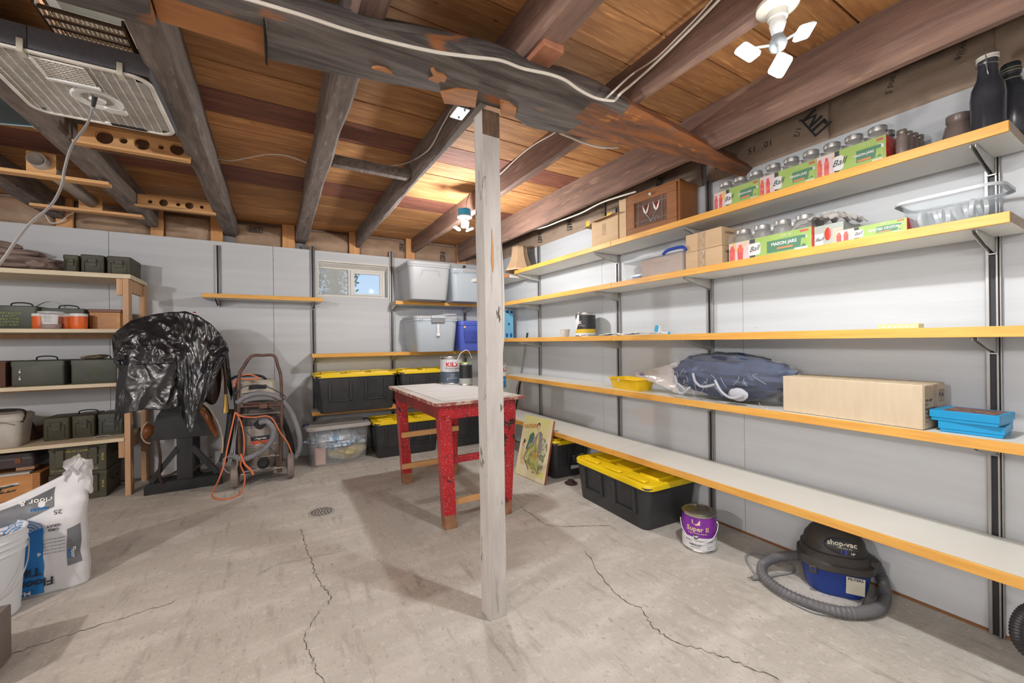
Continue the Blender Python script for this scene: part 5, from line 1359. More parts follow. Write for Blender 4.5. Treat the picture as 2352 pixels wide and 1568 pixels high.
for pts in (((-.045, .12), (-.02, .09), (-.005, .06)), ((.035, .125), (.01, .09), (-.005, .06)), ((-.08, .06), (-.06, .09), (-.04, .08), (-.055, .06)), ((.06, .065), (.04, .095), (.02, .08), (.03, .06))):
    part(GL, 'stem_line', MB().tube([(a, -.006, b) for a, b in pts], .002, 5), mat('pale blue line', (.25, .36, .42), .4))
part(wbx, 'door_knob', MB().ball((.0, -.022, .240), .0105, 14, 8), mat('white knob', (.8, .8, .8), .2))
# loose jars, big jar, growler, bottle
AMB = mat('dusty amber glass', (.26, .20, .18), .25, alpha=.72, col2=(.33, .27, .25), scale=9)
for i, (a, b) in enumerate(((2052, 300), (2074, 308), (2092, 317), (2108, 324))):
    q = px(a, b, Z=Z1 + .118)
    t = thing('glass_jar', ('first', 'second', 'third', 'fourth')[i] + ' in the row of four small dusty jars at end of jar packs', 'jar', (min(q.x, 2.40) + .01, max(.60, min(.66, q.y)), Z1), 0, 'row of small dusty jars')
    t.location = (2.235 + i * .0415, .632 - i * .006, Z1)
    jar(t, 0, 0, 0, .0195, .118, AMB, mat('dull lid', (.36, .32, .29), .4, .6))
t = thing('glass_jar', 'large brown glass jar left of the dark growler on top shelf', 'jar', (2.325, .492, Z1))
part(t, 'jar', MB().lathe([(.030, 0), (.042, .006), (.044, .055), (.036, .095), (.030, .105), (.034, .112), (.034, .135), (.028, .137)], 28), mat('brown jar glass', (.19, .145, .125), .3, col2=(.24, .19, .17), scale=6))
DGL = mat('dark dusty glass', (.030, .032, .040), .22, col2=(.055, .055, .065), scale=7, lo=.4, hi=.7)
gw = thing('growler', 'dark swing top glass growler near the front end of top shelf', 'bottle', (2.235, .398, Z1))
part(gw, 'bottle', MB().lathe([(.040, 0), (.044, .004), (.045, .13), (.041, .165), (.028, .20), (.024, .235), (.025, .262)], 32), DGL)
part(gw, 'white_gasket', MB().lathe([(.026, .262), (.029, .265), (.027, .272), (.029, .276), (.020, .281)], 28), mat('cream gasket', (.66, .62, .56), .4))
part(gw, 'wire_bail', MB().tube([(.030 * math.cos(a), .030 * math.sin(a), .245 + .006 * math.sin(a)) for a in [2 * PI * k / 20 for k in range(20)]], .0013, 5, closed=True), STEEL)
for sg in (-1, 1):
    part(gw, 'wire_lever', MB().tube(smooth_path([(sg * .028, 0, .275), (sg * .034, -.004, .25), (sg * .042, -.006, .215), (sg * .038, -.008, .198), (sg * .033, -.006, .212), (sg * .031, 0, .246)], 5), .0016, 5), STEEL)
    part(gw, 'wire_coil', MB().ball((sg * .031, 0, .247), (.004, .006, .006), 8, 6), STEEL)
b2 = thing('dark_bottle', 'dark screw cap bottle behind the growler at top shelf end', 'bottle', (2.345, .362, Z1))
part(b2, 'bottle', MB().lathe([(.055, 0), (.058, .004), (.058, .12), (.050, .16), (.026, .20), (.022, .225)], 32), DGL)
part(b2, 'cap', MB().lathe([(.024, .222), (.026, .226), (.025, .262), (.022, .266)], 24), BLKR)
for zz in (.20, .228, .238): part(b2, 'cap_ring', MB().lathe([(.0268, zz + .004), (.0275, zz + .006), (.0268, zz + .008)], 24, caps=False), mat('dull olive ring', (.20, .20, .14), .5))

# ---- middle shelf
q = px(1166, 766, X=2.30)
t = thing('plastic_organiser', 'light blue flat plastic organiser standing just right of the post', 'organiser', (2.30, 4.02, Z3), .0)
a = px(1179, 712, Y=4.0); b = px(1140, 768, Y=4.0)
t.location = ((a.x + b.x) / 2, 4.0, Z3 + .001)
w = abs(a.x - b.x) / 2; hh = a.z - Z3
part(t, 'panel', MB().box(-w, w, 0, .03, 0, hh), mat('light blue plastic', (.17, .45, .66), .45), bev=.004)
for q_ in range(4):
    part(t, 'dark_slot', MB().box(-w + .02 + q_ * .055, -w + .05 + q_ * .055, -.002, .0, hh - .035, hh - .012), mat('navy hole', (.01, .03, .10), .5), bev=.001)
    part(t, 'dark_slot', MB().box(-w + .01 + q_ * .055, -w + .04 + q_ * .055, -.002, .0, .012, .055), mat('deep blue slot', (.01, .10, .30), .5), bev=.001)
part(t, 'round_hole', MB().lathe([(.012, .0), (.012, .002), (.001, .002)], 14, (w - .06, -.002, hh * .5), axis='y'), mat('navy hole', (0, 0, 0)))
q = px(1280, 768, Z=Z3)
t = thing('plastic_cup', 'small translucent white cup left of the dark paint can', 'cup', (2.265, 2.93, Z3))
part(t, 'cup', MB().lathe([(.034, 0), (.036, .002), (.046, .062), (.049, .064), (.049, .068), (.045, .066), (.034, .004)], 28, caps=False), mat('cup plastic', (.72, .68, .64), .35, alpha=.8))
part(t, 'cup_base', MB().lathe([(.035, .001), (.035, .003), (.001, .003)], 20), mat('cup plastic', (1, 1, 1)))
t = rt_('crumpled_paper', 'flat crumpled white paper on middle shelf right of paint can', 'paper', 2.22, Z3, 2.24)
part(t, 'paper', MB().grid(lambda u, v: (-.24 + .48 * u, .10 * v, .004 + .016 * abs(noise.noise(Vector((u * 9, v * 4, 2)))) + .008 * math.sin(u * 6) ** 2), 50, 12), PAPER, solid=.001)
t = rt_('scrub_brush', 'small blue and white brush lying on middle right shelf', 'brush', 1.87, Z3, 2.235)
part(t, 'head', MB().box(-.045, .0, .0, .035, .0, .055).xf(rot(None, 'Y', .25, (0, 0, 0))).xf(Matrix.Translation((0, 0, .006))), mat('white brush body', (.75, .78, .8), .4), bev=.004)
part(t, 'blue_bristles', MB().box(-.035, -.010, -.006, .0, .008, .052).xf(rot(None, 'Y', .25, (0, 0, 0))).xf(Matrix.Translation((0, 0, .006))), mat('bright blue bristles', (.05, .42, .68), .5), bev=.001)
part(t, 'handle', MB().tube([(-.0, .015, .018), (.03, .018, .010), (.06, .02, .008)], [.008, .006, .008], 8), mat('white brush body', (1, 1, 1)))
part(t, 'handle_tip', MB().ball((.066, .02, .009), (.013, .007, .008), 10, 6), mat('bright blue bristles', (1, 1, 1)))
t = rt_('scalloped_tray', 'pale yellow scalloped plastic strip lying on middle shelf at right', 'tray', .653, Z3, 2.235)
mb = MB(); pts = []
for k in range(25):
    u = k / 24
    pts.append((-.064 + .128 * u, .018 + .0015 * math.sin(u * 2 * PI * 3.5)))
pts = [(-.064, 0)] + pts + [(.064, 0)]
part(t, 'tray', MB().prism(pts, 'y', 0, .06), mat('cream yellow plastic', (.80, .62, .30), .4), bev=.001)
for k in range(6): part(t, 'pad', MB().box(-.048 + k * .018, -.040 + k * .018, -.001, .0, .004, .011), mat('pale pad', (.78, .72, .66), .6), bev=.0006)

# ---- second lowest shelf
t = rt_('yellow_tray', 'bright yellow rectangular plastic tray left of the bagged blanket', 'tray', 2.20, Z4, 2.235, dr=-.12)
part(t, 'tray', MB().loft([(0, .27, .13, .02, 0, .075), (.004, .275, .135, .02, 0, .075), (.075, .32, .17, .025, 0, .075), (.080, .335, .185, .028, 0, .075), (.077, .34, .19, .028, 0, .075)], m=4, cap1=False), mat('bright yellow plastic', (.85, .55, .01), .35), solid=.003)
part(t, 'price_sticker', MB().box(-.04, -.025, -.016, -.014, .06, .075), PAPER)
bl_ = rt_('blanket_bag', 'navy blue comforter packed in a clear plastic bag on the shelf', 'blanket', 1.535, Z4, 2.235)
NV = mat('navy quilted cloth', (.035, .055, .125), .8, col2=(.018, .026, .065), scale=7, bump=.5, spots=[((.12, .17, .28), 6, .60, .72, (1, 1, 2.2))])
def bf(d):
    return 1 + .14 * noise.noise(Vector((d.x * 4, d.y * 3, d.z * 5))) + .05 * abs(math.sin(d.z * 9 + d.x * 3)) + .03 * noise.noise(Vector((d.x * 13, d.y * 9, d.z * 13)))
part(bl_, 'comforter', MB().ball((.09, .085, .150), (.35, .100, .128), 64, 36, bf), NV)
part(bl_, 'folded_top', MB().ball((.08, .09, .238), (.24, .085, .040), 48, 20, bf), mat('darker navy cloth', (.02, .025, .05), .8, col2=(.035, .04, .075)))
SRM = mat('pale strap', (.45, .47, .52), .6)
for pts in (((-.20, -.005, .13), (-.165, -.038, .10), (-.16, -.045, .055), (-.12, -.05, .03), (-.06, -.05, .075)), ((-.05, -.035, .155), (-.03, -.055, .135), (-.02, -.055, .11), (.02, -.05, .085), (.10, -.05, .105)), ((.10, -.05, .13), (.14, -.055, .07), (.20, -.055, .04), (.26, -.045, .06)), ((-.19, -.02, .09), (-.14, -.05, .085), (-.09, -.055, .055))):
    part(bl_, 'strap', MB().tube(smooth_path(pts, 5), .0075, 6), SRM)
part(bl_, 'white_label_patch', MB().ball((.22, -.030, .06), (.055, .012, .035), 14, 8, bf), SRM)
CB = mat('glossy clear bag', (.80, .84, .90), .05, alpha=.08, spec=1.0, bump=1.0, bscale=7, scale=3, stretch=(1, 3, 2))
def bagskin(d):
    return 1.06 + .10 * noise.noise(Vector((d.x * 5, d.y * 4 + 9, d.z * 6))) + .05 * noise.noise(Vector((d.x * 14, d.y * 9, d.z * 15)))
part(bl_, 'clear_bag', MB().ball((.085, .085, .150), (.375, .110, .132), 80, 44, bagskin), CB)
part(bl_, 'bag_neck', MB().grid(lambda u, v: (-.58 + .36 * u, .04 + .03 * math.sin(v * PI) , .115 + (v - .5) * (.012 + .19 * u ** 1.1) + .010 * noise.noise(Vector((u * 7, v * 9, 2)))), 26, 14), mat('bag neck plastic', (.78, .72, .70), .12, alpha=.5, spec=1, bump=.8, bscale=12), solid=.0008)
for k in range(3):
    part(bl_, 'blue_print', MB().box(-.52 + k * .012, -.515 + k * .012, .030, .031, .105 + k * .002, .128 - k * .001), mat('blue star print', (.02, .05, .30), .5))
for k in range(18):
    rr2 = random.Random(k); x0 = rr2.uniform(-.24, .36); z0 = rr2.uniform(.03, .19)
    part(bl_, 'bag_crease', MB().tube(smooth_path([(x0, -.052 + .35 * (z0 - .11) ** 2 * 10 * .3, z0), (x0 + rr2.uniform(-.02, .03), -.058, z0 - rr2.uniform(.01, .03)), (x0 + rr2.uniform(-.03, .06), -.052, z0 - rr2.uniform(.03, .06))], 4), .0010, 4), mat('bright crease', (.70, .76, .86), .1, alpha=.5))
bb = rt_('cardboard_box', 'long pale cardboard box with black shipping marks on second lowest shelf', 'cardboard box', .835, Z4, 2.215, dr=-.05)
part(bb, 'box', MB().box(-.255, .262, 0, .212, 0, .174), CARDP, bev=.003)
part(bb, 'top_flap_gap', MB().box(-.26, .26, .10, .104, .1735, .1752), mat('gap brown', (.22, .15, .09), .8))
part(bb, 'end_panel', MB().box(.262, .2645, .006, .206, .004, .170), mat('pale end cardboard', (.62, .50, .35), .75), bev=.001)  # end panel in about the same cardboard tone as the box
part(bb, 'tape', MB().box(.262, .2655, .085, .125, .06, .172), TAPE)
for k, s in enumerate(('ITEM: 10249', 'QTY', 'MADE IN CHINA', 'N.W.: 7.2 KG', 'G.W.: 8.0 KG', 'TV')):
    x = text(bb, s, .0125, DK, (0, 0, 0), bold=.02, align='LEFT'); x.matrix_local = Matrix.Translation((.2648, .012, .112 - k * .0165)) @ Matrix.Rotation(PI / 2, 4, 'Z')
for k in range(2):
    y_ = .145 + k * .028
    part(bb, 'shipping_mark', MB().box(.2645, .2652, y_, y_ + .0015, .100, .148).box(.2645, .2652, y_ + .019, y_ + .0205, .100, .148).box(.2645, .2652, y_, y_ + .02, .100, .1015).box(.2645, .2652, y_, y_ + .02, .1465, .148), DK, smooth=False)
    part(bb, 'shipping_mark', MB().prism([(y_ + .005, .135), (y_ + .015, .135), (y_ + .010, .118)] if k == 0 else [(y_ + .005, .120), (y_ + .015, .120), (y_ + .010, .138)], 'x', .2645, .2655), DK, smooth=False)
BLX = mat('bright blue card', (.005, .30, .60), .4, col2=(.01, .27, .55), scale=5)
for i, (yy, zz, dr_, lb, L_, x_) in enumerate(((.452, 0, .05, 'lower bright blue flat game box beside the long cardboard box', .165, 2.238), (.468, .0402, -.04, 'upper bright blue flat game box with brown patterned top', .180, 2.228))):
    t = rt_('game_box', lb, 'box', yy, Z4 + zz, x_, dr=dr_, group='stacked blue boxes')
    part(t, 'base', MB().box(-L_ / 2 + .004, L_ / 2 - .004, .003, .175, 0, .022), BLX, bev=.001)
    part(t, 'lid', MB().box(-L_ / 2, L_ / 2, 0, .178, .012, .0395), BLX, bev=.001)
    part(t, 'lid_picture', MB().box(-L_ / 2 + .03, L_ / 2 - .012, .02, .16, .0395, .0399), mat('dark brown print', (.12, .06, .05), .5, col2=(.30, .16, .12), scale=40, lo=.48, hi=.56), smooth=False)

# ---- leaning things in the corner
pt = px(1211, 766, X=2.438); pb = px(1190, 905, X=2.438)
dv = (pt - pb) / (pt.z - pb.z); base = pb - dv * pb.z; base.x = 2.438
pole = thing('extension_pole', 'silver pole with black grips leaning in the right hand corner', 'pole', tuple(base))
def at_(z): return dv * z + Vector(((2.438 - base.x) * min(1, z / 1.2), 0, 0))
for (z0, z1, r, m, n_) in ((0, .28, .0085, STEEL, 'tube'), (.28, .62, .0088, BLKR, 'grip'), (.62, .80, .0088, BLKR, 'grip'), (.80, 1.19, .0080, TIN, 'tube'), (1.19, 1.27, .0088, BLKR, 'end_grip')):
    part(pole, n_, MB().tube([at_(z0), at_(z1)], r, 14), m)
pp = [px(a, b, X=2.4455) for a, b in ((1118, 690), (1211, 709), (1166, 779), (1205, 789), (1186, 857), (1166, 906), (1118, 906))]
wp = thing('white_panel', 'cut white plastic sheet leaning on the right wall behind the post', 'panel', (2.4455, 4.3, .30))
part(wp, 'sheet', MB().prism([(p.y - 4.3, p.z - .30) for p in pp], 'x', .0, .003), mat('white sheet plastic', (.62, .66, .63), .4))
part(wp, 'sheet_lower', MB().prism([(-.28, .30), (.2, .30), (.2, -.29), (-.20, -.29)], 'x', -.0005, .002), mat('white sheet plastic', (1, 1, 1)))
bs = thing('rubber_puck', 'small dark object lying on floor under the bottom shelf', 'puck', (2.10, 2.66, 0))
part(bs, 'puck', MB().lathe([(.05, 0), (.052, .008), (.03, .014), (.028, .03), (.010, .032)], 20), mat('rusty black', (.06, .035, .03), .6))

# ================================================================ WOODEN STORAGE SHELF, LEFT
ss = thing('storage_shelf', 'rough pine storage shelf unit at left against the back wall', 'shelf unit', (-1.5, 4.55, 0))
def S_(mb): return mb.xf(Matrix.Translation((1.5, -4.55, 0)))
LZ = {'A': 1.742, 'B': 1.312, 'C': .892, 'D': .458}
FY = 4.30
PVT = mat('tan post timber', (.60, .37, .22), .7, col2=(.50, .29, .16), scale=6, stretch=(3, 3, .4), bump=.3, rnd=.1, spots=[((.36, .22, .14), 7, .68, .76)])
part(ss, 'post', S_(MB().box(-1.023, -.988, FY, FY + .09, 0, 1.708)), PVT, bev=.002)
part(ss, 'post', S_(MB().box(-1.010, -.975, 4.69, 4.78, 0, 1.70)), PVT, bev=.002)
part(ss, 'post', S_(MB().box(-2.35, -2.315, FY, FY + .09, 0, 1.708)), PVT, bev=.002)
part(ss, 'post', S_(MB().box(-2.35, -2.315, 4.69, 4.78, 0, 1.708)), PVT, bev=.002)
for k, z in LZ.items():
    t_ = .034 if k == 'A' else .028
    part(ss, 'shelf_board', S_(MB().box(-2.36, -1.026 if k != 'A' else -.972, FY + (-.012 if k == 'A' else .0), 4.775, z - t_, z)), PINEP, bev=.002)
    zc = z - t_
    part(ss, 'cleat', S_(MB().box(-1.062, -1.026, FY + .012, FY + .05, zc - .13, zc - .001)), PVT, bev=.002)
    part(ss, 'side_rail', S_(MB().box(-1.012 if k == 'A' else -1.05, -.99 if k == 'A' else -1.03, FY + .092, 4.688, zc - .10, zc - .002)), PVT, bev=.002)
    if k != 'A': part(ss, 'rear_rail', S_(MB().box(-2.30, -1.07, 4.74, 4.772, zc - .04, zc - .001)), PVT)

def ammo(label, x0, x1, y, z, h, dpt, m=OLIVE, g='ammunition cans on the pine shelf', handle=True, rz=0, latch='f', kind='ammo_can', rib=True):
    w = x1 - x0
    t = thing(kind, label, 'ammo can', ((x0 + x1) / 2, y, z), rz, g)
    part(t, 'body', MB().loft([(0, w - .012, dpt - .012, .012, 0, dpt / 2), (.008, w - .004, dpt - .004, .014, 0, dpt / 2), (h * .80, w - .004, dpt - .004, .014, 0, dpt / 2)], m=3), m)
    part(t, 'lid', MB().loft([(h * .79, w, dpt, .012, 0, dpt / 2), (h * .97, w, dpt, .012, 0, dpt / 2), (h, w - .012, dpt - .012, .012, 0, dpt / 2)], m=3), m)
    if rib:
        part(t, 'embossed_frame', MB().tube([(-w * .32, -.001, h * .12), (w * .32, -.001, h * .12), (w * .32, -.001, h * .66), (-w * .32, -.001, h * .66)], .0035, 5, closed=True), m)
    if handle:
        part(t, 'carry_handle', MB().tube(smooth_path([(-.055, dpt / 2, h), (-.05, dpt / 2 - .01, h + .022), (0, dpt / 2 - .015, h + .03), (.05, dpt / 2 - .01, h + .022), (.055, dpt / 2, h)], 4), .005, 6), DSTEEL)
    if latch == 'f':
        part(t, 'latch', MB().box(-w * .17, w * .17, -.007, -.0, h * .42, h * .80), m, bev=.002)
        part(t, 'latch_wire', MB().tube([(-w * .20, -.008, h * .78), (-w * .20, -.010, h * .60), (w * .20, -.010, h * .60), (w * .20, -.008, h * .78)], .0022, 5), m)
    return t
AO = 'olive cans on the top pine shelf'
zA = LZ['A'] + .0005
def XY(a, y): return px(a, 780, Y=y).x
ammo('olive metal can on top pine shelf, half hidden by brown cloth', XY(146, 4.46), XY(184, 4.46), 4.46, zA, .150, .24, g=AO, handle=False)
ammo('olive metal can on top pine shelf, middle of the three', XY(186, 4.44), XY(242, 4.44), 4.44, zA, .158, .26, g=AO, handle=False)
ammo('olive metal can at the right end of the top pine shelf', XY(246, 4.43), -1.0, 4.43, zA, .158, .30, g=AO, handle=False)
zB = LZ['B'] + .0005
t = ammo('dark green ammunition can stencilled with cartridge lettering, second pine shelf', XY(0, 4.46) - .05, XY(85, 4.46), 4.46, zB, .175, .25, OLIVG, g='large ammunition cans', latch='', rib=False)
for k, s in enumerate(('CARTRIDGES', '5.56 MM', 'BALL M193', 'CARTONS', 'LOT 6-251')): text(t, s, .019, STENC2, (-.02, -.0022, .118 - k * .0215), bold=.01, width=1.1)
ammo('large ammunition can behind the clear deli tub, second pine shelf', XY(93, 4.50), XY(196, 4.50), 4.50, zB, .165, .23, OLIVG, g='large ammunition cans', latch='', rib=False)
sp = thing('webbing_strap', 'curled pale webbing strap on top of the large ammunition can', 'strap', (-1.50, 4.56, zB + .166))
part(sp, 'strap', MB().grid(lambda u, v: (-.10 + .20 * u, .02 + .022 * v, .001 + .055 * math.sin(PI * min(1, u * 1.15)) ** .8), 20, 1), mat('pale webbing', (.50, .45, .38), .7), solid=.002)
t = thing('wooden_box', 'small orange brown wooden box with lid on second pine shelf', 'box', ((XY(204, 4.46) + XY(279, 4.46)) / 2, 4.46, zB))
w = (XY(279, 4.46) - XY(204, 4.46)) / 2
BXM = mat('orange box wood', (.55, .26, .07), .45, col2=(.44, .19, .05), scale=6, stretch=(.7, 4, 4))
part(t, 'body', MB().box(-w + .006, w - .006, 0, .20, 0, .135), BXM, bev=.002)
part(t, 'lid', MB().box(-w, w, -.006, .206, .135, .162), mat('dark brown lid', (.22, .085, .045), .5), bev=.003)
part(t, 'panel_frame', MB().box(-w + .006, -w + .035, -.004, 0, .0, .134).box(w - .03, w - .006, -.004, 0, .0, .134).box(-w + .035, w - .03, -.004, 0, .115, .134), BXM, bev=.001)
ORJ = mat('orange plastic', (.80, .16, .03), .35, col2=(.72, .13, .025))
for i, (x, y, lb) in enumerate(((XY(181, 4.365), 4.37, 'front most orange jar with white cap, right of the clear tub'), (XY(153, 4.44), 4.44, 'orange jar with white cap between the clear tub and front jar'), (XY(96, 4.45), 4.45, 'orange jar with white cap peeking out left of the clear tub'))):
    t = thing('orange_jar', lb, 'jar', (x, y, zB), 0, 'orange jars with white caps')
    r = .049
    part(t, 'jar', MB().lathe([(r * .86, 0), (r * .96, .01), (r, .03), (r, .098)], 28), ORJ)
    part(t, 'cap', MB().lathe([(r * 1.02, .096), (r * 1.03, .099), (r * 1.02, .114), (r * .95, .118)], 28), WHT)
t = thing('deli_tub', 'clear plastic tub with paper label in front of orange jars', 'tub', (XY(118, 4.36), 4.365, zB))
part(t, 'tub', MB().lathe([(.052, 0), (.055, .004), (.064, .115), (.067, .117)], 32, caps=False), CLEAR)
part(t, 'lid', MB().lathe([(.068, .114), (.070, .116), (.070, .128), (.064, .130), (.001, .128)], 32, caps=False), mat('cloudy lid', (1, 1, 1)))
part(t, 'paper_label', MB().grid(lambda u, v: ((.056 + .007 * v) * math.sin(-.6 + 1.5 * u), -(.056 + .007 * v) * math.cos(-.6 + 1.5 * u), .035 + .07 * v), 14, 2), PAPER)
for k in range(5): text(t, ('NET WT', 'INGREDIENTS', 'BEST BY', 'PACKED', 'KEEP COOL')[k], .009, mat('label print', (.12, .12, .16), .6), (0, 0, .097 - k * .012), R=.0645 - k * .0004)
part(t, 'contents', MB().lathe([(.052, .004), (.056, .04), (.001, .045)], 24), mat('brownish contents', (.30, .20, .16), .7))
zC = LZ['C'] + .0005
t = ammo('grey green ammunition can on third pine shelf, left with two white drips', XY(22, 4.35), XY(147, 4.35), 4.35, zC, .186, .30, OLIVG, g='grey green ammunition cans', latch='', rib=False)
for zz in (.055, .105): part(t, 'white_drip', MB().ball((-.09, -.002, zz), (.006, .002, .008), 8, 6).tube([(-.09, -.003, zz + .004), (-.089, -.003, zz + .022)], .0015, 4), PAPER)
part(t, 'side_latch', MB().box(-.142, -.137, .05, .12, .06, .13), DSTEEL)
t = ammo('grey green ammunition can beside the black tarp, third pine shelf', XY(160, 4.35), XY(270, 4.35), 4.35, zC, .186, .30, OLIVG, g='grey green ammunition cans', latch='', rib=False)
for k, s in enumerate(('7.62 MM', 'M80 BALL', 'LINKED', 'LOT')): text(t, s, .018, mat('faded stencil', (.17, .20, .10), .7), (-.0, -.0022, .130 - k * .023))
cm_ = thing('camouflage_cloth', 'small crumpled camouflage cloth on top of the right grey green can', 'cloth', (XY(215, 4.46), 4.47, zC + .186))
part(cm_, 'cloth', MB().ball((0, 0, .014), (.075, .05, .016), 28, 12, lambda d: 1 + .35 * noise.noise(d * 4)), mat('camouflage', (.16, .13, .08), .8, col2=(.33, .27, .20), scale=24, lo=.48, hi=.54))
t = thing('brown_crate', 'dark brown box edge at the far left of third pine shelf', 'box', (XY(2, 4.38), 4.38, zC))
part(t, 'box', MB().box(-.22, .02, 0, .25, 0, .17), mat('dark brown box', (.12, .05, .03), .7), bev=.003)
part(t, 'lid', MB().box(-.225, .025, -.005, .255, .17, .185), mat('dark brown box', (1, 1, 1)), bev=.002)

zD = LZ['D'] + .0005
co = thing('cooler', 'dirty white cooler with black handle at the left on low pine shelf', 'cooler', (XY(-12, 4.36), 4.44, zD))
CW = mat('dirty white plastic', (.58, .56, .52), .6, col2=(.42, .40, .36), scale=5, spots=[((.30, .27, .23), 12, .66, .75)])
part(co, 'body', MB().loft([(0, .22, .18, .04), (.01, .23, .19, .045), (.19, .262, .215, .05)], m=5), CW)
part(co, 'lid', MB().loft([(.186, .272, .225, .05), (.190, .278, .23, .05), (.222, .278, .23, .05), (.238, .25, .20, .045)], m=5), CW)
part(co, 'handle', MB().tube(smooth_path([(.125, -.08, .175), (.135, -.07, .215), (.10, .0, .255), (-.04, .03, .262), (-.14, .03, .24)], 5), .008, 8), BLKR)
part(co, 'side_groove', MB().tube([(.10, -.118, .165), (.05, -.120, .185), (-.1, -.119, .185)], .004, 6), mat('grime', (.25, .23, .20), .8))
bgk = thing('black_case', 'black case handle and brown board behind the cooler', 'case', (-1.72, 4.66, zD))
part(bgk, 'case', MB().box(-.10, .12, -.05, .06, 0, .10), mat('shadow brown board', (.16, .06, .03), .8), bev=.004)
part(bgk, 'handle', MB().tube(smooth_path([(.12, -.04, .03), (.06, -.06, .20), (-.04, -.06, .235), (-.1, -.05, .235)], 5), .009, 8), BLKR)
for i, (a, b, yb_, lb) in enumerate(((94, 157, 4.47, 'olive ammunition can on low pine shelf, left behind a white tag'), (160, 216, 4.50, 'olive ammunition can on low pine shelf, middle with raised handle'), (221, 280, 4.50, 'grey green ammunition can on low pine shelf by the tarp'))):
    t = ammo(lb, XY(a, yb_), XY(b, yb_), yb_, zD, .175, .24, (OLIVE, OLIVE, OLIVG)[i], g='small ammunition cans', handle=(i == 1))
    part(t, 'latch_dot', MB().lathe([(.006, 0), (.006, .002), (.001, .002)], 10, (0.0, -.009, .11), axis='y'), DSTEEL)
def paper(label, a, b, z, w, h, ang, flat=False, par=None):
    t = thing('paper_tag', label, 'paper', tuple(px(a, b, Z=z)), ang)
    if flat: part(t, 'tag', MB().grid(lambda u, v: (-w / 2 + w * u, -.02 + h * v, .001 + .010 * math.sin(u * PI)), 10, 3), PAPER, solid=.0008)
    else:
        part(t, 'tag', MB().prism([(-w / 2 + .006, 0), (w / 2, 0), (w / 2, h), (-w / 2 + .006, h), (-w / 2, h * .8), (-w / 2, h * .25)], 'y', 0, .0012), PAPER)
        part(t, 'tag_hole', MB().lathe([(.004, 0), (.004, .0006), (.0001, .0006)], 10, (-w / 2 + .014, -.0008, h * .5), axis='y'), DK)
    return t
paper('small white paper tag standing at the front of low pine shelf', 142, 1007, zD, .072, .042, .1)
t = paper('white printed paper lying flat on low pine shelf near the tarp', 238, 1003, zD, .11, .05, .1, True)
for k in range(2): text(t, '123 4567', .012, DK, (.0, -.01 + k * .018, .0125), face='+z')

# boxes on the floor under the shelf
FYC = 4.37
def crate(label, z, h, lines, x0, x1):
    w = (x1 - x0) / 2
    t = thing('ammo_crate', label, 'ammo crate', ((x0 + x1) / 2, FYC, z), 0, 'stacked olive ammunition crates')
    part(t, 'body', MB().box(-w, w, 0, .34, 0, h - .035), OLIVE, bev=.004)
    part(t, 'lid', MB().box(-w - .004, w + .004, -.005, .344, h - .037, h), OLIVE, bev=.004)
    for xx in (-w * .62, w * .55):
        part(t, 'latch_strap', MB().box(xx - .022, xx + .022, -.016, -.004, h * .25, h * .88), OLIVE, bev=.003)
        part(t, 'latch_wire', MB().tube([(xx - .028, -.008, h - .045), (xx - .028, -.02, h - .02), (xx + .028, -.02, h - .02), (xx + .028, -.008, h - .045)], .0025, 5), DSTEEL)
    part(t, 'raised_panel', MB().box(-w * .42, w * .32, -.003, 0, h * .22, h * .80), OLIVE, bev=.002)
    for (s, sz, x, zz, m_, wd) in lines: text(t, s, sz, m_, (x * w, -.0045, zz * h), width=wd, bold=.015)
    text(t, 'PA110', .021, STENC, (w * .86, -.0025, h * .5), roll=-PI / 2, bold=.01)
    part(t, 'side_handle', MB().tube([(w + .002, .10, h * .6), (w + .014, .12, h * .5), (w + .014, .20, h * .5), (w + .002, .22, h * .6)], .003, 5), DSTEEL)
    return t
cx0, cx1 = XY(109, FYC), XY(241, FYC)
crate('lower olive ammunition crate on floor under the pine shelf', 0, .212, (('BALLIST', .03, .1, .60, STENC, 1.2), ('BOX-', .022, .2, .30, STENC2, 1.1)), cx0, cx1)
crate('upper olive ammunition crate with yellow stencils reading ballist', .2125, .212, (('1330-13-112-6202', .018, -.05, .80, STENC, 1.05), ('400', .024, -.05, .60, STENC, 1.3), ('.30 BALLIST', .032, -.05, .38, STENC, 1.2), ('LOT- 9 24 -58', .018, .32, .10, STENC2, 1.1), ('MG13 2DA', .015, -.72, .15, STENC2, 1.0), ('CR/W', .022, .55, .55, PAPER, .9)), cx0, cx1)
dx1 = px(92, 1157, Z=0).x
dk = thing('wooden_crate', 'orange wooden crate printed with ducks on floor at far left', 'crate', (dx1 - .19, 4.44, 0))
DW = mat('orange crate pine', (.66, .32, .12), .6, col2=(.56, .25, .085), scale=5, stretch=(.6, 4, 4), bump=.2)
part(dk, 'box', MB().box(-.20, .19, 0, .30, 0, .235), DW, bev=.003)
part(dk, 'corner_post', MB().box(.15, .19, -.002, 0, 0, .235), mat('darker crate pine', (.50, .24, .09), .6), bev=.001)
for k in range(13): part(dk, 'finger_joint', MB().box(.152, .191, -.003, -.001, .012 + k * .017, .019 + k * .017), mat('end grain', (.40, .16, .05), .7), smooth=False)
part(dk, 'lid_batten', MB().box(.06, .155, .02, .10, .262, .285), mat('batten wood', (.40, .23, .14), .7), bev=.002)
part(dk, 'lid_edge', MB().box(-.2, .14, -.01, .05, .236, .252), mat('pale lid edge', (.58, .55, .50), .6), bev=.002)
INKD = mat('duck ink', (.10, .09, .06), .7)
def dprint(pts, m=INKD):
    part(dk, 'duck_print', MB().prism(pts, 'y', -.0025, -.0005), m, smooth=False)
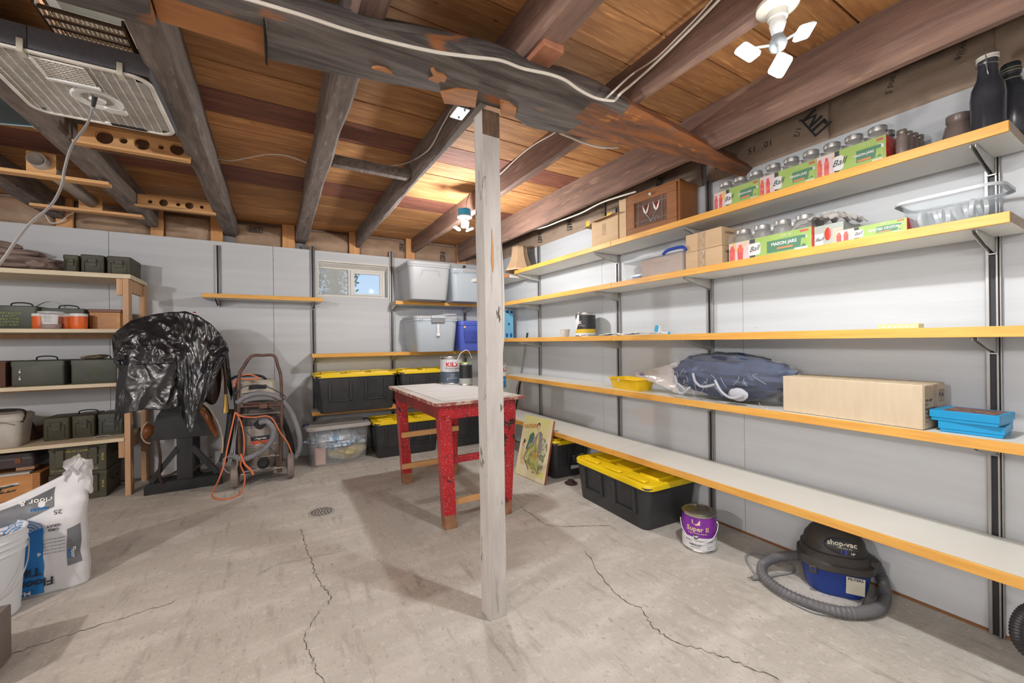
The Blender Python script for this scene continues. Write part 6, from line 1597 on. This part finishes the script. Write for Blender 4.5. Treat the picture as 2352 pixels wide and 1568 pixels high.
dprint([(-.19, .155), (-.12, .158), (-.07, .165), (.0, .160), (.05, .168), (.09, .160), (.03, .150), (-.02, .140), (-.06, .150), (-.12, .150)])
dprint([(-.04, .166), (.02, .172), (.09, .184), (.075, .172), (.09, .166), (.03, .160)], PAPER)
dprint([(-.06, .150), (-.02, .155), (.0, .148), (-.03, .138)], PAPER)
dprint([(-.06, .138), (.0, .142), (-.01, .128), (-.04, .118), (-.07, .122)])
dprint([(-.14, .112), (-.08, .117), (.04, .122), (.06, .118), (-.04, .110)])
for (a, b, s) in ((-.17, .05, .05), (-.13, .06, .04), (-.02, .112, .022), (.02, .115, .02), (.045, .118, .02)):
    for k in range(4): dprint([(a + k * s * .25, b), (a + k * s * .25 + .003, b), (a + k * s * .3 + .006, b + s * (.6 + .3 * (k % 2))), (a + k * s * .3 + .002, b + s * (.6 + .3 * (k % 2)))])
dprint([(-.19, .025), (-.06, .05), (.04, .055), (-.05, .045), (-.19, .015)])
cs_ = thing('dark_case', 'dark hard case lying on top of the duck crate', 'case', (dx1 - .22, 4.60, .2855))
part(cs_, 'case', MB().loft([(0, .36, .26, .02), (.05, .37, .27, .02), (.055, .36, .26, .02), (.10, .35, .25, .03)], m=3), mat('dark plum case', (.045, .035, .04), .5, col2=(.07, .055, .06)), bev=.001)
for q in (-.1, .1): part(cs_, 'case_latch', MB().box(q - .015, q + .015, -.139, -.132, .03, .07), mat('orange brown latch', (.20, .07, .03), .6), bev=.001)
# brown cloth pile
bpile = thing('folded_drop_cloth', 'crumpled brown drop cloth piled at left end of top pine shelf', 'cloth', (-1.72, 4.46, zA))
BCL = mat('brown cloth', (.27, .20, .17), .85, col2=(.22, .16, .135), scale=6, bump=.2)
for i, (cx, cy, cz, rx_, ry_, rz_) in enumerate(((-.05, 0, .035, .34, .13, .036), (-.02, .0, .088, .32, .125, .036), (-.06, .01, .135, .27, .115, .034), (-.10, .02, .18, .20, .10, .045), (.20, -.02, .05, .08, .09, .045))):
    part(bpile, 'fold', MB().ball((cx, cy, cz), (rx_, ry_, rz_), 56, 22, lambda d, i=i: 1 + .16 * noise.noise(Vector((d.x * 3, d.y * 3, d.z * 2 + i * 3))) + .07 * noise.noise(Vector((d.x * 11, d.y * 6, d.z * 8 + i)))), BCL)

# ================================================================ SADDLE RACK UNDER A BLACK TARP
RY = 4.215
st = thing('saddle_rack', 'black painted wooden saddle rack stand on a braced base', 'stand', (-.64, RY, 0))
BP = mat('chipped black paint', (.014, .015, .017), .55, col2=(.026, .027, .03), scale=6, spots=[((.35, .34, .33), 20, .735, .755), ((.16, .15, .14), 8, .68, .78)], bump=.3)
def rx(a, b, y=RY): p = px(a, b, Y=y); return (p.x + .64, p.z)
b0 = rx(330, 1137); b1 = rx(515, 1108)
part(st, 'base_rail', MB().prism([(b0[0], .0), (b0[0] + .50, .0), (b0[0] + .50, .062), (b0[0] + .47, .085), (b0[0] + .03, .085), (b0[0], .062)], 'y', 0, .045), BP, bev=.003)
part(st, 'base_ledge', MB().box(b0[0] + .03, b0[0] + .47, .045, .20, .06, .085), BP, bev=.003)
xc = (rx(405, 1050)[0] + rx(443, 1050)[0]) / 2
part(st, 'upright', MB().box(xc - .052, xc + .052, .005, .035, .085, .53), BP, bev=.002)
for sg in (-1, 1):
    part(st, 'brace', MB().obox((xc + sg * .215, .02, .10), (xc + sg * .045, .02, .345), .038, .045, (0, 1, 0)), BP, bev=.002)
tp = []
for k in range(13):
    a = PI * k / 12
    tp.append((xc + .195 * math.cos(a), .475 + .26 * math.sin(a) ** .8))
part(st, 'end_block', MB().prism([(xc + .195, .425)] + tp + [(xc - .195, .425)], 'y', -.005, .04), BP, bev=.003)
part(st, 'rear_upright', MB().box(xc - .05, xc + .05, .38, .41, .0, .60), BP)
part(st, 'rack_bar', MB().tube([(xc, .03, .62), (xc, .40, .62)], .06, 12), BP)
for (a, b, c, d) in ((-.14, .12, -.05, .15), (.10, .12, .19, .10), (.02, .14, .16, .22)):
    part(st, 'scrap_wood', MB().obox((xc + a, .15, b - .03), (xc + c, .19, d - .02), .03, .012), mat('dusty scrap wood', (.24, .20, .17), .8))

sd = thing('saddle', 'brown leather saddle under the tarp with hanging fender and brass stirrup', 'saddle', (-.55, 4.3, .0))
LE = mat('tan leather', (.30, .105, .03), .35, col2=(.16, .05, .02), scale=5, coat=.3); LEE = mat('leather edge', (.55, .42, .30), .6); LD2 = mat('dark leather', (.045, .022, .015), .35, coat=.3)
def fl_(pts, y, m, nm, th=.008, dy=.05):
    """curved leather flap given by outline in the photograph, set at depth y"""
    P = [px(a, b, Y=y) - Vector((-.55, 4.3, 0)) for a, b in pts]
    c = sum(P, Vector()) / len(P)
    mb = MB(); n = len(P)
    mb.add([(c.x, c.y - dy, c.z)] + [tuple(p) for p in P], [(0, 1 + i, 1 + (i + 1) % n) for i in range(n)])
    return part(sd, nm, mb, m, solid=th, sub=2)
fl_([(455, 935), (462, 925), (475, 940), (488, 960), (499, 985), (501, 1010), (495, 1005), (484, 990), (470, 965), (458, 950)], 4.16, LE, 'leather_fender')
part(sd, 'fender_edge', MB().tube(smooth_path([px(a, b, Y=4.12) - Vector((-.55, 4.3, 0)) for a, b in ((460, 922), (478, 935), (495, 958), (506, 985), (512, 1015), (510, 1040))], 5), .006, 6), LEE)
fl_([(322, 985), (330, 975), (352, 972), (360, 985), (345, 1005), (332, 1012), (324, 1005)], 4.30, LE, 'leather_skirt')
part(sd, 'skirt_edge', MB().tube(smooth_path([px(a, b, Y=4.28) - Vector((-.55, 4.3, 0)) for a, b in ((340, 968), (328, 982), (325, 1000), (333, 1014), (345, 1018))], 5), .005, 6), LEE)
fl_([(440, 800), (480, 790), (505, 800), (512, 850), (508, 905), (495, 935), (475, 930), (455, 900), (445, 850)], 4.26, LD2, 'seat_flap', dy=.08)
fl_([(470, 850), (492, 842), (500, 880), (490, 915), (476, 905)], 4.14, mat('blue sheen leather', (.05, .06, .09), .2, col2=(.12, .10, .09)), 'inner_flap', dy=.02)
part(sd, 'strap', MB().tube([px(a, b, Y=4.10) - Vector((-.55, 4.3, 0)) for a, b in ((512, 820), (518, 870), (519, 905))], .012, 8), LD2)
part(sd, 'brass_stirrup', MB().tube([px(a, b, Y=4.08) - Vector((-.55, 4.3, 0)) for a, b in ((518, 905), (519, 925), (519, 947))], [.011, .016, .024], 8), mat('brass', (.60, .40, .12), .3, .9))
part(sd, 'dark_leg_guard', MB().tube(smooth_path([px(a, b, Y=4.16) - Vector((-.55, 4.3, 0)) for a, b in ((532, 940), (528, 985), (520, 1030), (512, 1060))], 4), [.030] * 13, 12), BLKR)
part(sd, 'strap', MB().tube(smooth_path([px(a, b, Y=4.20) - Vector((-.55, 4.3, 0)) for a, b in ((362, 1010), (368, 1050), (366, 1090), (372, 1110))], 4), .010, 8), LD2)
part(sd, 'saddle_tree', MB().ball((-.08, .06, .93), (.24, .20, .28), 24, 16), LD2)

TM = mat('glossy black tarp', (.012, .012, .014), .22, col2=(.020, .021, .024), scale=8, bump=.8, bscale=22, coat=.3, spec=.8, spots=[((.012, .018, .045), 2.2, .60, .72)])
tp_ = thing('black_tarp', 'glossy crumpled black plastic tarp draped over the saddle rack', 'tarp', (-.62, 4.15, .55))
TO = Vector((-.62, 4.15, .55))
def samp(pts, t):
    n = len(pts) - 1; k = min(int(t * n), n - 1); f_ = t * n - k
    a, b = pts[k], pts[k + 1]
    return (a[0] + (b[0] - a[0]) * f_, a[1] + (b[1] - a[1]) * f_)
def sheet(top, bot, depth, nu, nv, seed, fold=.020, nm='sheet'):
    def fn(u, v):
        p, q = samp(top, u), samp(bot, u)
        x, y = p[0] + (q[0] - p[0]) * v, p[1] + (q[1] - p[1]) * v
        d = depth(u, v)
        fo = (noise.noise(Vector((u * 5 + v * 1.5 + seed, v * 1.6, seed))) * fold * (.5 + v) + abs(noise.noise(Vector((u * 7 - v * 3 + seed, v * 4.0, 2)))) * fold * .9 + abs(noise.noise(Vector((u * 12, v * 11 + seed, 5)))) * fold * .35)
        return px(x, y, Y=d + fo) - TO
    return part(tp_, nm, MB().grid(fn, nu, nv), TM, solid=.0012)
topc = [(256, 772), (268, 760), (300, 736), (330, 727), (362, 720), (395, 716), (425, 716), (455, 724), (482, 742), (505, 765), (521, 790)]
# crown: from the ridge back over the rack
def crown(u, v):
    p = samp(topc, u)
    q = px(p[0], p[1], Y=4.10)
    return Vector((q.x + (-.60 - q.x) * .30 * v, q.y + .42 * v, q.z - (.05 * v + .10 * v * v) + .01 * noise.noise(Vector((u * 9, v * 3, 1))))) - TO
part(tp_, 'crown', MB().grid(crown, 60, 12), TM, solid=.0012)
arch = lambda u, v: 4.10 - .10 * math.sin(PI * min(1, v * 1.2) * .5) - .05 * math.sin(PI * u)
sheet([(271, 800), (300, 800), (350, 800), (415, 800), (440, 800)], [(262, 992), (285, 950), (330, 940), (380, 942), (418, 930)], lambda u, v: 4.02 - .05 * math.sin(PI * u) - .02 * v, 80, 60, 4, .018, 'lower_sheet')
sheet(topc[:7] + [(440, 719)], [(262, 836), (283, 840), (305, 838), (330, 837), (352, 836), (375, 835), (404, 835), (425, 845)], arch, 110, 50, 9, .032, 'upper_sheet')
sheet([(404, 716), (430, 717), (455, 724), (482, 742), (505, 765), (524, 796)], [(409, 925), (421, 965), (437, 997), (462, 935), (492, 872), (526, 806)], lambda u, v: 4.07 - .13 * math.sin(PI * min(1, v * 1.1) * .5), 90, 80, 15, .030, 'corner_flap')
sheet([(478, 742), (490, 750), (505, 765), (522, 790)], [(529, 905), (531, 920), (533, 915), (535, 900)], lambda u, v: 4.20 + .05 * u, 24, 50, 22, .02, 'hanging_side')
part(tp_, 'red_mark', MB().ball(tuple(px(447, 717, Y=4.12) - TO), (.012, .008, .005), 10, 6), mat('red plastic mark', (.6, .02, .02), .5))

# ================================================================ WET VACUUM ON A ROLLING FRAME
vz = thing('wet_vacuum', 'old steel wet vacuum on a rusty tube frame wrapped in hoses', 'vacuum', (-.10, 4.12, 0))
VO = Vector((-.10, 4.12, 0))
V = lambda a, b, y=4.02: px(a, b, Y=y) - VO
RUST = mat('rusty brown tube', (.17, .095, .075), .55, .3, col2=(.10, .06, .05), scale=12)
DUSTS = mat('dusty stainless', (.62, .59, .56), .3, .75, col2=(.38, .34, .32), scale=5)
GH = mat('grey vacuum hose', (.24, .245, .26), .5, col2=(.17, .175, .19), scale=5)
BGE = mat('beige motor cover', (.50, .46, .40), .5, col2=(.42, .38, .32), scale=5)
hp = [V(551, 1085), V(549, 1000), V(548, 930), V(549, 865), V(560, 842), V(578, 818), V(605, 816), V(630, 817), V(638, 840), V(645, 865), V(647, 930), V(646, 1000), V(644, 1062)]
part(vz, 'frame_tube', MB().tube(smooth_path(hp, 3), .0125, 10), RUST)
for (p, q, m, r) in (((548, 934), (648, 930), RUST, .010), ((549, 927), (648, 923), RUST, .006), ((550, 953), (650, 946), TIN, .008), ((553, 1052), (648, 1044), TIN, .008), ((553, 1090), (650, 1072), TIN, .009)):
    part(vz, 'cross_bar', MB().tube([V(*p), V(*q)], r, 8), m)
part(vz, 'bar_clamp', MB().box(-.03, .03, -.015, .01, -.02, .02).xf(Matrix.Translation(V(605, 932))), RUST, bev=.003)
tc_ = V(600, 1020, 4.25)
part(vz, 'tank', MB().lathe([(.155, .10), (.168, .12), (.168, .30), (.172, .305), (.172, .315), (.168, .32), (.168, .47), (.172, .475), (.172, .49)], 40, (tc_.x, .12, 0)), DUSTS)
part(vz, 'head', MB().lathe([(.176, .488), (.180, .50), (.180, .535), (.17, .55), (.165, .60), (.13, .66), (.10, .675)], 36, (tc_.x, .12, 0)), mat('dusty black head', (.06, .055, .055), .5, col2=(.12, .10, .10), scale=5))
part(vz, 'red_strip', MB().box(tc_.x - .07, tc_.x + .07, -.065, -.05, .66, .675), mat('red strip', (.45, .05, .03), .5))
mc = V(590, 888, 4.15)
part(vz, 'motor_cover', MB().loft([(mc.z - .075, .29, .24, .05, mc.x, .13), (mc.z + .03, .27, .22, .05, mc.x, .13), (mc.z + .055, .22, .18, .05, mc.x, .13)], m=5), BGE)
part(vz, 'motor_handle', MB().loft([(0, .13, .035, .012), (.006, .12, .03, .012)], m=3).xf(Matrix.Translation((mc.x + .01, .010, mc.z + .0)) @ Matrix.Rotation(PI / 2, 4, 'X')), BLKR)
part(vz, 'name_plate', MB().box(tc_.x - .07, tc_.x + .07, -.052, -.046, .365, .40), DK)
part(vz, 'name_plate', MB().box(tc_.x - .07, tc_.x + .07, -.053, -.046, .335, .364), mat('orange red plate', (.62, .12, .05), .4))
text(vz, 'shop-vac', .024, PAPER, (tc_.x, -.0535, .382), bold=.03)
part(vz, 'drain_cap', MB().lathe([(.048, 0), (.048, -.02), (.030, -.024), (.028, -.035), (.001, -.036)], 24, (tc_.x + .02, -.045, .17), axis='y').xf(Matrix.Identity(4)), BLKR)
part(vz, 'inlet_port', MB().tube([(tc_.x - .01, -.03, .50), (tc_.x + .0, -.09, .50)], .038, 18), BLKR)
ribbed(vz, [V(a, b, y) for a, b, y in ((598, 970, 4.02), (614, 968, 3.98), (627, 985, 3.96), (625, 1008, 3.95), (608, 1030, 3.95), (585, 1045, 3.96), (560, 1054, 3.98), (538, 1048, 4.0), (528, 1045, 4.02))], .024, 'hose', GH, None, 10)
ribbed(vz, [V(a, b, y) for a, b, y in ((545, 925, 4.02), (562, 912, 4.0), (590, 904, 3.99), (620, 906, 4.0), (645, 918, 4.03), (668, 945, 4.06), (684, 985, 4.08), (689, 1015, 4.09), (684, 1040, 4.09), (676, 1052, 4.09))], .023, 'hose', GH, None, 10)
part(vz, 'black_hose', MB().tube(smooth_path([V(a, b, 4.16) for a, b in ((648, 962), (660, 990), (668, 1020), (672, 1048))], 4), .024, 10), BLKR)
part(vz, 'black_hose', MB().tube(smooth_path([V(a, b, 4.10) for a, b in ((545, 880), (540, 900), (543, 935), (545, 1000), (538, 1060))], 4), .016, 8), BLKR)
part(vz, 'top_handle', MB().tube(smooth_path([V(a, b, 4.2) for a, b in ((530, 872), (545, 864), (590, 862), (608, 868), (615, 880))], 4), .011, 8), BLKR)
WHL = mat('dusty brown wheel', (.26, .22, .20), .7, col2=(.18, .15, .135), scale=8)
for a, b, yy, nm_ in ((540, 1086, 4.06, 'wheel'), (667, 1068, 4.10, 'wheel')):
    c = V(a, b, yy); r = .108
    part(vz, nm_, MB().lathe([(.02, -.026), (r * .7, -.024), (r * .92, -.026), (r, -.020), (r, .020), (r * .92, .026), (r * .7, .024), (.02, .026)], 32, (c.x, c.y, r), axis='x'), WHL, bev=.002)
    part(vz, 'hub', MB().lathe([(.022, -.032), (.022, .032)], 14, (c.x, c.y, r), axis='x'), RUST)
part(vz, 'axle', MB().tube([V(540, 1086, 4.06) * 1.0, V(667, 1068, 4.10)], .008, 8), STEEL)
part(vz, 'axle_bracket', MB().box(-.03, .01, -.02, .03, -.05, .06).xf(Matrix.Translation(V(645, 1070, 4.06))), RUST, bev=.003)
part(vz, 'bottom_tray', MB().box(tc_.x - .15, tc_.x + .15, -.02, .28, .085, .10), RUST, bev=.003)
part(vz, 'grey_cord', MB().tube(smooth_path([V(a, b, y) for a, b, y in ((548, 960, 4.0), (540, 1010, 4.0), (537, 1045, 3.98), (515, 1052, 3.97), (514, 1075, 3.97), (530, 1086, 3.98), (545, 1070, 3.97), (543, 1048, 3.97))], 6), .0045, 6), GREYC)
part(vz, 'grey_cord', MB().tube(smooth_path([V(a, b, y) for a, b, y in ((541, 965, 3.99), (575, 1000, 3.97), (610, 1020, 3.96), (634, 1045, 3.97), (632, 1070, 3.98), (600, 1082, 3.98), (560, 1088, 3.98))], 6), .004, 6), mat('dark cord', (.06, .06, .06), .5))
part(vz, 'grey_cord', MB().tube(smooth_path([V(a, b, y) for a, b, y in ((540, 905, 4.0), (560, 888, 3.99), (600, 884, 3.99), (640, 900, 4.0), (655, 912, 4.02), (640, 920, 4.0), (600, 900, 3.99), (555, 905, 3.99))], 6), .0045, 6), mat('dark cord', (1, 1, 1)))
oc = thing('extension_cord', 'orange extension cord looped over the wet vacuum and onto the floor', 'extension cord', tuple(px(520, 1146, Z=.004)))
OO = oc.location
OCM = mat('orange cord', (.75, .20, .08), .45)
C_ = lambda L: [px(a, b, Y=y) - OO if y else px(a, b, Z=.006) - OO for a, b, y in L]
part(oc, 'cord', MB().tube(smooth_path(C_([(540, 946, 3.97), (534, 975, 3.96), (524, 1020, 3.94), (515, 1065, 3.92), (503, 1100, 3.91), (488, 1132, 0), (492, 1143, 0), (520, 1146, 0), (548, 1136, 0), (560, 1115, 3.93), (562, 1090, 3.95), (553, 1066, 3.96), (560, 1040, 3.97), (560, 1000, 3.98), (552, 965, 3.98), (541, 947, 3.97)]), 7), .0055, 7), OCM)
part(oc, 'cord', MB().tube(smooth_path(C_([(541, 947, 3.97), (556, 956, 3.97), (585, 958, 3.96), (612, 955, 3.96), (628, 965, 3.96), (645, 995, 3.97), (660, 1015, 3.98), (670, 1040, 4.0)]), 7), .0055, 7), OCM)
part(oc, 'cord', MB().tube(smooth_path(C_([(536, 880, 4.02), (552, 864, 4.03), (575, 860, 4.04), (595, 870, 4.04), (548, 872, 4.03), (538, 888, 4.02)]), 7), .0055, 7), OCM)
part(oc, 'cord_end', MB().tube(smooth_path(C_([(553, 1042, 3.95), (562, 1065, 3.94), (575, 1078, 3.93), (582, 1090, 3.93)]), 5), .008, 8), OCM)
